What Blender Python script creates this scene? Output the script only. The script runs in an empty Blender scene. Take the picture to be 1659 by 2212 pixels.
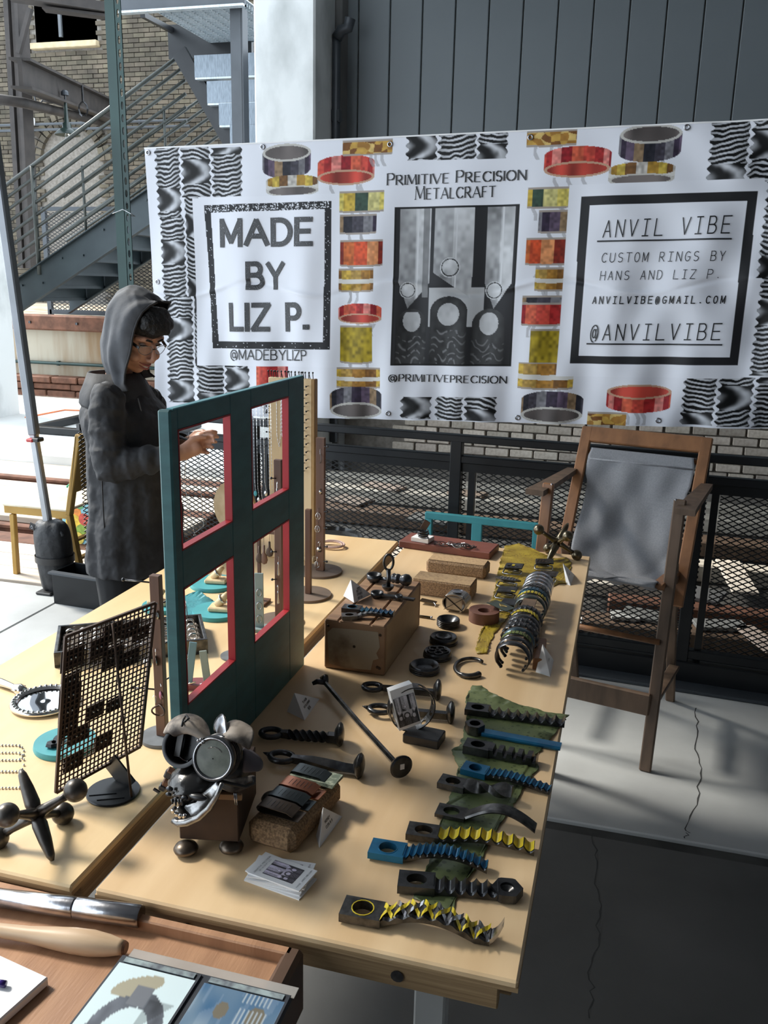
import bpy, bmesh, math, random
import numpy as np
from mathutils import Vector as V, Matrix, Euler, noise
random.seed(7)
R = math.radians
sc = bpy.context.scene
COL = sc.collection
# ------------------------------------------------------------------ camera
F_PX, PITCH, ROLL, YAW, HC = 1905.0, R(14.43), R(1.29), R(15.15), 1.60
_cp, _sp = math.cos(PITCH), math.sin(PITCH)
FW = V((-math.sin(YAW) * _cp, math.cos(YAW) * _cp, -_sp))
_r0 = V((math.cos(YAW), math.sin(YAW), 0)); _u0 = _r0.cross(FW)
RT = _r0 * math.cos(ROLL) + _u0 * math.sin(ROLL)
UP = -_r0 * math.sin(ROLL) + _u0 * math.cos(ROLL)
EYE = V((0, 0, HC))
cd = bpy.data.cameras.new('camera'); cam = bpy.data.objects.new('camera', cd); COL.objects.link(cam)
cam.matrix_world = Matrix(((RT.x, UP.x, -FW.x, 0), (RT.y, UP.y, -FW.y, 0), (RT.z, UP.z, -FW.z, HC), (0, 0, 0, 1)))
cd.sensor_fit = 'VERTICAL'; cd.sensor_height = 24.0; cd.lens = 24.0 * F_PX / 2212.0
cd.clip_start = 0.02; cd.clip_end = 200
sc.camera = cam
# ------------------------------------------------------------------ light
SUN_EL, SUN_AZ = R(43), R(-14)      # sun stands to the left; light travels along +x and a little towards the viewer
sd = bpy.data.lights.new('sun', 'SUN'); sun = bpy.data.objects.new('sun', sd); COL.objects.link(sun)
BLOCKER_X = -4.2  # left edge of the added overhead slab, set so light fades rightwards
sd.energy = 5.0; sd.angle = R(13); sd.color = (1.0, 0.955, 0.87)
_t = V((math.cos(SUN_AZ) * math.cos(SUN_EL), math.sin(SUN_AZ) * math.cos(SUN_EL), -math.sin(SUN_EL)))
sun.rotation_euler = (-_t).to_track_quat('Z', 'Y').to_euler(); sun.location = (-6, 4, 8)
w = bpy.data.worlds.new('sky'); sc.world = w; w.use_nodes = True
bg = w.node_tree.nodes['Background']; bg.inputs[0].default_value = (0.80, 0.90, 1.0, 1); bg.inputs[1].default_value = 3.1
vs = sc.view_settings; vs.view_transform = 'Standard'; vs.look = 'None'; vs.gamma = 1; vs.exposure = 0.18; vs.use_curve_mapping = False

# ------------------------------------------------------------------ helpers
def ray(px, py):
    return RT * ((px - 829.5) / F_PX) - UP * ((py - 1106) / F_PX) + FW
def on(px, py, z=0.75):                       # point on the horizontal plane z
    d = ray(px, py); return EYE + d * ((z - HC) / d.z)
def oy(px, py, y):                            # point on the vertical plane y
    d = ray(px, py); return EYE + d * (y / d.y)
def ox(px, py, x):
    d = ray(px, py); return EYE + d * (x / d.x)

_mats = {}
def M(name, c1, c2=None, rough=.6, metal=0., scale=8., stretch=(1, 1, 1), bump=0., bscale=None, rand=0., detail=5., contrast=(.35, .65), spec=.5, alpha=None, trans=0., coat=0., emit=None, world=False, bdist=.002):
    if name in _mats: return _mats[name]
    m = bpy.data.materials.new(name); m.use_nodes = True; nt = m.node_tree; N = nt.nodes; L = nt.links
    b = N['Principled BSDF']; b.inputs['Roughness'].default_value = rough; b.inputs['Metallic'].default_value = metal
    b.inputs['Specular IOR Level'].default_value = spec
    if trans: b.inputs['Transmission Weight'].default_value = trans
    if coat: b.inputs['Coat Weight'].default_value = coat; b.inputs['Coat Roughness'].default_value = .15
    c2 = c2 or tuple(v * .75 for v in c1)
    tc = N.new('ShaderNodeTexCoord'); mp = N.new('ShaderNodeMapping'); mp.inputs['Scale'].default_value = stretch
    if world:
        g = N.new('ShaderNodeNewGeometry'); L.new(g.outputs['Position'], mp.inputs[0])
    else: L.new(tc.outputs['Object'], mp.inputs[0])
    nz = N.new('ShaderNodeTexNoise'); nz.inputs['Scale'].default_value = scale; nz.inputs['Detail'].default_value = detail; L.new(mp.outputs[0], nz.inputs[0])
    cr = N.new('ShaderNodeValToRGB'); cr.color_ramp.elements[0].position = contrast[0]; cr.color_ramp.elements[1].position = contrast[1]
    cr.color_ramp.elements[0].color = (*c2, 1); cr.color_ramp.elements[1].color = (*c1, 1); L.new(nz.outputs[0], cr.inputs[0])
    out = cr.outputs[0]
    if rand:
        oi = N.new('ShaderNodeObjectInfo'); g2 = N.new('ShaderNodeNewGeometry'); ad = N.new('ShaderNodeMath'); ad.operation = 'ADD'
        L.new(oi.outputs['Random'], ad.inputs[0]); L.new(g2.outputs['Random Per Island'], ad.inputs[1])
        fr = N.new('ShaderNodeMath'); fr.operation = 'FRACT'; L.new(ad.outputs[0], fr.inputs[0])
        mr = N.new('ShaderNodeMapRange'); mr.inputs[3].default_value = 1 - rand; mr.inputs[4].default_value = 1 + rand; L.new(fr.outputs[0], mr.inputs[0])
        hs = N.new('ShaderNodeHueSaturation'); L.new(mr.outputs[0], hs.inputs['Value']); L.new(out, hs.inputs['Color'])
        mr2 = N.new('ShaderNodeMapRange'); mr2.inputs[3].default_value = .5 - rand * .04; mr2.inputs[4].default_value = .5 + rand * .03
        m7 = N.new('ShaderNodeMath'); m7.operation = 'MULTIPLY'; m7.inputs[1].default_value = 7.3; L.new(fr.outputs[0], m7.inputs[0])
        f2 = N.new('ShaderNodeMath'); f2.operation = 'FRACT'; L.new(m7.outputs[0], f2.inputs[0]); L.new(f2.outputs[0], mr2.inputs[0]); L.new(mr2.outputs[0], hs.inputs['Hue'])
        out = hs.outputs[0]
    L.new(out, b.inputs['Base Color'])
    if bump:
        n2 = N.new('ShaderNodeTexNoise'); n2.inputs['Scale'].default_value = bscale or scale * 4; n2.inputs['Detail'].default_value = 6; L.new(mp.outputs[0], n2.inputs[0])
        bp = N.new('ShaderNodeBump'); bp.inputs['Strength'].default_value = bump; bp.inputs['Distance'].default_value = bdist; L.new(n2.outputs[0], bp.inputs['Height']); L.new(bp.outputs[0], b.inputs['Normal'])
    if alpha is not None: b.inputs['Alpha'].default_value = alpha
    _mats[name] = m; return m
def vcol_mat(name, rough=.5, spec=.5, coat=0.):
    m = bpy.data.materials.new(name); m.use_nodes = True; nt = m.node_tree
    a = nt.nodes.new('ShaderNodeVertexColor'); a.layer_name = 'print'; b = nt.nodes['Principled BSDF']
    b.inputs['Roughness'].default_value = rough; b.inputs['Specular IOR Level'].default_value = spec
    nt.links.new(a.outputs[0], b.inputs['Base Color']); return m

ply = M('birch_plywood', (.78, .585, .335), (.66, .46, .24), .42, scale=2.2, stretch=(6, .7, 1), bump=.08, bscale=30, contrast=(.3, .75))
plyR = M('birch_plywood_pale', (.77, .565, .335), (.62, .42, .225), .42, scale=2.2, stretch=(6, .7, 1), bump=.08, bscale=30, contrast=(.3, .75))
plyedge = M('plywood_edge', (.36, .24, .12), (.24, .15, .07), .6, scale=4, stretch=(2, 2, 60))
pine = M('pine_wood', (.74, .56, .33), (.60, .42, .22), .5, scale=3, stretch=(8, 8, .6))
walnut = M('dark_walnut', (.16, .075, .04), (.09, .04, .025), .45, scale=4, stretch=(8, 8, .8))
chairwood = M('chestnut_chair_wood', (.30, .135, .055), (.19, .085, .035), .4, scale=4, stretch=(5, 5, 1), bump=.05)
oldwood = M('weathered_brown_wood', (.15, .095, .06), (.085, .055, .035), .6, scale=5, stretch=(5, 5, 1), bump=.15)
iron = M('blackened_iron', (.085, .087, .09), (.035, .036, .04), .3, .85, 40, bump=.25, bscale=60)
iron2 = M('dark_worked_steel', (.13, .125, .12), (.05, .05, .05), .3, .9, 60, bump=.3, bscale=80)
steel = M('bright_steel', (.55, .55, .57), (.35, .35, .37), .22, 1., 30, bump=.1)
silver = M('polished_silver', (.75, .74, .72), (.55, .54, .52), .14, 1., 20)
bronze = M('bronze', (.20, .165, .11), (.11, .09, .06), .28, .95, 25, bump=.15, bscale=60)
castiron = M('cast_iron', (.11, .10, .09), (.06, .055, .05), .38, .85, 30, bump=.3, bscale=50)
rusty = M('rusted_sheet_steel', (.085, .052, .035), (.05, .032, .024), .55, .5, 12, bump=.2)
blackm = M('black_painted_steel', (.014, .016, .018), (.009, .01, .012), .35, .3, 6)
black = M('black_plastic', (.012, .012, .013), None, .35)
teal = M('teal_paint', (.038, .135, .14), (.025, .095, .10), .5, scale=5, stretch=(2, 2, 6), bump=.15, bscale=25)
tealb = M('bright_teal_paint', (.06, .33, .36), (.045, .26, .29), .5, scale=9, bump=.1)
red = M('red_paint', (.44, .022, .03), (.32, .014, .02), .45, scale=9)
white = M('white_card', (.86, .85, .84), (.80, .79, .78), .6)
cork = M('cork', (.36, .22, .11), (.17, .10, .05), .85, scale=260, bump=1., bscale=320, contrast=(.38, .62))
corkt = M('pale_cork', (.47, .31, .16), (.34, .21, .11), .85, scale=140, bump=.5, bscale=260, contrast=(.35, .55))
leafg = M('green_fish_leather', (.135, .165, .065), (.08, .105, .04), .5, scale=18, bump=.35, bscale=60)
must = M('mustard_fish_leather', (.40, .29, .03), (.27, .18, .02), .42, scale=18, bump=.35, bscale=60)
brownl = M('brown_leather', (.19, .085, .06), (.14, .06, .04), .5, scale=30, bump=.1)
blackl = M('black_leather', (.028, .026, .025), (.018, .017, .017), .42, scale=30, bump=.15)
yel = M('yellow_enamel', (.66, .52, .03), (.50, .38, .02), .3, .2, 40)
blu = M('blue_enamel', (.02, .17, .32), (.015, .10, .20), .28, .5, 30)
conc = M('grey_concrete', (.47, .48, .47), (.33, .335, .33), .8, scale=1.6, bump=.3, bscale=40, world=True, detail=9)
concD = M('shaded_floor_concrete', (.115, .113, .108), (.065, .064, .062), .8, scale=1.4, bump=.3, bscale=40, world=True, detail=9)  # same floor concrete, darkened to stand for the shade near the tables
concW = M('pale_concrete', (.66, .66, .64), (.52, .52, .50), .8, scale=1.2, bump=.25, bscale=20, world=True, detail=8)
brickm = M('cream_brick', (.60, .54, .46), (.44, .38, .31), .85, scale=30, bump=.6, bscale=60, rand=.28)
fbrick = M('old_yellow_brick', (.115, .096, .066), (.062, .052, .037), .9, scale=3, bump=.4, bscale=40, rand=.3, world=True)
mortar = M('mortar', (.22, .20, .175), (.14, .125, .105), .9, scale=20, bump=.5)
block = M('grey_block', (.115, .115, .11), (.085, .085, .082), .9, scale=3, bump=.3, rand=.12, world=True)
siding = M('slate_siding', (.135, .155, .165), (.125, .145, .155), .45, scale=2)
greysteel = M('grey_painted_steel', (.062, .07, .08), (.045, .052, .06), .45, .2, 3, bump=.1, world=True)
greensteel = M('green_painted_steel', (.014, .048, .042), (.009, .03, .027), .35, .2, 3, bump=.1, world=True)
stairm = M('blue_grey_stair_steel', (.032, .045, .05), (.022, .032, .037), .45, .3, 3, world=True)
railm = M('grey_green_pipe', (.065, .072, .066), (.04, .046, .043), .38, .4, 6, world=True)
beamm = M('old_dark_beam', (.05, .042, .038), (.03, .026, .024), .7, .2, 5, bump=.3, world=True)
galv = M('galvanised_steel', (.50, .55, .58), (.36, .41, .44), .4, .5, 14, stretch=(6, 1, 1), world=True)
deckw = M('sun_bleached_planks', (.70, .62, .52), (.42, .34, .26), .8, scale=2.2, stretch=(1, 12, 12), bump=.5, bscale=6, rand=.12, world=True, contrast=(.25, .6))
rustrail = M('rusted_rail', (.20, .09, .055), (.11, .05, .03), .7, .4, 10, bump=.3, world=True)
stained = M('rust_stained_concrete', (.42, .38, .30), (.27, .18, .10), .85, scale=1.6, stretch=(3, 3, .35), bump=.3, bscale=10, world=True, contrast=(.36, .62), detail=9)
gravel = M('dark_track_bed', (.075, .07, .062), (.022, .021, .019), .95, scale=9, bump=1., bscale=30, world=True, bdist=.02)
fabric = M('grey_canvas', (.27, .272, .285), (.225, .228, .24), .85, scale=200, bump=.2, bscale=400)
coatm = M('charcoal_cotton_coat', (.034, .034, .037), (.022, .022, .024), .75, scale=14, bump=.5, bscale=22, bdist=.006)
sleevem = coatm
skin = M('skin', (.60, .33, .23), (.52, .27, .18), .45, scale=20, spec=.4)
hairm = M('dark_hair', (.012, .010, .009), (.006, .005, .005), .6, scale=60, bump=1, bscale=90, bdist=.01)
pants = M('black_trousers', (.012, .012, .013), None, .8)
glass = M('clear_glass', (.9, .93, .93), (.9, .93, .93), .03, trans=1.0)

class MB:
    def __init__(s): s.v = []; s.f = []; s.M = None
    def add(s, vs_, fs):
        k = len(s.v)
        for p in vs_:
            p = V(p); s.v.append(tuple(s.M @ p) if s.M else tuple(p))
        s.f += [tuple(i + k for i in f) for f in fs]; return s
    def box(s, c, d, rot=None, b=0.):
        hx, hy, hz = d[0] / 2, d[1] / 2, d[2] / 2
        if b:
            b = min(b, hx * .9, hy * .9, hz * .9)
            P = []; idx = {}
            for sx in (-1, 1):
                for sy in (-1, 1):
                    for sz in (-1, 1):
                        for a in range(3):
                            p = [sx * hx, sy * hy, sz * hz]
                            for q in range(3):
                                if q != a: p[q] -= (sx, sy, sz)[q] * b
                            idx[(sx, sy, sz, a)] = len(P); P.append(p)
            Fs = []
            for a in range(3):
                o = [q for q in range(3) if q != a]
                for sg in (-1, 1):
                    l = []
                    for (u, v) in ((-1, -1), (1, -1), (1, 1), (-1, 1)):
                        t = [0, 0, 0]; t[a] = sg; t[o[0]] = u; t[o[1]] = v; l.append(idx[(*t, a)])
                    if (sg > 0) == (a == 1): l = l[::-1]
                    Fs.append(l)
                for u in (-1, 1):
                    for v in (-1, 1):
                        t0 = [0, 0, 0]; t0[a] = -1; t0[o[0]] = u; t0[o[1]] = v
                        t1 = list(t0); t1[a] = 1
                        l = [idx[(*t0, o[0])], idx[(*t1, o[0])], idx[(*t1, o[1])], idx[(*t0, o[1])]]
                        if (u * v > 0) == (a != 1): l = l[::-1]
                        Fs.append(l)
            for sx in (-1, 1):
                for sy in (-1, 1):
                    for sz in (-1, 1):
                        l = [idx[(sx, sy, sz, a)] for a in range(3)]
                        if sx * sy * sz < 0: l = l[::-1]
                        Fs.append(l)
        else:
            P = [(x, y, z) for x in (-hx, hx) for y in (-hy, hy) for z in (-hz, hz)]
            Fs = [(0, 1, 3, 2), (4, 6, 7, 5), (0, 4, 5, 1), (2, 3, 7, 6), (0, 2, 6, 4), (1, 5, 7, 3)]
        Q = rot.to_matrix() if isinstance(rot, Euler) else rot
        c = V(c); return s.add([(c + (Q @ V(p) if Q else V(p))) for p in P], Fs)
    def bar(s, a, b, wd, th, up=(0, 0, 1), bev=0.):
        a = V(a); b = V(b); d = b - a; z = d.normalized(); x = V(up).cross(z)
        if x.length < 1e-4: x = V((1, 0, 0)).cross(z)
        x.normalize(); y = z.cross(x)
        return s.box((a + b) / 2, (wd, th, d.length), Matrix((x, y, z)).transposed(), bev)
    def tube(s, pts, r, n=8, closed=False, caps=True, up=None, sx=1., twist=0.):
        pts = [V(p) for p in pts]; m = len(pts); rs = r if hasattr(r, '__len__') else [r] * m
        rings = []; prev = None
        for i, p in enumerate(pts):
            a = pts[(i - 1) % m] if (closed or i > 0) else p; b = pts[(i + 1) % m] if (closed or i < m - 1) else p
            t = (b - a).normalized()
            if prev is None:
                u = V(up) if up else (V((0, 0, 1)) if abs(t.z) < .9 else V((1, 0, 0)))
                x = u.cross(t).normalized()
            else:
                x = (prev - t * prev.dot(t)).normalized()
            prev = x; y = t.cross(x)
            rings.append([p + (x * math.cos(6.28318 * k / n + twist * i) * sx + y * math.sin(6.28318 * k / n + twist * i)) * rs[i] for k in range(n)])
        return s.loft(rings, closed, caps)
    def loft(s, rings, closed=False, caps=True, ringclosed=True):
        n = len(rings[0]); m = len(rings); P = [p for r_ in rings for p in r_]; Fs = []
        for i in range(m if closed else m - 1):
            j = (i + 1) % m
            for k in range(n if ringclosed else n - 1):
                l = (k + 1) % n; Fs.append((i * n + k, i * n + l, j * n + l, j * n + k))
        if caps and not closed and ringclosed: Fs.append(tuple(range(n))[::-1]); Fs.append(tuple((m - 1) * n + k for k in range(n)))
        return s.add(P, Fs)
    def lathe(s, prof, n=24, c=(0, 0, 0), caps=True):
        c = V(c); return s.loft([[c + V((r * math.cos(6.28318 * k / n), r * math.sin(6.28318 * k / n), z)) for k in range(n)] for r, z in prof], False, caps)
    def ball(s, c, r, nu=16, nv=10, rot=None):
        r = V(r) if hasattr(r, '__len__') else V((r, r, r)); c = V(c); P = []; rings = []
        for i in range(1, nv):
            a = math.pi * i / nv
            rings.append([V((math.sin(a) * math.cos(6.28318 * k / nu) * r.x, math.sin(a) * math.sin(6.28318 * k / nu) * r.y, -math.cos(a) * r.z)) for k in range(nu)])
        P = [p for q in rings for p in q] + [V((0, 0, -r.z)), V((0, 0, r.z))]
        if rot: P = [rot @ p for p in P]
        Fs = []; m = nv - 1
        for i in range(m - 1):
            for k in range(nu):
                l = (k + 1) % nu; Fs.append((i * nu + k, i * nu + l, (i + 1) * nu + l, (i + 1) * nu + k))
        for k in range(nu):
            l = (k + 1) % nu; Fs.append((m * nu, l, k)); Fs.append((m * nu + 1, (m - 1) * nu + k, (m - 1) * nu + l))
        return s.add([p + c for p in P], Fs)
    def prism(s, poly, z0, z1, M_=None):
        n = len(poly); P = [V((x, y, z0)) for x, y in poly] + [V((x, y, z1)) for x, y in poly]
        if M_: P = [M_ @ p for p in P]
        a = sum(poly[i][0] * poly[(i + 1) % n][1] - poly[(i + 1) % n][0] * poly[i][1] for i in range(n))
        Fs = [tuple(range(n))[::-1], tuple(range(n, 2 * n))] + [(i, (i + 1) % n, n + (i + 1) % n, n + i) for i in range(n)]
        if (a < 0) != ((z1 - z0) < 0): Fs = [f[::-1] for f in Fs]
        return s.add(P, Fs)
    def holed(s, outer, inner, z0, z1, M_=None):
        # plate with a hole: outer and inner lists of the same length
        n = len(outer); P = [V((x, y, z)) for z in (z0, z1) for L_ in (outer, inner) for x, y in L_]
        if M_: P = [M_ @ p for p in P]
        Fs = []
        for i in range(n):
            j = (i + 1) % n; o0, i0, o1, i1 = i, n + i, 2 * n + i, 3 * n + i; p0, q0, p1, q1 = j, n + j, 2 * n + j, 3 * n + j
            Fs += [(o1, p1, q1, i1), (p0, o0, i0, q0), (o0, p0, p1, o1), (q0, i0, i1, q1)]
        return s.add(P, Fs)
    def build(s, name, mat, parent=None, smooth=False, label=None, kind=None):
        me = bpy.data.meshes.new(name); me.from_pydata(s.v, [], s.f); me.validate(); me.materials.append(mat)
        if smooth: me.polygons.foreach_set('use_smooth', [True] * len(me.polygons)); 
        if 8 < len(me.polygons) < 6000:
            bm_ = bmesh.new(); bm_.from_mesh(me); bmesh.ops.recalc_face_normals(bm_, faces=bm_.faces); bm_.to_mesh(me); bm_.free()
        me.update()
        o = bpy.data.objects.new(name, me); COL.objects.link(o)
        if smooth == 'auto':
            me.set_sharp_from_angle(angle=R(40))
        if parent: o.parent = parent
        if label: o['label'] = label
        if kind: o['kind'] = kind
        return o
def thing(name, label, cat, loc=(0, 0, 0), rz=0., group=None, rot=None):
    o = bpy.data.objects.new(name, None); COL.objects.link(o); o.location = loc
    o.rotation_euler = rot if rot else (0, 0, rz); o.empty_display_size = .05
    return tag(o, label, cat, group)
def tag(o, label, cat, group=None):
    o['label'] = label; o['category'] = cat
    if group: o['group'] = group
    return o
def struct(o): o['kind'] = 'structure'; return o
def part(name, mesh, parent, loc=(0, 0, 0), rot=(0, 0, 0), scale=None):
    o = bpy.data.objects.new(name, mesh); COL.objects.link(o); o.parent = parent; o.location = loc; o.rotation_euler = rot
    if scale: o.scale = scale
    return o
def BX(name, mat, parent, c, d, rot=None, b=0., label=None):
    return MB().box(c, d, rot, b).build(name, mat, parent, label=label)
def copy_tree(o, parent=None):
    c = o.copy(); COL.objects.link(c)
    if parent: c.parent = parent
    for ch in list(o.children): copy_tree(ch, c)
    return c
Rz = lambda a: Matrix.Rotation(a, 3, 'Z')
def circ(n, r, cx=0., cy=0., ph=0.): return [(cx + r * math.cos(6.28318 * k / n + ph), cy + r * math.sin(6.28318 * k / n + ph)) for k in range(n)]
def rect_ring(n, x0, x1, y0, y1, cx, cy):    # n points around a rectangle, matched in angle to a circle at (cx,cy)
    out = []
    for k in range(n):
        a = 6.28318 * k / n; dx, dy = math.cos(a), math.sin(a)
        t = min([((x1 if dx > 0 else x0) - cx) / dx if abs(dx) > 1e-6 else 1e9, ((y1 if dy > 0 else y0) - cy) / dy if abs(dy) > 1e-6 else 1e9])
        out.append((cx + dx * t, cy + dy * t))
    for c in ((x0, y0), (x1, y0), (x1, y1), (x0, y1)):
        k = min(range(n), key=lambda i: (out[i][0] - c[0]) ** 2 + (out[i][1] - c[1]) ** 2); out[k] = c
    return out
# ------------------------------------------------------------------ large structure: floors, added light-blocking roof, far ground
def slab(name, x0, x1, y0, y1, z0, z1, mat, b=.006):
    return struct(BX(name, mat, None, ((x0 + x1) / 2, (y0 + y1) / 2, (z0 + z1) / 2), (x1 - x0, y1 - y0, z1 - z0), b=b))
floor = slab('floor', -2.7, 4.5, 2.492, 3.86, -.25, 0, conc, .004)
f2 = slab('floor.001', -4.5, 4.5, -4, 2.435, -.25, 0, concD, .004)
f3 = slab('floor.002', -4.5, -2.708, 2.492, 3.83, -.25, 0, conc, .004)
slab('floor.003', -4.5, 4.5, 2.43, 2.5, -.25, -.014, M('joint_filler', (.07, .07, .066), (.03, .03, .028), .9, scale=6, world=True), 0)
crackm = M('crack_dark', (.05, .05, .048), None, .95)
def crack(pts, wd=.004):
    mb = MB(); random.seed(3); P = []
    for a, b in zip(pts, pts[1:]):
        for k in range(8):
            t = k / 8; P.append((a[0] + (b[0] - a[0]) * t + random.gauss(0, .005), a[1] + (b[1] - a[1]) * t + random.gauss(0, .003)))
    L_ = [(x - wd * random.uniform(.2, .9), y, .0004) for x, y in P]; R_ = [(x + wd * random.uniform(.2, .9), y, .0004) for x, y in P]
    n = len(P); mb.add(L_ + R_, [(i, i + 1, n + i + 1, n + i) for i in range(n - 1)]); return mb.build('crack', crackm, floor)
crack([on(1503, 1530, 0)[:2], on(1505, 1610, 0)[:2], on(1518, 1690, 0)[:2], on(1486, 1790, 0)[:2], on(1476, 1812, 0)[:2]])
crack([on(1280, 1800, 0)[:2], on(1290, 1900, 0)[:2], on(1300, 1990, 0)[:2], on(1278, 2100, 0)[:2], on(1270, 2212, 0)[:2]], .003)
# added out of view: roof and walls that leave light only from the left
blockerm = M('light_blocker', (.16, .16, .165), None, .9)
struct(BX('ceiling_blocker', blockerm, None, ((6.3 + BLOCKER_X) / 2, .8, 4.7), (6.3 - BLOCKER_X, 10.2, .3))); struct(BX('ceiling_blocker', blockerm, None, (2.0, 7.4, 4.7), (8.6, 3.0, .3)))
struct(BX('wall_blocker_right', blockerm, None, (5.2, 2, 2.3), (.3, 12, 4.7)))
struct(BX('wall_blocker_near', blockerm, None, (1.0, -4.2, 2.3), (8, .3, 4.7)))

# wall at the back of the bay: brick base, slate siding above
WY = 7.7
wb = struct(BX('wall_back', mortar, None, (.95, WY + .26, 2.3), (7.7, .2, 5.0)))
bme = MB().box((0, 0, 0), (.205, .06, .066), b=.006).build('brick', brickm, wb); bm0 = bme.data
bme.location = (-1.95, WY + .15, .01)
random.seed(5)
for j in range(14):
    for i in range(20):
        if i == 0 and j == 0: continue
        part('brick', bm0, wb, (-1.95 + i * .218 + (.109 if j % 2 else 0), WY + .15 + random.uniform(-.006, .006), .01 + j * .0765), (0, 0, random.uniform(-.01, .01)), (random.uniform(.93, 1.02), 1, random.uniform(.94, 1.02)))
pan = MB().box((0, 0, 0), (.268, .03, 3.7), b=.006).build('panel', siding, wb); pan.location = (-2.576, WY + .145, 3.02)
for i in range(1, 20): part('panel', pan.data, wb, (-2.576 + i * .276, WY + .145, 3.02))
BX('panel_batten', siding, wb, (0.2, WY + .135, 1.1), (5.6, .05, .14))
for i in range(1, 0): pass

# concrete column with conduit
cm = M('cast_concrete_column', (.70, .72, .71), (.40, .42, .41), .8, scale=1.7, stretch=(1, 1, .6), bump=.35, bscale=24, world=True, contrast=(.34, .52), detail=10)
cx0, cx1 = oy(549, 200, 7.15).x, oy(680, 200, 7.15).x
col = struct(BX('wall_column', cm, None, ((cx0 + cx1) / 2, 7.4, 2.2), (cx1 - cx0, .5, 5.0), b=.015))
BX('rear_pier', M('shaded_column_concrete', (.16, .16, .155), (.11, .11, .108), .85, scale=2), wb, (cx1 - .12, 7.78, 2.2), (.34, .22, 5.0), b=.01)  # pier colour darkened to stand for the column's shaded right side
col['label'] = 'pale concrete column behind the banner, stained near its foot'
t = thing('conduit_pipe', 'dark grey conduit with a curved elbow running down beside the concrete column', 'pipe', (cx1 + .13, 7.58, 0))
p0 = oy(727, 80, 7.58); BZ = p0.z
MB().tube([(p0.x - t.location.x, 0, .2), (p0.x - t.location.x, 0, BZ)], .035, 10).build('pipe', greysteel, t, True)
MB().tube([(p0.x - t.location.x, 0, BZ - .01), (p0.x - t.location.x + .04, 0, BZ + .05), (p0.x - t.location.x + .1, -.01, BZ + .06), (p0.x - t.location.x + .12, -.01, BZ + .13)], .045, 10).build('elbow', greysteel, t, True)
BX('back_box', greysteel, t, (p0.x - t.location.x, .0, BZ - .6), (.09, .06, .1), b=.01)

# left concrete column on the slab
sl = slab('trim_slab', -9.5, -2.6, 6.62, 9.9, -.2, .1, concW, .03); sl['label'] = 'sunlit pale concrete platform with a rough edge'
c2 = struct(BX('wall_column', cm, None, (oy(47, 918, 8.51).x - .36, 8.2, 2.5), (.72, .62, 4.9), b=.02))
# deck planks along x, y 3.9 .. 6.6
gb = slab('floor_deck', -9.5, -2.72, 3.84, 6.6, -.3, -.045, rustrail, 0)
random.seed(11); y = 3.86; k = 0; pm = None
while y < 6.55:
    wd = random.choice((.19, .21, .17)); x = -9.2 - random.random() * .8
    while x < -2.75:
        ln = min(random.uniform(2.2, 3.4), -2.73 - x)
        if ln > .3:
            if abs(y - 4.72) > .12 and abs(y - 5.95) > .12:
                o = BX('plank', deckw if k % 7 != 4 else rustrail, gb, (x + ln / 2, y + wd / 2, -.022 + random.uniform(-.003, .004)), (ln - .008, wd - .012, .045), b=.004)
        x += ln; k += 1
    y += wd
for yy in (4.76, 6.02):
    r_ = thing('rail_track', 'rusted steel rail sunk between the bleached planks, %s' % ('nearer one' if yy < 5 else 'farther one'), 'rail', (-6, yy, -.05))
    MB().box((0, 0, 0), (6.6, .09, .02)).box((0, 0, .03), (6.6, .03, .05)).box((0, 0, .06), (6.6, .06, .03), b=.006).build('rail', rustrail, r_)
# yard beyond the fence
yard = slab('floor_yard', -2.7, 5, 3.9, 7.75, -.5, -.12, gravel, 0)
random.seed(21)
for i, (yy, wd, x0, x1, mt) in enumerate([(7.15, .20, -2.6, 3, deckw), (6.75, .16, -2.6, 3, deckw), (6.1, .2, -2.5, 1.5, oldwood), (5.5, .14, -.5, 4, deckw), (5.1, .2, -2.4, .4, deckw), (4.7, .12, .0, 4, rustrail), (4.35, .16, -2.2, 3.4, oldwood)]):
    if i in (0, 1, 3): mt = M('pale_timber', (.62, .57, .48), (.42, .37, .30), .8, scale=3, stretch=(1, 9, 9), world=True)
    tag(BX('timber', mt, None, ((x0 + x1) / 2, yy, -.06), (x1 - x0, wd, .11), Rz(random.uniform(-.03, .01)), b=.01),
        ['pale timber lying along the foot of the brick wall beyond the fence', 'second pale timber out from the brick wall', 'brown timber in the middle of the yard beyond the fence', 'pale timber lying behind the canvas chair', 'short pale timber lying behind the teal chair back', 'rust red timber low behind the canvas chair', 'brown timber lying just behind the fence'][i], 'timber')
TIM = [(7.15, .30, -2.6, 3), (6.75, .26, -2.6, 3), (6.1, .3, -2.5, 1.5), (5.5, .24, -.5, 4), (5.1, .3, -2.4, .4), (4.7, .22, .0, 4), (4.35, .26, -2.2, 3.4)]
spots = [(1295, 1255, .22, .14, (.55, .50, .42)), (1235, 1340, .10, .08, (.78, .78, .76)), (1305, 1385, .2, .08, (.55, .38, .33)), (1360, 1240, .2, .1, (.18, .2, .22)), (1440, 1215, .22, .3, (.6, .54, .44)), (1590, 1245, .14, .6, (.62, .55, .46)), (1500, 1280, .3, .2, (.1, .1, .1)), (1555, 1350, .25, .12, (.2, .2, .19)), (1400, 1330, .25, .14, (.16, .16, .15)), (1010, 1065, .3, .15, (.4, .3, .22)), (830, 1050, .35, .15, (.45, .35, .28)), (1640, 1380, .1, .3, (.45, .36, .3)), (1250, 1210, .3, .1, (.35, .36, .36)), (1265, 1385, .09, .09, (.74, .76, .73)), (1350, 1330, .14, .1, (.4, .4, .38)), (760, 1080, .3, .2, (.25, .2, .16)), (930, 1120, .3, .2, (.13, .13, .12))]
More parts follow.
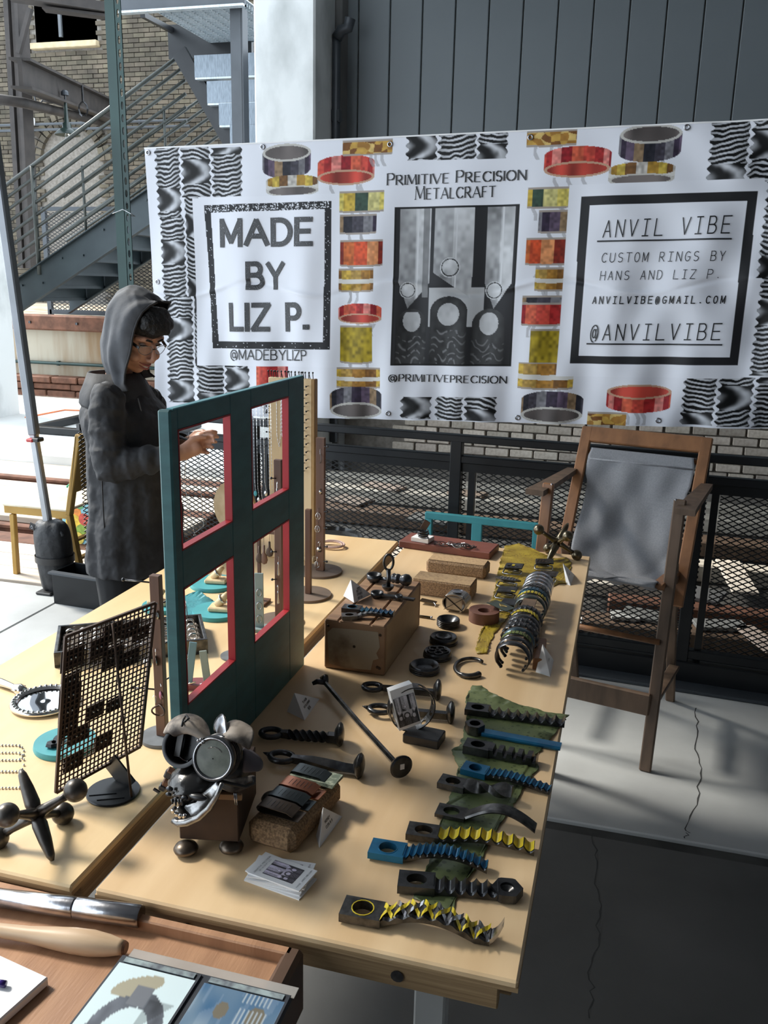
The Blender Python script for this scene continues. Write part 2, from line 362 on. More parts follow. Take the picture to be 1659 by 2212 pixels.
nm = ['speckled cream board', 'small white scrap', 'pink scrap board', 'dark slate offcut', 'tall cream board', 'long cream plank end', 'black tile', 'grey tile', 'dark grey tile', 'tan scrap board', 'brown scrap board', 'tan plank end', 'flat grey sheet', 'white square tile', 'mid grey tile', 'dark brown offcut', 'near-black offcut']
for i, (px, py, a, b_, c_) in enumerate(spots):
    p = on(px, py, -.1)
    if any(abs(p.y - ty) < tw_ / 2 + b_ / 2 and tx0 - a < p.x < tx1 + a for ty, tw_, tx0, tx1 in TIM): p = on(px, py, .012)
    else: p.z = -.108
    tag(BX('offcut', M('offcut_%d' % i, c_, None, .8), None, (p.x, p.y, p.z), (a, b_, .02), Rz(random.uniform(-.4, .4)), b=.003),
        '%s lying in the yard beyond the mesh fence' % nm[i], 'scrap board', 'scrap pieces in the yard')

# retaining wall with dock level, stair foot
dock = slab('trim_dock', -12.5, -4.0, 10.3, 15.4, -.3, 1.12, stained, .02); dock['label'] = 'rust-stained concrete retaining wall of the upper level'
t = thing('wall_beam', 'long rusty brown beam on top of the stained retaining wall', 'beam', (-6.2, 10.22, 1.03)); BX('beam', rustrail, t, (0, 0, 0), (3.5, .16, .2), b=.02)
for k in range(5): BX('bolt', iron, t, (-1.4 + k * .7, -.09, 0), (.03, .02, .03))
t = thing('wall_pipe', 'thin green pipe running along the stained retaining wall', 'pipe', (-7, 10.24, .5)); MB().tube([(-2, 0, .0), (3, 0, .0)], .022, 8).build('pipe', greensteel, t, True)
for k in range(4): BX('clip', greensteel, t, (-1.6 + k * 1.3, .02, 0), (.03, .05, .06))
random.seed(4)
t = thing('rotten_timber_sill', 'row of rotten brown timbers at the foot of the stained wall', 'timber', (-7, 10.1, .2))
for j in range(3):
    x = -2.4
    while x < 2.6:
        ln = random.uniform(.25, .6); BX('timber_block', rustrail, t, (x + ln / 2, random.uniform(-.03, .03), -.07 + j * .09), (ln - .015, .22, .08), b=.012); x += ln
t = thing('black_planter_frame', 'low black square frame lying on the sunlit slab behind the person', 'frame', (oy(215, 890, 7.6).x, 7.9, .14))
for c, d in (((0, -.45, 0), (1.4, .08, .07)), ((0, .45, 0), (1.4, .08, .07)), ((-.66, 0, 0), (.08, .84, .07)), ((.66, 0, 0), (.08, .84, .07))): BX('frame_bar', blackm, t, c, d, b=.006)
a_, b_ = on(55, 902, .105), on(140, 886, .105)
tag(MB().tube([a_, a_.lerp(b_, .4) + V((0, -.1, 0)), a_.lerp(b_, .7), b_, b_ + V((.6, .1, 0))], .012, 6).build('extension_cord', M('orange_rubber', (.8, .22, .08), None, .5), None, True), 'orange extension cord lying on the sunlit slab', 'cord')

# far brick building
BY = 15.5
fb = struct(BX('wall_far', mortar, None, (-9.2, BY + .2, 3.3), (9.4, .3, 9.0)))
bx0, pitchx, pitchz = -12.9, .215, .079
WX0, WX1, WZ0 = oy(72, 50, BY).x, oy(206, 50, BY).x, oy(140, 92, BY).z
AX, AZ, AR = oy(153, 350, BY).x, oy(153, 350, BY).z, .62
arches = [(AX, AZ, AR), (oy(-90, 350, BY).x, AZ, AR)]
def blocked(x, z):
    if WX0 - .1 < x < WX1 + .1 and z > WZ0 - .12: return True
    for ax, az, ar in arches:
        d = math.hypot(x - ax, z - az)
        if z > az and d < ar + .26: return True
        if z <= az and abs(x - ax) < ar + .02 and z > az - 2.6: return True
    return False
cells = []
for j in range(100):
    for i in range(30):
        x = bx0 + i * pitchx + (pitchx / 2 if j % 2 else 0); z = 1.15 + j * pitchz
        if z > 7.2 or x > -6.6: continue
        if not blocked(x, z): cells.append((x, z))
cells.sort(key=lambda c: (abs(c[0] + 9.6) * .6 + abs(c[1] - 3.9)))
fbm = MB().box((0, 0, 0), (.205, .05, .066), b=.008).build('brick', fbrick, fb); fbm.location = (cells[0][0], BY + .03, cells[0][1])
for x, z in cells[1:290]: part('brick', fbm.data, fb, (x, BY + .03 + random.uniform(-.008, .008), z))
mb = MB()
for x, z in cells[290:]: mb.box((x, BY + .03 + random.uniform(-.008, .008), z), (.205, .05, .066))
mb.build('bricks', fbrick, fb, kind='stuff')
mb = MB()
for ax, az, ar in arches:
    for row in (0, 1):
        for k in range(17):
            a = math.pi * (k + .5) / 17; rr = ar + .07 + row * .13
            mb.box((ax + rr * math.cos(a), BY, az + rr * math.sin(a)), (.115, .08, .10), Euler((0, -a, 0)))
mb.build('arch_bricks', fbrick, fb, kind='stuff')
bl = None
for ax, az, ar in arches:
    for j in range(15):
        z = az + ar - .1 - j * .2
        hw = math.sqrt(max(0, ar * ar - (z - az + .0) ** 2)) if z > az else ar
        x = ax - hw
        while x < ax + hw - .05:
            ln = min(.4 if (x > ax - hw + .01 or j % 2) else .2, ax + hw - x)
            bl = BX('block', block, fb, (x + ln / 2, BY + .09, z), (ln - .01, .05, .19), b=.005); x += ln
wn = BX('window_recess', M('dark_window', (.02, .022, .026), None, .25), fb, ((WX0 + WX1) / 2, BY + .08, WZ0 + .75), (WX1 - WX0, .06, 1.5))
BX('window_sill', M('tan_stone', (.52, .42, .26), None, .7), fb, ((WX0 + WX1) / 2, BY - .02, WZ0 - .05), (WX1 - WX0 + .1, .16, .1), b=.01)
BX('window_mullion', M('window_grey', (.10, .11, .12), None, .5), fb, ((WX0 + WX1) / 2 - .1, BY + .03, WZ0 + .8), (.06, .05, 1.4))
for zz in (oy(66, 270, 15.4).z, oy(66, 282, 15.4).z):
    t = thing('wall_conduit', 'thin conduit fixed along the far brick wall, %s' % ('upper of two' if zz > oy(66, 276, 15.4).z else 'lower of two'), 'pipe', (-10.5, 15.36, zz)); MB().tube([(-2.4, 0, 0), (2.6, 0, 0)], .025, 6).build('pipe', greysteel, t)
    for k in range(4): BX('clip', greysteel, t, (-2 + k * 1.2, .03, 0), (.04, .06, .07))
q = oy(66, 262, 15.3)
t = thing('junction_box', 'small white box on the far brick wall', 'box', q); BX('body', white, t, (0, 0, 0), (.12, .12, .13), b=.01); BX('lid', white, t, (0, -.065, 0), (.1, .012, .11), b=.004)

# dark steelwork of the loading bay
t = thing('steel_post', 'tall dark rusty steel post at the far left with a diagonal brace', 'post', (0, 0, 0))
def pole2(nm_, m, par, px0, py0, px1, py1, y0, y1, w_, th): return MB().bar(oy(px0, py0, y0), oy(px1, py1, y1), w_, th, up=(0, 1, 0)).build(nm_, m, par)
pole2('web', beamm, t, 34, -20, 66, 580, 11, 11, .05, .16); pole2('flange', beamm, t, 22, -20, 56, 580, 11, 11, .07, .22); pole2('flange', beamm, t, 44, -20, 74, 580, 11, 11, .05, .22)
pole2('brace', beamm, t, 40, 115, 66, 18, 10.9, 10.9, .06, .06)
t = thing('steel_beam', 'dark rusty steel beam receding above the arched opening', 'beam', (0, 0, 0))
a_, b_ = oy(44, 158, 9.5), oy(250, 245, 14.5)
for dz, w_, th in ((0, .05, .30), (.15, .24, .03), (-.15, .24, .03)): MB().bar(a_ + V((0, 0, dz)), b_ + V((0, 0, dz)), th if dz == 0 else .03, w_ if dz == 0 else .24, up=(1, .6, 0)).build('flange' if dz else 'web', beamm, t)
BX('bracket', beamm, t, oy(108, 205, 11), (.16, .1, .18))
t = thing('overhead_pipe', 'dark pipe hung on hooks below the steel beam', 'pipe', (0, 0, 0))
MB().tube([oy(-20, 212, 9.6), oy(50, 222, 9.9), oy(195, 258, 13), oy(212, 262, 14), oy(250, 255, 15.2)], .06, 10).build('pipe', beamm, t, True)
for px, py in ((84, 208), (180, 236)):
    c = oy(px, py, 11.5); MB().tube([c + V((.07 * math.cos(a), 0, .09 * math.sin(a))) for a in [6.283 * k / 10 for k in range(10)]], .012, 5, closed=True).build('hook', iron, t)
    MB().bar(c + V((0, 0, .09)), c + V((0, 0, .3)), .02, .02).build('rod', iron, t)
t = thing('high_beam', 'broad dark beam across the top left of the yard', 'beam', (0, 0, 0))
MB().bar(oy(20, -12, 10), oy(240, 22, 10.5), .10, .30, up=(0, 1, 0)).build('beam', beamm, t); MB().bar(oy(95, 20, 10.2), oy(240, 38, 10.5), .03, .2, up=(0, 1, 0)).build('lower_flange', beamm, t)
c = oy(145, 282, 11)
t = thing('pendant_lamp', 'dark enamel pendant lamp hanging before the bricked arch', 'lamp', c)
MB().lathe([(.02, .34), (.03, .1), (.055, .09), (.06, .03), (.10, .015), (.165, -.055), (.16, -.06), (.09, 0), (.03, .01)], 24, caps=False).build('shade', M('dark_green_enamel', (.02, .035, .03), None, .3), t, True)
MB().ball((0, 0, -.07), (.03, .03, .045)).build('bulb', glass, t, True)
MB().tube([(0, 0, .1), (0, 0, .44)], .012, 8).build('stem', iron, t); MB().lathe([(.05, .43), (.05, .47), (.03, .49)], 14).build('canopy', greysteel, t)

# stair A, foot at the dock, climbing to the right behind the banner
SY = 9.0
t = thing('lower_stair', 'blue-grey steel stair flight climbing right to behind the banner, with pipe railings', 'stair', (0, 0, 0))
def quad_prism(pxs, y, th): P = [oy(a, b, y) for a, b in pxs]; return MB().add([p for p in P] + [p + V((0, th, 0)) for p in P], [(0, 1, 2, 3)[::-1], (4, 5, 6, 7), (0, 1, 5, 4), (1, 2, 6, 5), (2, 3, 7, 6), (3, 0, 4, 7)])
sA, sB = oy(34, 608, SY), oy(314, 415, SY); dS = (sB - sA)
def st(a, off=0, y=SY): p = sA + dS * a; return V((p.x, y, p.z + off))
hgt = .36
def stringer(y, a0, a1, nm_='stringer'):
    P = [st(a0, -hgt, y), st(a1, -hgt, y), st(a1, 0, y), st(a0, 0, y)]
    mb = MB().add(P + [p + V((0, .012, 0)) for p in P], [(0, 3, 2, 1), (4, 5, 6, 7), (0, 1, 5, 4), (1, 2, 6, 5), (2, 3, 7, 6), (3, 0, 4, 7)])
    for off in (0, -hgt): mb.bar(st(a0, off, y - .02), st(a1, off, y - .02), .012, .07, up=(0, 1, 0))
    return mb.build(nm_, stairm, t)
stringer(SY, -.06, 1.34); stringer(SY + 1.05, -.02, 1.34)
for k in range(9):
    a = .0 + k * .155
    c = st(a, -.2, SY + .53)
    BX('tread', stairm, t, (c.x + .1, c.y, c.z), (.27, 1.02, .035)); BX('riser', stairm, t, (c.x + .22, c.y, c.z + .08), (.012, 1.02, .15))
    tr = BX('nosing', galv, t, (c.x - .03, c.y, c.z + .0), (.02, 1.0, .03))
for k in range(1, 9):
    off = (oy(34, 608 - 0, SY).z) * 0 + 1.04 * k / 8.0 + .02
    MB().tube([st(-.06, off), st(1.30, off)], .019 if k < 8 else .024, 8).build('rail_pipe', railm, t, True)
for a in (-.055, .19, .86): MB().tube([st(a, -.1), st(a, 1.06)], .026, 8).build('rail_post', railm, t, True)
for a in (.56, 1.15): MB().tube([st(a, 0), st(a, .7)], .015, 8).build('rail_stay', railm, t, True)
for k in range(7):
    c = st(.05 + k * .16, -.09 - .12 * (k % 2)); BX('bolt', stairm, t, (c.x, c.y - .012, c.z), (.02, .02, .02))
for k in range(8):
    MB().tube([st(-.02, 1.04 * (k + 1) / 8, SY + 1.08), st(1.25, 1.04 * (k + 1) / 8, SY + 1.08)], .017, 6).build('rail_pipe', railm, t, True)
# mesh screen under stair
def mesh_screen(name, parent, mat, x0, x1, z0, z1, y, px=.042, pz=.022, sw=.0035, st_=.003, kind='stuff', loc=True):
    mb = MB(); sl_ = pz / px; W_, H_ = x1 - x0, z1 - z0
    k0 = -int(W_ / px) - 1; k1 = int(H_ / pz) + 1
    for k in range(k0, k1 + 1):
        b0 = k * pz                        # z = b0 + sl x
        xs = sorted([max(0, -b0 / sl_), min(W_, (H_ - b0) / sl_)])
        if max(0, -b0 / sl_) < min(W_, (H_ - b0) / sl_) - 1e-4:
            xa, xb = max(0, -b0 / sl_), min(W_, (H_ - b0) / sl_)
            mb.bar((x0 + xa, y, z0 + b0 + sl_ * xa), (x0 + xb, y, z0 + b0 + sl_ * xb), sw, st_, up=(0, 1, 0))
            mb.bar((x1 - xa, y + st_ * .6, z0 + b0 + sl_ * xa), (x1 - xb, y + st_ * .6, z0 + b0 + sl_ * xb), sw, st_, up=(0, 1, 0))
    return mb.build(name, mat, parent, kind=kind)
t2 = thing('stair_guard_screen', 'dark metal mesh screen standing behind the lower stair', 'screen', (-5.9, 10.45, 1.12))
mesh_screen('mesh', t2, blackm, -1.6, 1.8, 0.05, 1.3, 0, .08, .045, .008, .006)
for x in (-1.6, -.45, .65, 1.8): BX('post', greysteel, t2, (x, 0, .68), (.06, .05, 1.36))
BX('top_rail', greysteel, t2, (.1, 0, 1.34), (3.4, .05, .05)); BX('bottom_rail', greysteel, t2, (.1, 0, .04), (3.4, .05, .06))
# landing and stair B
t = thing('upper_landing', 'grey steel stair landing with grating underside at the top of the picture', 'landing', (0, 0, 0))
P0, P1 = oy(262, 22, 8.3), oy(530, 12, 8.3)
BX('fascia', greysteel, t, ((P0.x + P1.x) / 2, 8.3, P0.z + .17), (P1.x - P0.x, .03, .42)); BX('fascia_lip', galv, t, ((P0.x + P1.x) / 2, 8.28, P0.z - .03), (P1.x - P0.x, .07, .02))
g = MB()
for k in range(24): g.bar((P0.x + .3, 8.35 + k * .055, P0.z + .02), (P1.x - .05, 8.35 + k * .055, P0.z + .02), .008, .03)
for k in range(9): g.bar((P0.x + .3 + k * .11, 8.32, P0.z + .02), (P0.x + .3 + k * .11, 9.65, P0.z + .02), .008, .03)
g.build('grating_bars', galv, t, kind='stuff'); BX('grating_pan', galv, t, ((P0.x + P1.x) / 2 + .1, 9.0, P0.z + .06), (P1.x - P0.x - .3, 1.3, .01))
q0, q1 = oy(365, 62, 9.6), oy(545, 58, 9.6); BX('back_beam', blackm, t, ((q0.x + q1.x) / 2, 9.6, q0.z - .14), (q1.x - q0.x, .06, .34))
MB().bar(oy(308, 32, 8.7), oy(372, 66, 9.6), .05, .05, up=(0, 0, 1)).build('side_beam', blackm, t)
a_ = oy(510, 12, 8.4)
BX('post', greysteel, t, (a_.x, 8.4, a_.z / 2 - .02), (.10, .03, a_.z)); BX('post_flange', greysteel, t, (a_.x + .055, 8.45, a_.z / 2 - .02), (.02, .12, a_.z)); BX('post_flange', greysteel, t, (a_.x - .05, 8.45, a_.z / 2 - .02), (.02, .12, a_.z))
t = thing('upper_stair', 'steel stair flight with galvanised treads seen from below beside the column', 'stair', (0, 0, 0))
s0, s1 = oy(388, 112, 8.9), oy(506, 320, 8.9)
MB().bar(s0, s1 + (s1 - s0) * .6, .16, .05, up=(0, 1, 0)).build('stringer', blackm, t)
MB().bar(s0 + V((.0, 1.15, 0)), s1 + V((.0, 1.15, 0)), .2, .05, up=(0, 1, 0)).build('stringer', blackm, t)
for k, (px, py) in enumerate(((420, 120), (447, 176), (473, 224), (497, 270), (520, 312))):
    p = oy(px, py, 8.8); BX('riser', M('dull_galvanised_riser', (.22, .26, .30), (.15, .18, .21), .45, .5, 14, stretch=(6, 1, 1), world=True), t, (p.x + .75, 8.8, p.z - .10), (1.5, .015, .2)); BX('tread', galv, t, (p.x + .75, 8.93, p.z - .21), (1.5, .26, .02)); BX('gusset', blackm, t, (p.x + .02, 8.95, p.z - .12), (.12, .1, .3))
# green slotted upright
t = thing('slotted_upright', 'tall dark green slotted steel upright in front of the stairs', 'post', (oy(262, 300, 4.3).x, 4.3, 0))
BX('face', greensteel, t, (-.028, 0, 1.6), (.052, .012, 3.6)); BX('flange', greensteel, t, (-.054, .02, 1.6), (.006, .04, 3.6))
cw, z = .034, -.2
mb = MB(); outer = [(-.5 * cw, -.03), (.5 * cw, -.03), (.5 * cw, .03), (-.5 * cw, .03)]
for k in range(56):
    zc = .05 + k * .06
    o_ = rect_ring(16, -cw / 2, cw / 2, -.03, .03, 0, 0); i_ = [(x * .0 + .007 * math.cos(6.283 * j / 16), .02 * math.sin(6.283 * j / 16)) for j in range(16)]
    mb.holed(o_, i_, -.003, .003, Matrix.Translation((.016, 0, zc)) @ Matrix.Rotation(R(90), 4, 'X'))
mb.build('slotted_flange', greensteel, t); BX('foot', greensteel, t, (-.02, 0, .01), (.16, .14, .02))
MB().tube([(-.06, -.02, 1.93), (.0, -.02, 1.95), (.04, -.01, 1.93), (.04, .03, 1.92), (-.05, .03, 1.93)], .002, 5, closed=True).build('tie_wire', steel, t)
# ------------------------------------------------------------------ stroke lettering
def arc(cx, cy, rx, ry, a0, a1, n=9): return [(cx + rx * math.cos(R(a0 + (a1 - a0) * k / n)), cy + ry * math.sin(R(a0 + (a1 - a0) * k / n))) for k in range(n + 1)]
GL = {
 'A': (.9, [[(0, 0), (.45, 1)], [(.45, 1), (.9, 0)], [(.17, .35), (.73, .35)]]),
 'B': (.7, [[(0, 0), (0, 1)], [(0, 1), (.35, 1)] + arc(.36, .76, .24, .24, 90, -90) + [(0, .52)], [(.36, .52)] + arc(.38, .26, .3, .26, 90, -90) + [(0, 0)]]),
 'C': (.85, [arc(.48, .5, .46, .5, 45, 315, 16)]),
 'D': (.8, [[(0, 0), (0, 1)], [(0, 1), (.3, 1)] + arc(.3, .5, .48, .5, 90, -90, 12) + [(0, 0)]]),
 'E': (.6, [[(0, 0), (0, 1)], [(0, 1), (.58, 1)], [(0, .52), (.5, .52)], [(0, 0), (.6, 0)]]),
 'F': (.55, [[(0, 0), (0, 1)], [(0, 1), (.55, 1)], [(0, .52), (.45, .52)]]),
 'G': (.88, [arc(.48, .5, .46, .5, 45, 330, 16) + [(.86, .45)], [(.86, .45), (.5, .45)]]),
 'H': (.75, [[(0, 0), (0, 1)], [(.75, 0), (.75, 1)], [(0, .52), (.75, .52)]]),
 'I': (.0, [[(0, 0), (0, 1)]]),
 'K': (.7, [[(0, 0), (0, 1)], [(.65, 1), (0, .42)], [(.2, .58), (.7, 0)]]),
 'L': (.55, [[(0, 0), (0, 1)], [(0, 0), (.55, 0)]]),
 'M': (.95, [[(0, 0), (.08, 1)], [(.08, 1), (.475, .1)], [(.475, .1), (.87, 1)], [(.87, 1), (.95, 0)]]),
 'm': (.86, [[(0, 0), (0, 1)], [(0, 1), (.43, .12)], [(.43, .12), (.86, 1)], [(.86, 1), (.86, 0)]]),
 'N': (.78, [[(0, 0), (0, 1)], [(0, 1), (.78, 0)], [(.78, 0), (.78, 1)]]),
 'O': (.95, [arc(.475, .5, .46, .5, 0, 360, 20)]),
 'P': (.6, [[(0, 0), (0, 1)], [(0, 1), (.3, 1)] + arc(.32, .73, .27, .27, 90, -90) + [(0, .46)]]),
 'R': (.7, [[(0, 0), (0, 1)], [(0, 1), (.3, 1)] + arc(.32, .74, .26, .26, 90, -90) + [(0, .48)], [(.25, .48), (.7, 0)]]),
 'S': (.6, [arc(.3, .75, .26, .25, 40, 270, 10) + arc(.3, .25, .28, .25, 90, -140, 10)]),
 'T': (.8, [[(.4, 0), (.4, 1)], [(0, 1), (.8, 1)]]),
 'U': (.75, [[(0, 1), (0, .35)] + arc(.375, .35, .375, .35, 180, 360, 10) + [(.75, 1)]]),
 'V': (.88, [[(0, 1), (.44, 0)], [(.44, 0), (.88, 1)]]),
 'W': (1.2, [[(0, 1), (.3, 0)], [(.3, 0), (.6, 1)], [(.6, 1), (.9, 0)], [(.9, 0), (1.2, 1)]]),
 'Y': (.8, [[(0, 1), (.4, .45)], [(.8, 1), (.4, .45)], [(.4, .45), (.4, 0)]]),
 'Z': (.7, [[(0, 1), (.7, 1), (0, 0), (.7, 0)]]),
 '.': (.10, [[(.0, .09), (.08, .09)]]), ' ': (.35, []),
 '$': (.55, [arc(.27, .72, .24, .2, 40, 270, 10) + arc(.27, .3, .25, .22, 90, -140, 10), [(.27, -.08), (.27, 1.05)]]),
 '0': (.6, [arc(.3, .5, .28, .5, 0, 360, 16)]), '3': (.55, [arc(.26, .75, .25, .24, 150, -90, 8) + arc(.26, .27, .27, .25, 90, -150, 8)]),
 '4': (.6, [[(.45, 0), (.45, 1), (0, .3), (.6, .3)]]), '5': (.55, [[(.5, 1), (.08, 1), (.05, .55)] + arc(.25, .32, .28, .3, 110, -150, 10)]),
 '@': (1.1, [arc(.55, .42, .52, .54, -60, 270, 22) , arc(.53, .42, .22, .27, 0, 360, 14), [(.75, .7), (.75, .25)] + arc(.89, .25, .14, .12, 180, 300, 5) + [(1.05, .42)]]),
}
def lettering(s, wt=.12, gap=.22, serif=False, mono=0., caps=1.0, thin=.5, only=0):
    """returns quads [(4 points)] in em units, and total width"""
    Q = []; x = 0.
    for ci, ch in enumerate(s):
        w_, st_ = GL.get('m' if (ch == 'M' and not serif) else ch, (.5, [])); k = caps if serif and ch != '@' and (ci == 0 or s[ci - 1] == ' ') else 1.
        if mono:
            kx = .56 / max(w_, .56) if w_ > .1 else 1; x0 = ci * mono + (mono - w_ * kx) / 2
            if ch == 'I': st_ = st_ + [[(-.2, 0), (.2, 0)], [(-.2, 1), (.2, 1)]]
        else: kx = k; x0 = x
        if only and s[:ci].count(' ') + 1 != only: st_ = []
        for li in st_:
            pts = [(x0 + p[0] * kx, p[1] * k) for p in li]
            n = len(pts)
            for i in range(n - 1):
                a, b = pts[i], pts[i + 1]; dx, dy = b[0] - a[0], b[1] - a[1]; ln = math.hypot(dx, dy) or 1
                t = wt
                if serif:                     # thick downstrokes, thin horizontals and upstrokes
                    ang = math.degrees(math.atan2(dy, dx)) % 180
                    t = wt * (thin if (ang < 25 or ang > 155 or (55 < ang < 88 and ch in 'AVMNYW')) else 1.)
                nx, ny = -dy / ln * t / 2, dx / ln * t / 2; ex = t * .35 if n > 2 else (0 if not (abs(dy) < .01 or abs(dx) < .01) else t * .5 * (not serif)); ux, uy = dx / ln * ex, dy / ln * ex
                if n == 2 and ch in 'AVNMmYKR' and abs(dx) > .01: ux, uy = dx / ln * t * .25, dy / ln * t * .25
                Q.append([(a[0] - ux + nx, a[1] - uy + ny), (a[0] - ux - nx, a[1] - uy - ny), (b[0] + ux - nx, b[1] + uy - ny), (b[0] + ux + nx, b[1] + uy + ny)])
            if serif and n == 2 and abs(pts[0][1] - pts[1][1]) > .5:
                for p in pts:
                    if ch in 'AVM' and ((ch == 'A' and p[1] > .5) or (ch == 'V' and p[1] < .5)): continue
                    sw_ = wt * 1.0; yy = p[1] * (1 - wt * .0); dy_ = wt * .35 * (1 if p[1] < .5 else -1)
                    Q.append([(p[0] - sw_, yy), (p[0] + sw_, yy), (p[0] + wt * .5, yy + dy_), (p[0] - wt * .5, yy + dy_)])
        x += w_ * k + gap
    W_ = (len(s) * mono) if mono else x - gap
    return Q, W_
def text_mesh(name, s, mat, parent, fmap, x0, x1, h, step=.012, label=None, **kw):
    """fmap maps (x, y) in metres along the line to a 3-D point"""
    Q, W_ = lettering(s, **kw); kx = (x1 - x0) / W_; mb = MB()
    if ' ' in s and not kw.get('only'):
        return [text_mesh(name, s, mat, parent, fmap, x0, x1, h, step, label and 'lettering of the word %s' % w_, **dict(kw, only=w_i)) for w_i, w_ in enumerate(s.split(' '), 1)]
    for q in Q:
        q = [(x0 + a * kx, b * h) for a, b in q]
        L1 = max(math.dist(q[1], q[2]), math.dist(q[0], q[3])); n = max(1, int(L1 / step + .5)); P = []
        for i in range(n + 1):
            t = i / n
            P += [fmap(q[0][0] * (1 - t) + q[3][0] * t, q[0][1] * (1 - t) + q[3][1] * t), fmap(q[1][0] * (1 - t) + q[2][0] * t, q[1][1] * (1 - t) + q[2][1] * t)]
        mb.add(P, [(2 * i, 2 * i + 1, 2 * i + 3, 2 * i + 2) for i in range(n)])
    return mb.build(name, mat, parent, label=label)

# ------------------------------------------------------------------ mesh fence
FA = R(-3.73); fd = V((math.cos(FA), math.sin(FA), 0)); fn = V((-math.sin(FA), math.cos(FA), 0))
FO = V((.4, 3.665, 0))
fen = thing('mesh_fence', 'black steel fence with expanded metal panels below the banner', 'fence', FO, FA)
FL, FR = -3.02, 1.5
for nm_, z, h_, dpt in (('top_rail', .965, .032, .05), ('middle_rail', .875, .034, .04), ('bottom_rail', .13, .04, .04)):
    BX(nm_, blackm, fen, ((FL + FR) / 2, 0, z), (FR - FL, dpt, h_), b=.004)
BX('middle_flange', blackm, fen, ((FL + FR) / 2, -.004, .845), (FR - FL, .008, .05))
BX('base_channel', blackm, fen, ((FL + FR) / 2, .0, .05), (FR - FL, .07, .1), b=.004); BX('base_flange', greysteel, fen, ((-2.1 + FR) / 2, -.07, .008), (FR + 2.1, .1, .014), b=.003)
px_ = []
for s in (FL + .03, -2.08, -1.09, -.1 + .02, .9, FR - .03):
    BX('post', blackm, fen, (s, 0, .48), (.05, .05, .95), b=.003)
for s in (-2.02, -1.02, -.02): BX('panel_stile', blackm, fen, (s, .012, .47), (.028, .03, .76))
ps = [FL + .05, -2.06, -1.0, .0, .93, FR - .04]
for a, b in zip(ps, ps[1:]): mesh_screen('mesh_panel', fen, blackm, a + .0, b - .05, .14, .85, .02, .0425, .0225, .0042, .0035)
# side return at the left end: mesh running away, and the heavy base
fs = thing('side_fence', 'black mesh return panel standing beside the person at the fence end', 'fence', FO + fd * (FL - .05), FA + R(68))
mesh_screen('mesh_panel', fs, blackm, -.0, .55, .14, .86, 0, .0425, .0225, .0042, .0035); BX('end_bar', blackm, fs, (.56, 0, .5), (.03, .03, .75)); BX('top_bar', blackm, fs, (.28, 0, .87), (.56, .03, .03))
bb = thing('steel_base_box', 'dark open steel base box on the floor behind the person', 'base', (-2.40, 3.695, 0), R(-4))
for c, d in (((0, -.085, .085), (.60, .010, .17)), ((0, .08, .085), (.60, .010, .17)), ((-.295, 0, .085), (.010, .16, .17)), ((.295, 0, .085), (.010, .16, .17)), ((0, 0, .01), (.58, .16, .010))): BX('plate', M('dark_grey_steel', (.035, .038, .042), None, .4, .3) if c[1] < -.1 else blackm, bb, c, d, b=.003)
BX('lip', greysteel, bb, (0, -.095, .168), (.61, .035, .010))

# ------------------------------------------------------------------ banner
BAN_W, KT, ZT, KB, ZB, US0 = 2.985, .01133, 2.185, .0453, .9601, -2.6403
ban = thing('vinyl_banner', 'wide white printed vinyl banner tied above the mesh fence', 'banner', (0, 0, 0))
bO = FO + fn * .05 + fd * US0
def brip(u, v):
    return 1.45 * (.006 * np.sin(u * 19 + 2 * np.sin(v * 3)) * np.clip(v / .5, 0, 1) + .004 * np.sin(u * 41 + v * 5) * np.clip((v - .3), 0, 1) + .010 * np.sin(u * 4.1 + 1) * np.sin(v * 2.6)
            + .005 * np.exp(-((v - .62 - .03 * np.sin(u * 9)) / .012) ** 2) * np.sin(u * 13 + .6) + .007 * np.sin((u - 2) * 26 + v * 11) * np.clip(u - 1.7, 0, 1) * np.clip(v, 0, .6) + .004 * np.sin(u * 23 - v * 21) * np.clip(u - 1.8, 0, 1))
def bpos(u, v, off=0.):
    zt = ZT + KT * u; zb = ZB + KB * u; z = zt - (zt - zb) * v / 1.2
    dn = brip(u, v) - off
    return bO.x + fd.x * u + fn.x * dn, bO.y + fd.y * u + fn.y * dn, z
NU, NV = 1080, 440
U, Vv = np.meshgrid(np.linspace(0, BAN_W, NU), np.linspace(0, 1.2, NV))
C = np.empty((NV, NU, 3)); C[:] = (.74, .75, .80)
rng = np.random.RandomState(4)
def vnoise(x, y, sd=0):
    r_ = np.random.RandomState(sd).rand(64, 64); xi = np.floor(x).astype(int); yi = np.floor(y).astype(int); fx = x - xi; fy = y - yi
    fx = fx * fx * (3 - 2 * fx); fy = fy * fy * (3 - 2 * fy); a = r_[yi % 64, xi % 64]; b = r_[yi % 64, (xi + 1) % 64]; c = r_[(yi + 1) % 64, xi % 64]; d = r_[(yi + 1) % 64, (xi + 1) % 64]
    return (a * (1 - fx) + b * fx) * (1 - fy) + (c * (1 - fx) + d * fx) * fy
def sub(x0, y0, x1, y1, m=.02):
    i0, i1 = max(0, int((x0 - m) / BAN_W * NU)), min(NU, int((x1 + m) / BAN_W * NU) + 1); j0, j1 = max(0, int((y0 - m) / 1.2 * NV)), min(NV, int((y1 + m) / 1.2 * NV) + 1)
    return slice(j0, j1), slice(i0, i1)
def put(sl_, mask, col):
    t = C[sl_]; m = np.clip(mask, 0, 1)[..., None]; t[:] = t * (1 - m) + np.asarray(col) * m
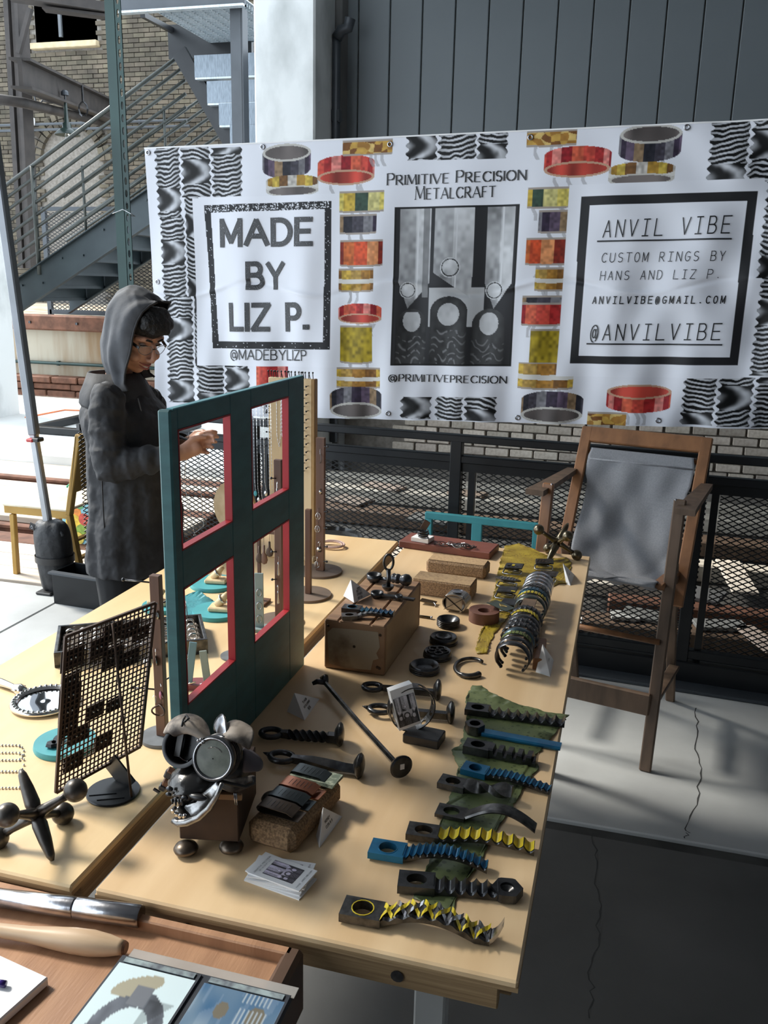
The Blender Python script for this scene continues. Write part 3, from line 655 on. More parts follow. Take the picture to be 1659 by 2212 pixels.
def screw(x0, y0, x1, y1, sd):
    s = sub(x0, y0, x1, y1); u = U[s]; v = Vv[s]; t = (u - x0) / (x1 - x0); r_ = np.random.RandomState(sd)
    edge = .05 * np.sin(v * 190 + sd); m = (t > .05 + edge) & (t < .97 + edge * .6) & (v >= y0) & (v <= y1)
    sl_ = r_.choice([-.9, .9, .5, -.6]); cu = r_.choice([1.2, -1.2, .8])
    q = v / .019 + sl_ * t * 1.6 + cu * 2.2 * (t - .5) ** 2 + .7 * vnoise(u * 40, v * 22, sd)
    g = .5 + .5 * np.sin(q * 6.283); g = np.clip((g - .50) * 5 + .45 * (vnoise(u * 300, v * 120, sd + 1) - .5), 0, 1)
    # smooth shoulder between the threads
    per = .29; ph = (v + sd * .117) % per; k = ph < .10; e = (t - .15 - .5 * np.sin(ph / .10 * 3.14)) 
    sm = np.clip(.5 + .5 * np.sin(e * 7) + .3 * (vnoise(u * 60, v * 50, sd + 2) - .5), 0, 1) ** 1.6
    g = np.where(k, sm, g); g = g * (.6 + .4 * np.sin(np.clip(t, 0, 1) * 3.14))
    c = .006 + .60 * g[..., None] ** 1.5 * np.array([.98, 1.0, 1.05]); m3 = m[..., None]; C[s] = np.where(m3, c, C[s])
PAL = {'dark': [(.018, .018, .026), (.05, .045, .06), (.17, .165, .18), (.03, .02, .04), (.10, .07, .11), (.24, .16, .09)], 'gold': [(.35, .2, .03), (.5, .36, .06), (.15, .07, .02), (.45, .42, .38)],
       'red': [(.5, .06, .04), (.35, .02, .02), (.62, .2, .17), (.25, .01, .015), (.55, .1, .05)], 'amber': [(.5, .3, .06), (.18, .07, .015), (.6, .42, .14), (.35, .17, .03)], 'plaid': [(.6, .5, .12), (.5, .35, .05), (.03, .06, .04), (.55, .5, .2)],
       'orange': [(.55, .07, .02), (.62, .25, .1), (.2, .02, .01), (.5, .12, .03)], 'bands': [(.35, .17, .03), (.2, .09, .02), (.5, .33, .05), (.4, .25, .06)], 'mustard': [(.30, .22, .015), (.38, .29, .03), (.22, .15, .01), (.16, .1, .01)]}
PAL['redtop'] = PAL['red']
def ring(x0, y0, x1, y1, kind, sd):
    s = sub(x0, y0, x1, y1); u = U[s]; v = Vv[s]; cx = (x0 + x1) / 2; hw = (x1 - x0) / 2; h = y1 - y0; n = np.clip((u - cx) / hw, -1, 1); arc_ = np.sqrt(1 - n * n)
    ein = (np.abs(u - cx) <= hw); pal = np.array(PAL[kind]); r_ = np.random.RandomState(sd); big = kind in ('dark', 'gold', 'red', 'redtop') and hw > .09
    c_ = (.18 if big else .06) * h
    th = np.arcsin(n); fi = np.floor((th / 3.14 + .5) * (9 if big else 5)).astype(int) + sd
    col = pal[fi % len(pal)] * (.6 + .8 * vnoise(u * 90, v * 90, sd))[..., None]
    if kind == 'amber':
        cell = np.floor(u * 28 + 1.2 * vnoise(u * 30, v * 30, 5)) * 7 + np.floor(v * 28 + 1.2 * vnoise(u * 28, v * 33, 8)); col = pal[cell.astype(int) % len(pal)] * (.8 + .4 * vnoise(u * 60, v * 60, 3))[..., None]
    if kind == 'mustard': col = pal[0] * (.5 + 1.1 * vnoise(u * 70, v * 60, sd))[..., None]
    if kind in ('bands', 'gold'):
        b = (v - y0 - c_ * arc_) / h; st_ = (np.abs(b - .5) < .10); col = np.where(st_[..., None], np.array((.62, .6, .56)), col)
    top = y0 + c_ * (1 - arc_ * (-1 if kind not in ('redtop',) else 1)) * .6; 
    if big:
        # open ring: an ellipse of the inside shows above (or below) the band
        up = kind in ('redtop', 'dark') and sd % 2 == 0 or kind == 'redtop'
        ry = h * .26; ey = (y0 + ry) if up else (y1 - ry); bot = ey + (1 if up else -1) * 0
        el = ((u - cx) / hw) ** 2 + ((v - ey) / ry) ** 2
        body = ein & ((v > ey) & (v < y1 - ry + ry * arc_) if up else (v < ey) & (v > y0 + ry - ry * arc_))
        C[s] = np.where(body[..., None], col, C[s])
        rim = (el < 1); C[s] = np.where(rim[..., None], np.array((.5, .3, .2)) if kind.startswith('red') else np.array((.5, .48, .44)), C[s])
        el2 = ((u - cx) / (hw * .9)) ** 2 + ((v - ey) / (ry * .74)) ** 2; inn = el2 < 1
        ic = (pal[0] * .7 if kind.startswith('red') else np.array((.10, .085, .08)))[None, None] * (.5 + 1.6 * vnoise(u * 22, v * 5, sd + 9))[..., None]
        C[s] = np.where(inn[..., None], ic, C[s])
    else:
        body = ein & (v > y0 + c_ * arc_ * 0) & (v < y1 - c_ + c_ * arc_)
        C[s] = np.where(body[..., None], col, C[s])
        ed = ein & ((np.abs(v - y0) < .004) | (np.abs(v - (y1 - c_ + c_ * arc_)) < .004)); C[s] = np.where(ed[..., None], np.array((.35, .3, .26)), C[s])
    for k in range(3):                        # loose brush shadows under the ring
        xs = cx + hw * r_.uniform(-.8, .8); s2 = sub(xs - .012, y1, xs + .012, min(1.2, y1 + .05), 0)
        if y1 + .03 < 1.2: put(s2, (np.abs(U[s2] - xs - .01 * np.sin(Vv[s2] * 60)) < .008) * .6, (.3, .29, .3))
ART = [('S', 0.049, 0.001, 0.184, 0.3, 1), ('S', 0.186, 0.006, 0.341, 0.214, 2), ('S', 0.341, 0.012, 0.502, 0.218, 3), ('S', 0.058, 0.3, 0.195, 0.649, 4), ('S', 0.197, 0.213, 0.271, 0.649, 5), ('S', 0.063, 0.649, 0.224, 1.145, 6), ('S', 0.227, 0.649, 0.262, 0.968, 7), ('S', 0.235, 0.967, 0.379, 1.208, 8), ('S', 0.379, 0.965, 0.522, 1.205, 9), ('S', 1.263, -0.001, 1.399, 0.096, 10), ('S', 1.399, 0.002, 1.565, 0.101, 11), ('S', 1.565, 0.005, 1.692, 0.103, 12), ('S', 1.269, 1.096, 1.409, 1.194, 13), ('S', 1.424, 1.093, 1.555, 1.195, 14), ('S', 1.559, 1.09, 1.702, 1.197, 15), ('S', 2.454, 0.002, 2.595, 0.221, 16), ('S', 2.597, 0.0, 2.725, 0.226, 17), ('S', 2.672, 0.227, 2.775, 0.591, 18), ('S', 2.689, 0.591, 2.819, 0.98, 19), ('S', 2.452, 0.99, 2.579, 1.19, 20), ('S', 2.583, 0.988, 2.715, 1.194, 21), ('S', 2.718, 0.986, 2.872, 1.195, 22), ('R', 0.603, 0.008, 0.834, 0.15, 'dark'), ('R', 0.618, 0.137, 0.874, 0.227, 'gold'), ('R', 0.867, 0.065, 1.128, 0.187, 'red'), ('R', 0.98, 0.01, 1.204, 0.067, 'amber'), ('R', 0.971, 0.217, 1.173, 0.299, 'plaid'), ('R', 0.972, 0.312, 1.143, 0.388, 'dark'), ('R', 0.974, 0.418, 1.173, 0.525, 'orange'), ('R', 0.968, 0.538, 1.137, 0.633, 'bands'), ('R', 0.97, 0.684, 1.175, 0.774, 'red'), ('R', 0.978, 0.784, 1.134, 0.948, 'mustard'), ('R', 0.963, 0.971, 1.172, 1.059, 'bands'), ('R', 0.935, 1.053, 1.181, 1.201, 'dark'), ('R', 0.561, 0.963, 0.719, 1.135, 'redtop'), ('R', 1.765, 0.006, 1.963, 0.062, 'amber'), ('R', 1.842, 0.067, 2.101, 0.187, 'red'), ('R', 1.784, 0.223, 1.963, 0.301, 'plaid'), ('R', 1.833, 0.314, 1.963, 0.4, 'dark'), ('R', 1.788, 0.423, 1.964, 0.529, 'orange'), ('R', 1.833, 0.545, 1.966, 0.635, 'bands'), ('R', 1.786, 0.658, 1.965, 0.688, 'dark'), ('R', 1.786, 0.69, 1.965, 0.779, 'red'), ('R', 1.831, 0.798, 1.963, 0.949, 'mustard'), ('R', 1.786, 0.939, 2.017, 1.049, 'bands'), ('R', 1.808, 1.058, 2.065, 1.2, 'dark'), ('R', 2.127, -0.003, 2.355, 0.139, 'dark'), ('R', 2.096, 0.137, 2.341, 0.228, 'gold'), ('R', 2.159, 1.023, 2.412, 1.144, 'redtop'), ('R', 2.088, 1.147, 2.244, 1.208, 'amber'), ('W', 0.241, 0.222, 0.97, 0.964), ('W', 1.946, 0.218, 2.661, 0.992), ('P', 1.223, 0.284, 1.752, 0.954), ('F', [(0.296, 0.25), (0.935, 0.266), (0.933, 0.887), (0.322, 0.877)], 0.032), ('F', [(1.997, 0.262), (2.644, 0.259), (2.647, 0.94), (1.998, 0.938)], 0.034)]
for a in ART:
    if a[0] == 'S': screw(*a[1:])
for k, (v0_, v1_) in enumerate(((0, .4), (.4, .8), (.8, 1.2))): screw(2.79 + .01 * k, v0_, 2.93, v1_, 31 + k)
for i, a in enumerate(ART):
    if a[0] == 'R': ring(*a[1:], i * 3 + 2)
for a in ART:
    if a[0] == 'W': s = sub(*a[1:5], m=0); C[s] = (.76, .77, .82)
# the printed picture: three blades held above three fingertips
X0, Y0, X1, Y1 = [a for a in ART if a[0] == 'P'][0][1:5]
s = sub(X0, Y0, X1, Y1, 0); u = (U[s] - X0) / (X1 - X0); v = (Vv[s] - Y0) / (Y1 - Y0); pc = C[s]; pc[:] = (.02, .02, .022)
def pp(mask, val):
    val = np.asarray(val, float); val = val[..., None] if val.ndim == 2 else val
    pc[:] = np.where(mask[..., None], val * np.array([.97, .98, 1.]), pc)
nn = vnoise(u * 5, v * 4, 31) * .6 + vnoise(u * 30, v * 30, 32) * .4
pp((v > .5) & (v < .75) & (u > .3) & (u < .75), .42 + 0 * u)
def blade(a, b, tip, c0):
    cx = (a + b) / 2; edge = np.where(v < tip - .16, 1, np.clip((tip - v) / .16, 0, 1)); mk = (v < tip) & (u > a + (c0 - a) * (1 - edge)) & (u < b - (b - c0) * (1 - edge)); g = .08 + .50 * nn + .14 * (u > cx); pp(mk, g)
    pp(mk & (np.abs(u - (a + (b - a) * .58)) < .006), .62 + 0 * u)
blade(.045, .30, .63, .12); blade(.33, .65, .565, .64); blade(.75, .97, .635, .83)
pp((u > .24) & (u < .29) & (v < .56), .10 + .2 * nn)
for cx, cy, r_ in ((.12, .515, .06), (.47, .375, .072), (.83, .52, .065)):
    d = np.sqrt(((u - cx)) ** 2 + ((v - cy) * 1.28) ** 2); pp(d < r_ * 1.12, .55 + 0 * u); pp(d < r_, .02 + 0 * u); pp(d < r_ * .88, .25 + .5 * np.clip((nn * 1.4 + (cy - v) * 3), 0, 1))
for cx, w_, top, nl in ((.16, .125, .635, .71), (.47, .155, .555, .67), (.80, .135, .635, .73)):
    yy = np.clip((v - top) / .10, 0, 1); hw = w_ * np.sqrt(1 - (1 - yy) ** 2); mk = (v > top) & (np.abs(u - cx) < hw); sh = np.sqrt(np.clip(1 - ((u - cx) / w_) ** 2, 0, 1))
    wr = np.clip(np.sin(v * 120 + 3 * np.sin(u * 40) + 5 * vnoise(u * 18, v * 20, 7)), 0, 1) ** 3 * (v > nl + .1)
    pp(mk, .012 + .08 * sh * nn + .15 * wr * sh * (vnoise(u * 40, v * 40, 8) > .35)); d = ((u - cx) / (w_ * .58)) ** 2 + ((v - nl) / .072) ** 2; pp((d < 1) & (v > top + .02), .36 + .28 * nn * sh)
bw = .014; pp((u < bw) | (u > 1 - bw) | (v < bw * .8) | (v > 1 - bw * .8), .01 + 0 * u)
# black stamp frames with a worn edge
wear = vnoise(U * 260, Vv * 260, 55)
for a in ART:
    if a[0] == 'F':
        P = a[1]; wd = a[2]
        x0, y0, x1, y1 = (P[0][0] + P[3][0]) / 2, P[0][1], (P[1][0] + P[2][0]) / 2, P[2][1]
        s = sub(x0, y0, x1, y1); u = U[s]; v = Vv[s]; tl = (v - y0) / (y1 - y0); l = P[0][0] + (P[3][0] - P[0][0]) * tl; r_ = P[1][0] + (P[2][0] - P[1][0]) * tl
        mk = (u > l) & (u < r_) & (v > y0) & (v < y1) & ~((u > l + wd) & (u < r_ - wd) & (v > y0 + wd) & (v < y1 - wd))
        if x0 < 1: mk &= ~((wear[s] > .9) | ((wear[s] > .68) & (v < y0 + wd)))
        C[s] = np.where(mk[..., None], np.array((.018, .018, .02)), C[s])
X, Y, Z = bpos(U, Vv)
co = np.stack([X, Y, Z], -1).reshape(-1, 3).astype(np.float32)
me = bpy.data.meshes.new('sheet'); nq = (NU - 1) * (NV - 1); me.vertices.add(NU * NV); me.vertices.foreach_set('co', co.ravel())
i0 = (np.arange(NV - 1)[:, None] * NU + np.arange(NU - 1)[None]).ravel(); quads = np.stack([i0, i0 + NU, i0 + NU + 1, i0 + 1], 1).astype(np.int32)
me.loops.add(nq * 4); me.loops.foreach_set('vertex_index', quads.ravel()); me.polygons.add(nq); me.polygons.foreach_set('loop_start', np.arange(0, nq * 4, 4, dtype=np.int32)); me.polygons.foreach_set('loop_total', np.full(nq, 4, np.int32))
me.polygons.foreach_set('use_smooth', np.ones(nq, bool)); me.update(calc_edges=True)
ca = me.color_attributes.new('print', 'FLOAT_COLOR', 'POINT'); ca.data.foreach_set('color', np.concatenate([C.reshape(-1, 3), np.ones((NU * NV, 1))], 1).astype(np.float32).ravel())
me.materials.append(vcol_mat('printed_vinyl', .5, .22)); so = bpy.data.objects.new('sheet', me); COL.objects.link(so); so.parent = ban
ink = M('black_print', (.014, .014, .016), None, .45)
def wornink():
    m = M('worn_black_print', (.016, .016, .018), (.30, .30, .32), .45, scale=260, contrast=(.31, .345), detail=2); return m
for sx, (tx, a0, v0, a1, v1, h, stl) in enumerate([('MADE', 0.389, 0.424, 0.839, 0.427, 0.1026, 'bold'), ('BY', 0.523, 0.612, 0.7, 0.611, 0.1031, 'bold'), ('LIZ P.', 0.428, 0.798, 0.826, 0.797, 0.1074, 'bold'), ('@MADEBYLIZP', 0.417, 0.936, 0.817, 0.936, 0.0443, 'sans'), ('PRIMITIVE PRECISION', 1.188, 0.194, 1.771, 0.189, 0.0385, 'serif'), ('METALCRAFT', 1.31, 0.254, 1.649, 0.252, 0.0425, 'serif'), ('@PRIMITIVEPRECISION', 1.216, 1.025, 1.736, 1.029, 0.0306, 'serif'), ('ANVIL VIBE', 2.083, 0.424, 2.569, 0.416, 0.0645, 'mono'), ('CUSTOM RINGS BY', 2.089, 0.523, 2.559, 0.522, 0.0364, 'mono'), ('HANS AND LIZ P.', 2.089, 0.594, 2.553, 0.591, 0.0349, 'mono'), ('ANVILVIBE@GMAIL.COM', 2.066, 0.689, 2.577, 0.689, 0.0279, 'monob'), ('@ANVILVIBE', 2.062, 0.84, 2.578, 0.834, 0.0643, 'mono')]):
    kw = dict(bold=dict(wt=.21, gap=.27), sans=dict(wt=.11, gap=.22), serif=dict(wt=.155, gap=.24, serif=True, caps=1.22), mono=dict(wt=.075, mono=.95), monob=dict(wt=.15, mono=1.1))[stl]
    sl_ = (v1 - v0) / (a1 - a0)
    sh = .06 if stl.startswith('mono') else 0
    def fm(x, y, v0=v0, a0=a0, sl_=sl_, sh=sh): return bpos(x + y * sh, v0 + sl_ * (x - a0) - y, .0034)
    text_mesh('lettering', tx, wornink() if stl == 'bold' else ink, ban, fm, a0, a1, h, label='black lettering reading %s' % tx, **kw)
for (a0, v0, a1, v1) in ((2.072, .436, 2.571, .435), (2.061, .852, 2.58, .853)):
    mb = MB(); n = 50
    for i in range(n): 
        xa, xb = a0 + (a1 - a0) * i / n, a0 + (a1 - a0) * (i + 1) / n; mb.add([bpos(xa, v0, .0034), bpos(xb, v0, .0034), bpos(xb, v0 + .006, .0034), bpos(xa, v0 + .006, .0034)], [(0, 1, 2, 3)])
    mb.build('underline', ink, ban)
gm = None
for (u_, v_) in [(.02, .02), (.604, .018), (1.194, .03), (1.781, .027), (2.369, .017), (2.95, .02), (.62, 1.17), (1.215, 1.17), (1.796, 1.177), (2.371, 1.174), (2.95, 1.17), (.032, .583)]:
    p = V(bpos(u_, v_, .004)); g = MB().tube([(.009 * math.cos(6.283 * k / 14), 0, .009 * math.sin(6.283 * k / 14)) for k in range(14)], .0032, 6, closed=True).build('grommet', steel, ban, True) if gm is None else part('grommet', gm, ban)
    gm = g.data; g.location = p
mb = MB()
for k in range(60):
    a, b = BAN_W * k / 60, BAN_W * (k + 1) / 60
    mb.add([bpos(a, -.002, .003), bpos(b, -.002, .003), bpos(b, .004, .003), bpos(a, .004, .003)], [(0, 1, 2, 3)])
mb.build('top_hem', white, ban)
for s_ in (.03, .6, 1.2, 1.8, 2.4, 2.94):   # ties and the poles that carry the banner
    pass
t = thing('banner_frame', 'thin dark pipe frame carrying the banner from behind', 'frame', FO + fn * .085, FA)
MB().tube([(US0 + .01, 0, .97), (US0 + .01, 0, 2.12)], .01, 8).build('upright', blackm, t, True); MB().tube([(US0 + BAN_W - .01, 0, .97), (US0 + BAN_W - .01, 0, 2.15)], .01, 8).build('upright', blackm, t, True)
MB().tube([(US0, 0, 2.13), (US0 + BAN_W, 0, 2.165)], .009, 8).build('crossbar', blackm, t, True)
# ------------------------------------------------------------------ tables
TZ = .75
def make_table(name, label, x0, x1, y0, y1, top, legs):
    t = thing(name, label, 'table', ((x0 + x1) / 2, (y0 + y1) / 2, 0)); w_, d = x1 - x0, y1 - y0
    BX('tabletop', top, t, (0, 0, TZ - .009), (w_, d, .018), b=.003)
    BX('edge_band', plyedge, t, (0, 0, TZ - .013), (w_ + .001, d + .001, .007))
    for s in (-1, 1):
        BX('apron', plyedge, t, (0, s * (d / 2 - .022), TZ - .040), (w_ - .05, .02, .042), b=.002)
        BX('apron', plyedge, t, (s * (w_ / 2 - .020), 0, TZ - .040), (.018, d - .08, .042), b=.002)
    BX('cross_brace', plyedge, t, (0, 0, TZ - .040), (w_ - .08, .02, .04))
    lm = M('white_painted_leg', (.52, .53, .52), (.42, .43, .42), .6, scale=4)
    for (lx, ly) in legs: BX('leg', lm, t, (lx, ly, (TZ - .06) / 2), (.045, .035, TZ - .06), b=.003)
    for lx in (-w_ / 2 + .14, w_ / 2 - .16): MB().lathe([(.001, 0), (.008, 0), (.009, .002), (.001, .003)], 12).build('bolt_head', iron, t).matrix_local = Matrix.Translation((lx, -d / 2 + .012, TZ - .042)) @ Matrix.Rotation(R(90), 4, 'X')
    return t
T1 = make_table('plywood_table', 'right long narrow plywood table holding the forged bottle openers', -.675, -.067, .948, 2.86, plyR, [(.178, -.87), (-.22, -.87), (.2, .85), (-.2, .85)])
T2 = make_table('plywood_table', 'left long narrow plywood table holding the jewellery displays', -1.312, -.71, .942, 2.82, ply, [(.2, -.87), (-.2, -.87), (.2, .85), (-.2, .85)])
# ------------------------------------------------------------------ canvas chair
CH = thing('folding_canvas_chair', 'tall wooden folding chair with a grey canvas sling behind the far end of the table', 'chair', (-.045, 2.919, 0), R(-12.6))
for s in (-1, 1):
    x = .225 * s
    MB().bar((x, 0, .0), (x, .13, .935), .022, .04, up=(1, 0, 0), bev=.004).build('front_post', chairwood if s < 0 else oldwood, CH)
    MB().bar((x - .028 * s, .60, 0), (x - .028 * s, .31, .66), .020, .036, up=(1, 0, 0), bev=.004).build('rear_leg', oldwood, CH)
    MB().bar((x, .60, 1.075), (x, .31, .50), .020, .042, up=(1, 0, 0), bev=.004).build('back_post', chairwood, CH)
    MB().bar((x - .03 * s, .03, .655), (x - .03 * s, .44, .60), .018, .042, up=(1, 0, 0), bev=.004).build('seat_rail', chairwood, CH)
    arm = MB().prism([(-.03, .04), (.035, .04), (.032, .10), (.022, .50), (-.018, .50), (-.03, .12)], 0, .02)
    o = arm.build('armrest', oldwood, CH); o.location = (x + .026 * s, .02, .90); o.scale = (s, 1, 1)
    MB().bar((x - .012 * s, .12, .22), (x - .012 * s, .50, .19), .016, .04, up=(1, 0, 0), bev=.003).build('side_stretcher', oldwood, CH)
    MB().ball((x - .013 * s, .125, .93), .007).build('rivet', steel, CH, True)
BX('top_rail', chairwood, CH, (0, .588, 1.048), (.44, .022, .062), Euler((R(-27), 0, 0)), b=.004)
for y, z in ((.566, .985), (.034, .652)): MB().tube([(-.22, y, z), (.22, y, z)], .0085, 10).build('canvas_rod', chairwood, CH, True)
MB().tube([(-.22, .05, .455), (.22, .05, .455)], .010, 10).build('front_dowel', chairwood, CH, True)
BX('lower_rail', oldwood, CH, (0, .022, .235), (.43, .02, .078), b=.004)
prof = [(.565, .955, 0), (.572, 1.0, 0), (.550, 1.003, 0), (.536, .97, 0), (.50, .86, .02), (.44, .75, .045), (.385, .66, .055), (.335, .595, .035), (.25, .585, .01), (.14, .62, .0), (.05, .672, .0), (.022, .676, 0), (.014, .655, 0), (.03, .645, 0)]
Pn = []
for a, b in zip(prof, prof[1:]):
    for k in range(5): t_ = k / 5; Pn.append((a[0] + (b[0] - a[0]) * t_, a[1] + (b[1] - a[1]) * t_, a[2] + (b[2] - a[2]) * t_))
Pn.append(prof[-1]); nx = 40; vs_ = []
for j, (y, z, sg) in enumerate(Pn):
    hw = .196 + .004 * math.sin(j * .5) - (.006 if 18 < j < 45 else 0)
    for i in range(nx + 1):
        q = i / nx * 2 - 1; sag = (1 - q * q); mid = 1 if 15 < j < 60 else 0
        wv = mid * 1.7 * (.006 * math.sin((q * .7 + j * .045) * 7) * math.exp(-((j - 30) / 12) ** 2) + .005 * math.sin((q * 1.3 - j * .05) * 8 + 1) * math.exp(-((j - 34) / 14) ** 2) + .003 * math.sin(q * 9 + j * .4))
        vs_.append((q * hw, y + sg * .25 * sag + wv, z - (sg * .5 + (.008 if 36 < j < 58 else 0)) * sag + wv * .6))
cb = MB().add(vs_, [(j * (nx + 1) + i, j * (nx + 1) + i + 1, (j + 1) * (nx + 1) + i + 1, (j + 1) * (nx + 1) + i) for j in range(len(Pn) - 1) for i in range(nx)])
cv = cb.build('canvas_sling', fabric, CH, True); md = cv.modifiers.new('thick', 'SOLIDIFY'); md.thickness = .0025
MB().tube([(-.197, .535, .962), (.197, .535, .962)], .0035, 8).build('hem_roll', fabric, CH, True)
# teal chair back and black round side table behind
tc_ = thing('teal_rack', 'low teal painted wooden rack standing against the mesh fence', 'rack', (oy(1045, 1150, 3.585).x, 3.585, 0), R(-3.7))
l_, r_ = oy(917, 1105, 3.585).x - tc_.location.x, oy(1184, 1128, 3.585).x - tc_.location.x; zt = oy(1045, 1118, 3.585).z
BX('top_rail', tealb, tc_, ((l_ + r_) / 2, 0, zt - .015), (r_ - l_, .02, .032), b=.004)
for x in (l_ + .012, oy(1030, 1150, 3.585).x - tc_.location.x, oy(1158, 1150, 3.585).x - tc_.location.x, r_ - .012): BX('slat', tealb, tc_, (x, 0, zt - .13), (.045 if abs(x) < .2 else .024, .018, .24), b=.003)
BX('lower_rail', tealb, tc_, ((l_ + r_) / 2, 0, zt - .27), (r_ - l_, .02, .05), b=.004)
for x in (l_ + .02, r_ - .02):
    BX('leg', tealb, tc_, (x, 0, (zt - .03) / 2), (.026, .024, zt - .03), b=.003)
q = on(742, 1134, .62); rt_ = thing('round_side_table', 'black round glossy side table behind the left display stands', 'table', (q.x - .01, 3.2, 0))
MB().lathe([(.001, .60), (.14, .60), (.152, .603), (.154, .625), (.148, .627), (.145, .612), (.001, .61)], 48, caps=False).build('tabletop', M('black_gloss_tray', (.01, .01, .011), (.03, .03, .03), .12, scale=120, contrast=(.5, .72)), rt_, 'auto')
MB().tube([(0, 0, .02), (0, 0, .6)], .02, 12).build('stem', blackm, rt_, True); MB().lathe([(.13, 0), (.13, .01), (.03, .03), (.001, .03)], 32).build('foot', blackm, rt_, 'auto')

# ------------------------------------------------------------------ forged bottle openers
def opener(hp, tp, w_, label, curve=lambda t: 0., n=9, amp=.004, paint=None, mat=iron, headmat=None, kind='scallop', th=.011, group='forged bottle openers on green leather', taper=1.0, tail=None, z0=TZ + .003):
    a, b = on(*hp, z0), on(*tp, z0); L_ = (b - a).length; rz = math.atan2(b.y - a.y, b.x - a.x)
    o = thing('bottle_opener', label, 'bottle opener', a, rz, group); hl = w_ * 1.45
    N = 32
    if kind == 'nut':
        outer = [(w_ * .62 + w_ * .62 * math.cos(6.283 * k / N) * 1, w_ * .62 * math.sin(6.283 * k / N)) for k in range(N)]
        hx = []
        for k in range(N):
            a_ = 6.283 * k / N; m_ = math.cos(math.pi / 6) / math.cos((a_ % (math.pi / 3)) - math.pi / 6); hx.append((w_ * .66 + w_ * .66 * m_ * math.cos(a_), w_ * .66 * m_ * math.sin(a_)))
        MB().holed(hx, circ(N, w_ * .36, w_ * .66), 0, .019).build('head', steel if not headmat else headmat, o); hl = w_ * 1.25
    else:
        ou = rect_ring(N, 0, hl, -w_ / 2, w_ / 2, hl * .5, 0)
        inn = [(hl * .5 + w_ * .36 * math.cos(6.283 * k / N) * 1.12, w_ * .33 * math.sin(6.283 * k / N)) for k in range(N)]
        lift = curve(0)
        MB().holed(ou, inn, lift, lift + th).build('head', headmat or mat, o); 
    # body
    S = n * 8; rings = []
    def top(t):
        if kind in ('flat', 'nut'): return 0
        if kind == 'notch': return amp * (1 if math.sin(t * n * 6.283) > -.1 else -1)
        return amp * (1 - 2 * abs(math.sin(t * n * math.pi))) if kind == 'scallop' else amp * math.sin(t * n * 6.283)
    def cen(t):
        x = hl - .002 + (L_ - hl) * t; return x, curve(t)
    for i in range(S + 1):
        t = i / S; x, z = cen(t); hw = w_ / 2 * (.80 + (taper - .8) * t if taper != 1 else .80)
        if kind == 'twist': hw = w_ * (.30 + .16 * abs(math.sin(t * 5 + .5)))
        if tail == 'point' and t > .9: hw *= .55 + .45 * (1 - (t - .9) / .1)
        tp_ = th * .82 + top(t); bt = 0.
        if kind == 'twist':
            ang = t * 4.5; c_, s_ = math.cos(ang), math.sin(ang); zc = z + th * .7
            rings.append([V((x, hw * c_ * u - .006 * s_ * v, zc + hw * s_ * u * .6 + .006 * c_ * v)) for u, v in ((-1, -1), (1, -1), (1.05, 0), (1, 1), (-1, 1), (-1.05, 0))])
        else:
            c_ = min(.003, hw * .3); rings.append([V((x, -hw, z + bt)), V((x, hw, z + bt)), V((x, hw, z + tp_ - c_)), V((x, hw - c_, z + tp_)), V((x, -hw + c_, z + tp_)), V((x, -hw, z + tp_ - c_))])
    MB().loft(rings).build('handle', mat, o, 'auto' if kind == 'twist' else False)
    if kind == 'hexend' or tail == 'hex':
        hx = [(w_ * .62 * math.cos(6.283 * k / N) * (math.cos(math.pi / 6) / math.cos(((6.283 * k / N) % (math.pi / 3)) - math.pi / 6)), w_ * .62 * math.sin(6.283 * k / N) * (math.cos(math.pi / 6) / math.cos(((6.283 * k / N) % (math.pi / 3)) - math.pi / 6))) for k in range(N)]
        e = MB().holed(hx, circ(N, w_ * .28), 0, .013); e.build('hex_end', mat, o).location = (L_ + w_ * .3, 0, 0); MB().lathe([(.001, .002), (w_ * .28, .009)], 20, caps=False).build('cup', iron2, o, True).location = (L_ + w_ * .3, 0, 0)
    if tail == 'curl':
        x, z = cen(1); MB().loft([[V((x - .003 + k * .004, s_ * w_ * .30 * (1 - k * .12), z + .0 + .0022 * k * k * .5)), V((x - .003 + k * .004, s_ * w_ * .30 * (1 - k * .12), z + .008 + .0022 * k * k * .5))][0:2] + [V((x - .003 + k * .004, -w_ * .30 * (1 - k * .12), z + .008 + .0011 * k * k)), V((x - .003 + k * .004, -w_ * .30 * (1 - k * .12), z + .0011 * k * k))] for k in range(6) for s_ in (1,)]).build('curl', steel, o, 'auto')
    if paint:
        for k in range(n):
            ta, tb = (k + .06) / n, (k + .94) / n
            if kind == 'braid':
                for sg in (-1, 1):
                    P = []
                    for j in range(6):
                        t = ta + (tb - ta) * j / 5 + 0; x, z = cen(min(t, 1)); yy = sg * (w_ * .34) * (2 * j / 5 - 1); P.append((V((x, yy - .0052, z + th * .82 + top(t) + .0012 + .002 * math.sin(j / 5 * 3.14))), V((x, yy + .0052, z + th * .82 + top(t) + .0012 + .002 * math.sin(j / 5 * 3.14)))))
                    MB().add([q for p in P for q in p], [(2 * i, 2 * i + 1, 2 * i + 3, 2 * i + 2) for i in range(5)]).build('painted_facet', paint if (k + sg) % 3 else steel, o)
            else:
                P = []; hw = w_ * .37 * (1 if taper == 1 else (.8 + (taper - .8) * ta) / .8)
                for j in range(7):
                    t = ta + (tb - ta) * j / 6; x, z = cen(t); P += [(x, -hw, z + th * .82 + top(t) + .0004), (x, hw, z + th * .82 + top(t) + .0004)]
                MB().add(P, [(2 * i, 2 * i + 1, 2 * i + 3, 2 * i + 2) for i in range(6)]).build('painted_facet', paint, o)
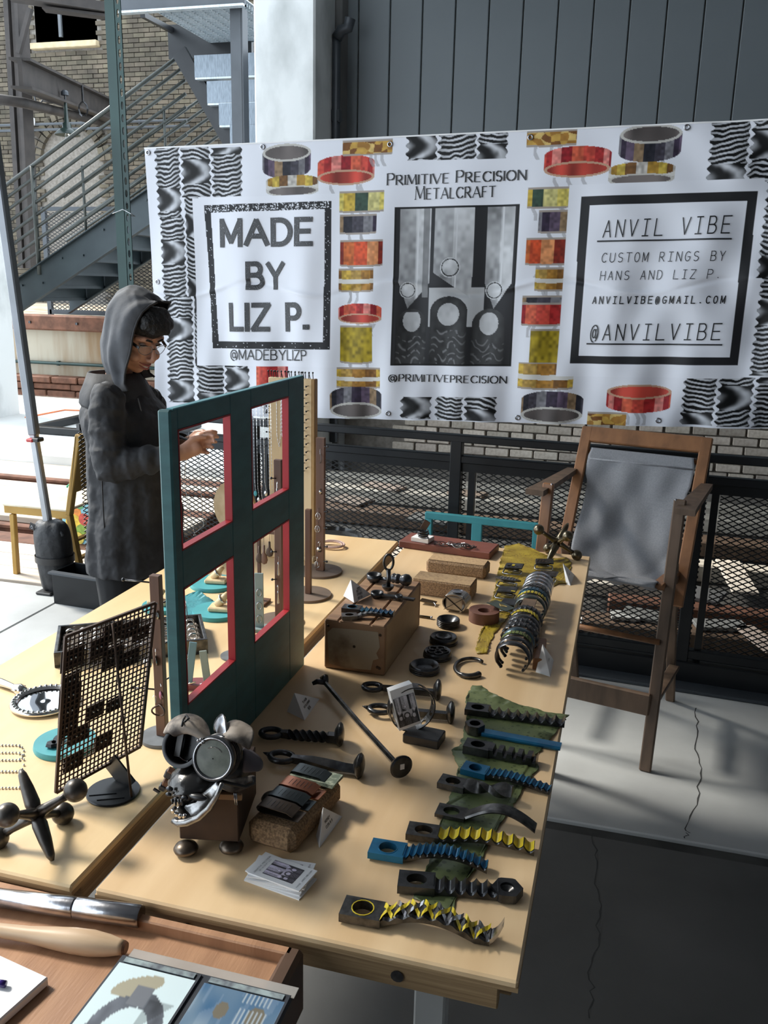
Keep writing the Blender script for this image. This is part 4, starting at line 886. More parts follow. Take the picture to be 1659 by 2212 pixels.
        if kind != 'flat' and paint is not yel or kind == 'braid':
            P = MB().holed([(x * 1, y) for x, y in circ(16, w_ * .40, hl * .5)], [(x, y) for x, y in circ(16, w_ * .365, hl * .5)], curve(0) + th, curve(0) + th + .0006); P.build('painted_rim', paint, o)
    return o
gl = []
outl = [on(*p) for p in ((1020, 1483), (1040, 1484), (1062, 1500), (1120, 1525), (1175, 1540), (1227, 1547), (1218, 1560), (1195, 1590), (1178, 1612), (1150, 1640), (1165, 1660), (1140, 1690), (1110, 1740), (1075, 1790), (1055, 1825), (1035, 1865), (1008, 1905), (992, 1925), (978, 1972), (935, 1960), (893, 1942), (912, 1905), (925, 1868), (935, 1840), (940, 1800), (957, 1770), (972, 1720), (985, 1690), (990, 1660), (975, 1622), (995, 1612), (1003, 1580), (1010, 1545), (1005, 1515))]
def leather(name, label, P, mat, amp, sd, cat='leather'):
    # ragged sheet lying on the table with slightly lifted edges
    cx = sum(p.x for p in P) / len(P); cy = sum(p.y for p in P) / len(P); rd = random.Random(sd); E_ = []
    for i in range(len(P)):
        a, b = P[i], P[(i + 1) % len(P)]
        m = max(2, int((b - a).length / .007))
        for k in range(m):
            q = a.lerp(b, k / m); d = V((b.y - a.y, a.x - b.x, 0)).normalized(); E_.append(q + d * rd.gauss(0, amp))
    bm = bmesh.new(); vs_ = [bm.verts.new((q.x - cx, q.y - cy, 0)) for q in E_]; f = bm.faces.new(vs_)
    bmesh.ops.triangulate(bm, faces=[f], ngon_method='EAR_CLIP')
    for _ in range(2):
        es = [e for e in bm.edges if e.calc_length() > .02]
        bmesh.ops.subdivide_edges(bm, edges=es, cuts=1)
        bmesh.ops.triangulate(bm, faces=bm.faces[:])
    for v_ in bm.verts:
        edge = any(e.is_boundary for e in v_.link_edges)
        v_.co.z = .0012 + .0008 * noise.noise(v_.co * 40) + (.0015 + .004 * max(0, noise.noise(v_.co * 25 + V((sd, 0, 0)))) if edge else 0)
    me = bpy.data.meshes.new(name); bm.to_mesh(me); bm.free(); me.materials.append(mat); me.polygons.foreach_set('use_smooth', [True] * len(me.polygons))
    o = bpy.data.objects.new(name, me); COL.objects.link(o); o.location = (cx, cy, TZ + .0002)
    m_ = o.modifiers.new('thick', 'SOLIDIFY'); m_.thickness = .0014; m_.offset = 1
    return tag(o, label, cat)
def spotted(m, col_, sc_=95):
    nt = m.node_tree; b = nt.nodes['Principled BSDF']; src = b.inputs['Base Color'].links[0].from_socket
    tc = nt.nodes.new('ShaderNodeTexCoord'); v_ = nt.nodes.new('ShaderNodeTexVoronoi'); v_.inputs['Scale'].default_value = sc_; nt.links.new(tc.outputs['Object'], v_.inputs[0])
    n_ = nt.nodes.new('ShaderNodeTexNoise'); n_.inputs['Scale'].default_value = 9; nt.links.new(tc.outputs['Object'], n_.inputs[0])
    mu = nt.nodes.new('ShaderNodeMath'); mu.operation = 'MULTIPLY_ADD'; mu.inputs[1].default_value = -.9; mu.inputs[2].default_value = .72; nt.links.new(n_.outputs[0], mu.inputs[0])
    lt = nt.nodes.new('ShaderNodeMath'); lt.operation = 'LESS_THAN'; nt.links.new(v_.outputs['Distance'], lt.inputs[0]); nt.links.new(mu.outputs[0], lt.inputs[1])
    mx = nt.nodes.new('ShaderNodeMix'); mx.data_type = 'RGBA'; mx.inputs[7].default_value = (*col_, 1); nt.links.new(src, mx.inputs[6]); nt.links.new(lt.outputs[0], mx.inputs[0]); nt.links.new(mx.outputs[2], b.inputs['Base Color'])
spotted(leafg, (.05, .07, .025)); spotted(must, (.15, .09, .015), 120)
leather('fish_skin_strip', 'ragged green spotted fish leather strip under the row of openers', outl, leafg, .0012, 3)
opener((1006, 1536), (1222, 1566), .034, 'black scalloped bottle opener at the far end of the green leather', n=8, amp=.005, mat=iron, th=.013)
opener((1004, 1577), (1214, 1616), .030, 'flat blue bottle opener with a hexagonal nut head', n=6, paint=None, mat=blu, kind='nut', headmat=iron2, th=.008)
opener((1004, 1618), (1162, 1650), .034, 'short chunky black bottle opener with deep square notches', n=5, amp=.005, kind='notch', th=.016)
opener((1000, 1663), (1192, 1712), .032, 'blue ribbed bottle opener hanging towards the table edge', curve=lambda t: .012 * math.sin(t * 2.6) * (1 - t), n=11, amp=.0025, paint=blu, mat=iron, headmat=blu, taper=.62)
opener((950, 1692), (1108, 1730), .033, 'dark steel bottle opener with a twisted flared handle', curve=lambda t: .010 * t, n=8, amp=.002, kind='twist', mat=iron2)
opener((944, 1752), (1160, 1796), .034, 'dark steel bottle opener with a thin arched handle', curve=lambda t: .026 * math.sin(t * 3.0) ** 1.0, n=6, amp=.0, kind='flat', mat=iron2, taper=.75, th=.006)
opener((880, 1800), (1157, 1840), .036, 'yellow scalloped bottle opener with a plain dark head', curve=lambda t: .010 * math.sin(t * 3.1), n=9, amp=.004, paint=yel, mat=iron2, taper=.7)
opener((800, 1838), (1056, 1880), .038, 'blue scalloped bottle opener lying left of the yellow one', curve=lambda t: .016 * math.sin(t * 3.1), n=12, amp=.003, paint=blu, mat=iron2, headmat=blu, taper=.55)
opener((860, 1912), (1078, 1931), .037, 'black scalloped bottle opener with a hexagonal cup at its end', n=6, amp=.004, mat=iron, tail='hex', th=.013)
opener((740, 1970), (1062, 2030), .040, 'yellow and silver braided bottle opener nearest to the table end', curve=lambda t: .018 * math.sin(min(1, t * 1.15) * 3.14), n=8, amp=.002, paint=yel, mat=iron2, kind='braid', taper=.66, tail='curl', th=.013)

# ------------------------------------------------------------------ railway-spike openers
def spike(ep, hp, label, twist=0., loop='ring', wd=.013, group='spike bottle openers'):
    z0 = TZ + .012; a, b = on(*ep, z0), on(*hp, z0); L_ = (b - a).length
    o = thing('spike_opener', label, 'bottle opener', a, math.atan2(b.y - a.y, b.x - a.x), group)
    n = 18; r_ = .017
    pts = [(r_ - r_ * math.cos(6.283 * k / n) * (1.15 if loop == 'ring' else 1.3), r_ * .95 * math.sin(6.283 * k / n), .000) for k in range(n)]
    MB().tube(pts, .0055, 8, closed=True, up=(0, 0, 1)).build('loop', iron, o, True)
    if loop == 'beak': MB().loft([[V((-.008 - .004 * k, .006 * (1 - k * .3) * math.cos(a_), .001 * k + .005 * (1 - k * .3) * math.sin(a_))) for a_ in (0, 1.05, 2.1, 3.14, 4.2, 5.24)] for k in range(4)]).build('beak', iron, o, True)
    S = 60; rings = []
    for i in range(S + 1):
        t = i / S; x = .036 + (L_ - .036) * t; h = wd * (.75 + .25 * min(1, t * 3)) / 2 * 1.2; an = twist * max(0, min(1, (t - .12) / .72)) * 6.283 + .785
        rings.append([V((x, h * 1.2 * math.cos(an + 1.5708 * k), h * 1.2 * math.sin(an + 1.5708 * k))) for k in range(4)])
    MB().loft(rings).build('shaft', iron, o, False)
    hd = MB().loft([[V((L_ - .004 + dx, rr * math.cos(6.283 * k / 20) * (1 + .05 * math.sin(3 * k)), rr * 1.15 * math.sin(6.283 * k / 20) + .008)) for k in range(20)] for dx, rr in ((0, .009), (.006, .019), (.010, .021), (.014, .018), (.017, .010))]); hd.build('spike_head', iron2, o, 'auto')
    return o
spike((788, 1482), (940, 1497), 'spike bottle opener with a round loop, farthest of the four spikes', 0)
spike((803, 1530), (968, 1546), 'spike bottle opener with a pointed loop behind the ring card holder', 0, 'beak')
spike((567, 1582), (728, 1594), 'twisted spike bottle opener beside the folded price card', 1.5, wd=.0155)
spike((590, 1632), (770, 1662), 'hammered spike bottle opener with a beaked loop, nearest of the four spikes', .15, 'beak', wd=.015)
a, b = on(700, 1478, TZ + .02), on(862, 1660, TZ + .016)
o = thing('long_spike_rod', 'long slender forged rod with a round flat spike head lying across the table', 'rod', a, math.atan2(b.y - a.y, b.x - a.x)); L_ = (b - a).length
MB().tube([(0, 0, .006), (L_ * .5, 0, 0), (L_, 0, 0)], .0052, 6).build('rod', iron2, o)
MB().loft([[V((L_ - .004 + dx, rr * math.cos(6.283 * k / 22), rr * math.sin(6.283 * k / 22) + .004)) for k in range(22)] for dx, rr in ((0, .007), (.008, .020), (.013, .022), (.016, .019))]).build('spike_head', iron, o, 'auto')
st_ = BX('sticker', white, o, (L_ + .0125, .0, .006), (.001, .008, .010)); 
MB().tube([(.004, 0, .007), (-.010, -.012, .004), (-.012, -.022, .0)], [.007, .006, .004], 8).build('claw', iron, o, True); MB().tube([(.004, 0, .007), (-.014, .008, .008), (-.026, .010, .004), (-.034, .006, -.002)], [.008, .008, .006, .003], 8).build('claw', iron, o, True)

# ------------------------------------------------------------------ tents, cards
pen = M('black_pen_ink', (.03, .03, .035), None, .6)
def tent(name, label, tri, lean, z0, lines, par_y=0, wing=None, cat='price card'):
    """triangular folded card: tri = three points of the written face (world), lean = third corner of the fold on the table"""
    A, B_, C_ = tri; o = thing(name, label, cat, A); P = [V(p) - A for p in (A, B_, C_, lean)]
    n_ = (P[1] - P[0]).cross(P[2] - P[0]).normalized()
    if n_.dot(EYE - A) < 0: n_ = -n_
    def panel(a, b, c, nm_, th=.0008):
        m_ = (b - a).cross(c - a).normalized() * th / 2; return MB().add([a - m_, b - m_, c - m_, a + m_, b + m_, c + m_], [(0, 2, 1), (3, 4, 5), (0, 1, 4, 3), (1, 2, 5, 4), (2, 0, 3, 5)]).build(nm_, white, o)
    panel(P[0], P[1], P[2], 'written_face'); panel(P[0], P[1], P[3], 'rear_flap')
    if wing: panel(P[0], P[3], V(wing) - A, 'side_flap')
    # lettering across the face
    base = P[2] - P[1]; bx_ = base.normalized(); ctr = (P[0] + P[1] + P[2]) / 3; by = n_.cross(bx_)
    if by.z < 0: by = -by
    if bx_.dot(RT) < 0: bx_ = -bx_
    for i, (tx, ww, dy, hh) in enumerate(lines):
        text_mesh('handwriting', tx, pen, o, lambda x, y: ctr + bx_ * x + by * (y + dy) + n_ * .0012, -ww / 2, ww / 2, hh, wt=.2, gap=.3)
    return o
# ------------------------------------------------------------------ price cards on the right table
def T_(px, py, dz=0): return on(px, py, TZ + dz)
def up_at(px, py, base):                       # point above the table on the upright plane through base
    return oy(px, py, base.y)
b1, b2 = T_(655, 1563), T_(691, 1508)
tent('price_card', 'folded white price card reading bottle openers beside the twisted spike', (up_at(636, 1497, T_(645, 1540)), T_(658, 1556), T_(690, 1510)), T_(620, 1537), 0, [('TAB', .022, .006, .004), ('BOTTLE OPENERS', .034, -.002, .0035), ('$35', .012, -.012, .005)])
b = T_(690, 1831)
tent('price_card', 'folded white price card reading money clips leaning beside the cork block', (up_at(698, 1744, T_(690, 1790)), b, T_(739, 1764)), T_(683, 1806), 0, [('MONEY', .018, .006, .004), ('CLIPS $15', .024, -.002, .004)])
A_ = T_(1188, 1462); tent('price_card', 'tall narrow folded price card standing beside the bracelet stand', (oy(1172, 1392, T_(1170, 1440).y), A_, T_(1196, 1426)), T_(1157, 1452), 0, [('CUFFS', .016, .0, .003)])
tent('price_card', 'narrow folded price card on the corner of the mustard leather', (oy(1216, 1217, T_(1230, 1255).y), T_(1232, 1265), T_(1241, 1242)), T_(1223, 1262), 0, [('BUCKLES', .016, 0, .003)])
# ------------------------------------------------------------------ wooden crate block and its forged pieces
cr_ = thing('wooden_crate', 'old nailed wooden block crate with peeling paper carrying forged bottle openers', 'crate', (-.537, 1.925, TZ), R(-1))
CW, CD, CHh = .143, .322, .118
panelw = M('old_crate_wood', (.33, .19, .10), (.20, .11, .06), .65, scale=5, stretch=(1.5, 8, 1.5), bump=.2)
paperm = M('peeling_paper', (.36, .29, .20), (.16, .10, .06), .75, scale=9, contrast=(.36, .46), bump=.2)
BX('end_board', panelw, cr_, (0, -CD / 2 + .006, CHh / 2), (CW, .012, CHh - .002), b=.002); BX('end_board', panelw, cr_, (0, CD / 2 - .006, CHh / 2), (CW, .012, CHh - .002), b=.002)
MB().prism([(-.060, -.045), (-.064, .03), (-.052, .043), (.0, .046), (.055, .047), (.060, .012), (.052, -.004), (.058, -.016), (.045, -.022), (.04, -.046), (-.02, -.050)], 0, .0006, Matrix.Translation((0, -CD / 2 - .0002, CHh / 2 - .002)) @ Matrix.Rotation(R(90), 4, 'X')).build('paper_label', paperm, cr_)
for s in (-1, 1): BX('side_board', M('crate_side_wood', (.42, .28, .15), (.32, .2, .1), .6, scale=4, stretch=(6, 1, 3)), cr_, (s * (CW / 2 - .006), 0, CHh / 2), (.012, CD - .024, CHh - .002), b=.002)
for x, w_ in ((-.0545, .032), (0, .073), (.0545, .032)): BX('top_slat', panelw, cr_, (x, 0, CHh - .003), (w_ - .0015, CD - .001, .010), b=.002)
for x, z in ((-.062, .104), (.055, .02), (.0, .062), (.060, .098), (.06, .018)): MB().lathe([(.0005, .001), (.003, .001), (.0034, 0)], 8).build('nail_head', rusty, cr_).matrix_local = Matrix.Translation((x, -CD / 2 - .001, z)) @ Matrix.Rotation(R(90), 4, 'X')
CT = TZ + CHh + .0035
opener((741, 1318), (853, 1330), .030, 'blue-grooved black bottle opener lying on the wooden crate', n=7, amp=.003, paint=M('iridescent_blue', (.10, .32, .42), (.05, .15, .3), .25, .8, 60), mat=iron, group='forged pieces on the crate', z0=CT, taper=.7)
opener((738, 1336), (826, 1333), .024, 'slim dark bottle opener at the near edge of the crate', curve=lambda t: .006 * math.sin(t * 3.1), n=5, amp=.001, mat=iron2, group='forged pieces on the crate', z0=CT, taper=.35, th=.009)
o = thing('spoon_opener', 'black double-bowled wrench-like bottle opener on the right edge of the crate', 'bottle opener', on(806, 1288, CT), R(-4), 'forged pieces on the crate')
MB().lathe([(.001, .004), (.008, .005), (.0125, .012), (.0155, .013), (.015, .003), (.011, 0), (.001, 0)], 20, (.01, 0, 0)).build('bowl', iron, o, True); BX('shank', iron, o, (.045, 0, .006), (.05, .012, .008), b=.002); MB().lathe([(.001, .004), (.004, .005), (.007, .010), (.0095, .010), (.009, 0), (.001, 0)], 16, (.065, 0, .002)).build('small_bowl', iron, o, True); MB().bar((.072, 0, .006), (.105, -.002, .007), .012, .005).build('flat_tip', iron2, o)
o = thing('forged_ladle_opener', 'black forged opener with a bowl and a ball knob at the back of the crate', 'bottle opener', on(808, 1255, CT), R(-8), 'forged pieces on the crate')
MB().lathe([(.001, .008), (.010, .010), (.016, .018), (.019, .019), (.019, .006), (.013, 0), (.001, 0)], 20).build('bowl', iron, o, True); MB().tube([(.018, 0, .010), (.05, 0, .010)], .005, 8).build('shank', iron, o, True)
MB().lathe([(.001, 0), (.010, .001), (.013, .006), (.0105, .011), (.0125, .014), (.0125, .020), (.009, .024), (.012, .029), (.0155, .036), (.015, .045), (.009, .052), (.001, .053)], 20).build('knob', iron, o, True).matrix_local = Matrix.Translation((.048, 0, .016)) @ Matrix.Rotation(R(90), 4, 'Y')
o = thing('upright_ring_opener', 'dark steel opener standing upright on a small cup with an oval eye on top', 'bottle opener', on(838, 1276, CT + .003), R(20), 'forged pieces on the crate')
MB().lathe([(.001, 0), (.007, 0), (.014, .008), (.0155, .013), (.013, .014), (.008, .012), (.001, .014)], 20).build('cup_base', iron2, o, 'auto'); MB().tube([(0, 0, .012), (.001, 0, .03), (0, 0, .055)], [.006, .005, .006], 8).build('stem', iron2, o, True)
MB().tube([(.0115 * math.sin(6.283 * k / 20), 0, .073 - .0195 * math.cos(6.283 * k / 20)) for k in range(20)], .0032, 8, closed=True, up=(0, 1, 0)).build('eye', iron2, o, True)
tent('price_card', 'folded white price card reading hand forged bottle openers on the crate', (oy(758, 1252, on(768, 1300, CT).y), on(765, 1302, CT), on(802, 1284, CT)), on(742, 1287, CT), 0, [('HAND', .012, .009, .004), ('BOTTLE', .020, .002, .005), ('OPENERS', .022, -.006, .005), ('$30 EA', .018, -.015, .0055)])
# tool pieces behind the crate
o = thing('brass_clip', 'small brass coloured metal clip showing past the right side of the crate', 'clip', T_(925, 1305), R(-6)); BX('plate', bronze, o, (0, 0, .008), (.045, .022, .004), Euler((0, R(4), 0)), b=.001); MB().tube([(.018, -.008, .010), (.026, -.012, .006), (.024, -.014, .001)], .002, 6).build('hook', steel, o, True)
o = thing('short_metal_rod', 'short metal rod lying past the right side of the crate', 'rod', T_(915, 1335), R(-4)); MB().tube([(-.03, 0, .004), (.02, 0, .004)], .0035, 8).build('rod', bronze, o, True); MB().tube([(.02, 0, .004), (.024, 0, .004)], .0045, 8).build('collar', steel, o, True)
# ------------------------------------------------------------------ cork blocks, board
def block_(name, label, p, d, rz, mat_s, mat_t, cat='block', bev=.008, group=None):
    o = thing(name, label, cat, p, rz, group); BX('body', mat_s, o, (0, 0, d[2] / 2), d, b=bev); return o
b_ = block_('cork_block', 'brown cork block farther from the crate, just in front of the red board', (-.45, 2.545, TZ), (.185, .075, .043), R(-3), cork, corkt, group='cork blocks'); BX('top_skin', corkt, b_, (0, 0, .0432), (.172, .062, .001))
b_ = block_('cork_block', 'pale-topped cork block closest to the crate', (-.452, 2.348, TZ), (.172, .078, .046), R(-3), cork, corkt, bev=.004, group='cork blocks'); BX('top_skin', corkt, b_, (0, 0, .0462), (.166, .072, .001))
rb = thing('red_brown_board', 'red-brown painted board near the far end of the right table', 'board', (-.527, 2.785, TZ), R(-7)); BX('board', M('oxblood_paint', (.20, .06, .04), (.15, .045, .03), .5, scale=20), rb, (0, 0, .012), (.315, .115, .024), b=.003)
BT = TZ + .0245
o = thing('card_pad', 'small white pad of cards on the red-brown board', 'pad', on(913, 1168, BT), R(-12)); BX('block', white, o, (0, 0, .0075), (.062, .050, .015), b=.001)
for k in range(3): BX('sheet', M('grey_paper_edge', (.6, .6, .6), None, .7), o, (0, 0, .003 + k * .004), (.0625, .0505, .0006))
o = thing('coil_card_holder', 'dark coiled spring holding a small brown tag on the white pad', 'holder', on(914, 1163, BT + .016), 0)
MB().tube([((.016 - .002 * math.sin(t * .35)) * math.cos(t), (.016) * math.sin(t), .003 + t * .0012) for t in [k * .35 for k in range(60)]], .0028, 6).build('coil', iron, o, True)
BX('tag', rusty, o, (.006, 0, .046), (.022, .003, .034), Euler((0, R(28), 0)), b=.001)
o = thing('wire_jewellery_tangle', 'tangle of thin dark wire jewellery on the red-brown board', 'jewellery', on(985, 1180, BT), 0)
rd = random.Random(9)
for k in range(9):
    cx, cy, rr = rd.uniform(-.05, .05), rd.uniform(-.012, .012), rd.uniform(.012, .026)
    MB().tube([(cx + rr * 1.5 * math.cos(6.283 * j / 18), cy + rr * .7 * math.sin(6.283 * j / 18), .003 + .004 * math.sin(j * 1.1 + k) + .002) for j in range(18)], .0013, 5, closed=True).build('wire_loop', iron2 if k % 3 else steel, o, True)
for k in range(5): MB().ball((rd.uniform(-.05, .05), rd.uniform(-.012, .012), .005), .003, 8, 6).build('bead', silver, o, True)
# ------------------------------------------------------------------ bangle discs, cuffs, leather
def bangles(px, py, label, n, r_, style):
    o = thing('bangle', label, 'bangle', T_(px, py), 0, 'dark round bangles beside the crate')
    if style == 'bowl':
        MB().lathe([(.001, .006), (r_ * .45, .006), (r_ * .85, .020), (r_ * .98, .021), (r_, .012), (r_ * .86, .001), (.001, 0)], 36).build('body', iron, o, 'auto')
    else:
        MB().lathe([(r_ * .62, .001), (r_ * .93, 0), (r_, .004), (r_, .014), (r_ * .93, .018), (r_ * .66, .016), (r_ * .5, .010), (.001, .009), (.001, .002)], 36).build('body', iron, o, 'auto')
    for k in range(n): MB().tube([(r_ * 1.0 * math.cos(6.283 * j / 30), r_ * 1.0 * math.sin(6.283 * j / 30), .004 + k * .0045) for j in range(30)], .0016, 6, closed=True).build('ridge', iron2, o, True)
    if style == 'scroll':
        for k in range(5):
            a = 6.283 * k / 5; MB().tube([(r_ * .45 * math.cos(a) + .010 * math.cos(6.283 * j / 12), r_ * .45 * math.sin(a) + .010 * math.sin(6.283 * j / 12), .018) for j in range(12)], .0022, 6, closed=True).build('scroll', iron2, o, True)
    if style == 'cup': MB().lathe([(.001, .012), (.012, .013), (.018, .019), (.020, .018), (.018, .010)], 24, caps=False).build('inner_cup', iron2, o, True)
bangles(968, 1352, 'black ridged bangle with a bright hollow, farthest of the row beside the crate', 4, .0285, 'bowl')
bangles(958, 1388, 'black bangle with a small inner cup, second from the far end of the row', 1, .034, 'cup')
bangles(945, 1420, 'black bangle with open scrollwork on top, third in the row', 2, .033, 'scroll')
bangles(917, 1450, 'black ridged bangle nearest to the viewer in the row beside the crate', 3, .034, 'plain')
def cshape(r_, ry, a0, a1, n=28): return [(r_ * math.cos(R(a0 + (a1 - a0) * k / n)), ry * math.sin(R(a0 + (a1 - a0) * k / n))) for k in range(n + 1)]
o = thing('open_cuff', 'dark steel open cuff bracelet lying flat on the table beside the bangles', 'bracelet', T_(1015, 1446))
P = [(x, y, .006) for x, y in cshape(.033, .050, -22 - 40, -360 + 52)]
P = [(x, y, .006) for x, y in cshape(.034, .050, 50, 318)]
MB().tube(P, [.0042 + .003 * abs(k / 28 - .5) * 2 ** 1 * (k > 20) for k in range(29)], 8).build('band', iron2, o, True); MB().ball(P[-1], .0075, 12, 8).build('knob_end', iron2, o, True)
o = thing('engraved_cuff', 'broad brushed silver cuff with a black cross and a hollow on top', 'bracelet', T_(986, 1318), R(-8))
S_ = [(.036, -.020), (.036, .020)]; rings = []
for k in range(25):
    a = R(-60 + 300 * k / 24); rings.append([V((.034 * math.cos(a), y, .026 + .026 * math.sin(a) ** 1)) for y in (-.024, .024)] + [V((.031 * math.cos(a), y, .026 + .023 * math.sin(a))) for y in (.024, -.024)])
MB().loft(rings).build('band', iron2 if False else M('brushed_silver', (.42, .40, .37), (.3, .28, .26), .35, .9, 40), o, 'auto')
for s in (-1, 1): MB().bar((-.028, -.0246, .026 - s * .020), (.028, -.0246, .026 + s * .020), .0012, .002, up=(0, 1, 0)).build('cross_line', black, o)
fp = MB().prism([(-.030, -.024), (.030, -.024), (.030, .024), (-.030, .024)], .0, .052); 
MB().box((0, -.0, .026), (.056, .046, .046), b=.006).build('core', M('brushed_silver', (.42, .40, .37)), o); MB().lathe([(.001, .0525), (.012, .0535), (.016, .055)], 24, caps=False).build('hollow', steel, o, True)
o = thing('leather_roll', 'coiled brown leather strap standing on its edge under a dark card', 'leather strap', T_(1045, 1340)); 
for k in range(7):
    r_ = .040 - k * .0034; MB().holed(circ(40, r_), circ(40, r_ - .0026), 0, .030 - .0003 * k).build('coil_turn', brownl, o, 'auto')
bk = thing('dark_card', 'dark green card with gilt print tilted on the leather roll', 'card', on(1082, 1308, TZ + .036), 0, rot=Euler((R(-8), R(10), R(-20)))); BX('card', M('dark_green_card', (.05, .07, .055), (.04, .055, .045), .4), bk, (0, 0, 0), (.060, .055, .0018), b=.0005)
gilt = M('gilt_print', (.35, .26, .10), None, .4, .6)
for k in range(7): MB().tube([(.004 + .004 * math.cos(j * .7 + k) * (1 + k * .35), .002 * k - .006 + .004 * math.sin(j * .7 + k), .0012) for j in range(9)], .0005, 4).build('gilt_scroll', gilt, bk)
for k in range(6): BX('gilt_letter', gilt, bk, (-.025, -.02 + k * .008, .0012), (.003, .004, .0004))
# mustard leather and buckles
mp = [(1092, 1180), (1120, 1176), (1150, 1186), (1178, 1200), (1200, 1208), (1225, 1207), (1235, 1218), (1229, 1240), (1226, 1262), (1207, 1262), (1190, 1270), (1160, 1272), (1130, 1300), (1100, 1330), (1085, 1350), (1070, 1368), (1058, 1390), (1052, 1412), (1028, 1413), (1030, 1396), (1036, 1370), (1050, 1350), (1055, 1330), (1062, 1300), (1070, 1270), (1075, 1240), (1082, 1210)]
leather('mustard_leather', 'ragged mustard yellow spotted fish leather under the belt buckles', [T_(*p) for p in mp], must, .0014, 8)
bkl = [((1174, 1228), 'hammered square buckle highest on the right of the mustard leather', 'hatch', 6), ((1107, 1238), 'square buckle with a cut pattern, upper left of the mustard leather', 'cut', -4), ((1096, 1265), 'pointed oval textured buckle in the middle left of the mustard leather', 'leaf', -8), ((1092, 1290), 'plain grey square buckle with a yellow corner', 'plain', -6), ((1180, 1255), 'ribbed square buckle just behind the bracelet stand', 'rib', -8), ((1100, 1318), 'dark square buckle beside the leather roll', 'dark', -12)]
for (px, py), lb, kd, an in bkl:
    o = thing('belt_buckle', lb, 'buckle', T_(px, py, .003), R(an), 'belt buckles on the mustard leather')
    fr = rect_ring(20, -.027, .027, -.018, .018, 0, 0)
    MB().tube([(x, y - .006, .003 + (.004 if y > 0 else 0)) for x, y in [(-.024, -.016), (.024, -.016), (.027, -.012), (.027, .012), (.024, .016), (-.024, .016), (-.027, .012), (-.027, -.012)]],   .0026, 6, closed=True).build('wire_frame', silver, o, True)
    if kd == 'leaf':
        MB().prism([(-.040, .002), (-.02, .014), (.01, .016), (.040, .0), (.02, -.013), (-.015, -.013)], .018, .022).build('face_plate', iron2, o)
    else: BX('face_plate', iron2 if kd != 'dark' else iron, o, (.002, .010, .020), (.056, .042, .005), Euler((R(4), R(-4), 0)), b=.002)
    BX('hinge_plate', iron2, o, (0, .016, .010), (.034, .003, .018), Euler((R(-20), 0, 0)))
    if kd in ('hatch', 'rib', 'leaf'):
        for k in range(6): MB().bar((-.022 + k * .009, -.002, .0228), (-.018 + k * .009, .022, .0222), .0018, .0012).build('chisel_mark', steel if kd != 'rib' else iron, o)
    if kd == 'plain': BX('yellow_corner', yel, o, (.022, -.006, .0235), (.012, .006, .001))
    if kd == 'cut':
        for k in range(3): BX('inlay', yel if k == 1 else iron, o, (-.014 + k * .014, .010, .0232), (.008, .016, .001))
# bracelet stand with cuffs
pn, pf = oy(1108, 1412, 1.86), oy(1165, 1262, 2.40)
sb = thing('bracelet_stand', 'wooden T-shaped bracelet stand with a dark strap bar', 'stand', ((pn.x + pf.x) / 2, 2.13, TZ), 0)
rel = lambda p: V((p.x - sb.location.x, p.y - sb.location.y, p.z - TZ))
bz = max(.0735, min(pn.z, pf.z) - TZ - .012)
MB().bar(V((rel(pn).x, rel(pn).y - .0, bz)), V((rel(pf).x, rel(pf).y, bz)), .034, .005, up=(0, 0, 1)).build('strap_bar', oldwood, sb)
BX('post', oldwood, sb, (0, 0, bz / 2), (.03, .03, bz), b=.002); BX('base', oldwood, sb, (0.0, 0, .006), (.07, .14, .012), b=.003)
o = thing('wood_wedge', 'orange-brown wooden wedge block beside the near end of the bracelet stand', 'block', T_(1172, 1428), R(4)); BX('block', M('orange_wood', (.38, .16, .06), (.2, .09, .04), .45, scale=12, stretch=(1, 4, 1)), o, (-.008, .01, .014), (.028, .13, .028), b=.002)
cuffs = [('dark', iron), ('dark', iron), ('dark with green patina facets', M('green_patina', (.20, .24, .06), (.12, .15, .04), .4, .3)), ('dark blue-grey', M('blue_grey_steel', (.07, .11, .13), None, .3, .8)), ('dark square-notched', iron), ('dark twisted', iron), ('plain black', iron), ('yellow rope-twist', yel), ('dark faceted', iron)]
cuffs2 = [('dark green-grey', M('green_grey_steel', (.09, .11, .10), None, .3, .8)), ('pale yellow banded', yel), ('blue-glinting', M('blue_glint', (.05, .13, .18), None, .25, .8)), ('dark fine-ribbed', iron2), ('polished silver', silver), ('brushed silver', steel), ('narrow silver', silver), ('broad silver', steel)]
allc = [(i / 8 * .44, c) for i, c in enumerate(cuffs)] + [(.60 + i / 7 * .38, c) for i, c in enumerate(cuffs2)]
ordn = ['first', 'second', 'third', 'fourth', 'fifth', 'sixth', 'seventh', 'eighth', 'ninth', 'tenth', 'eleventh', 'twelfth', 'thirteenth', 'fourteenth', 'fifteenth', 'sixteenth', 'seventeenth']
rd = random.Random(3)
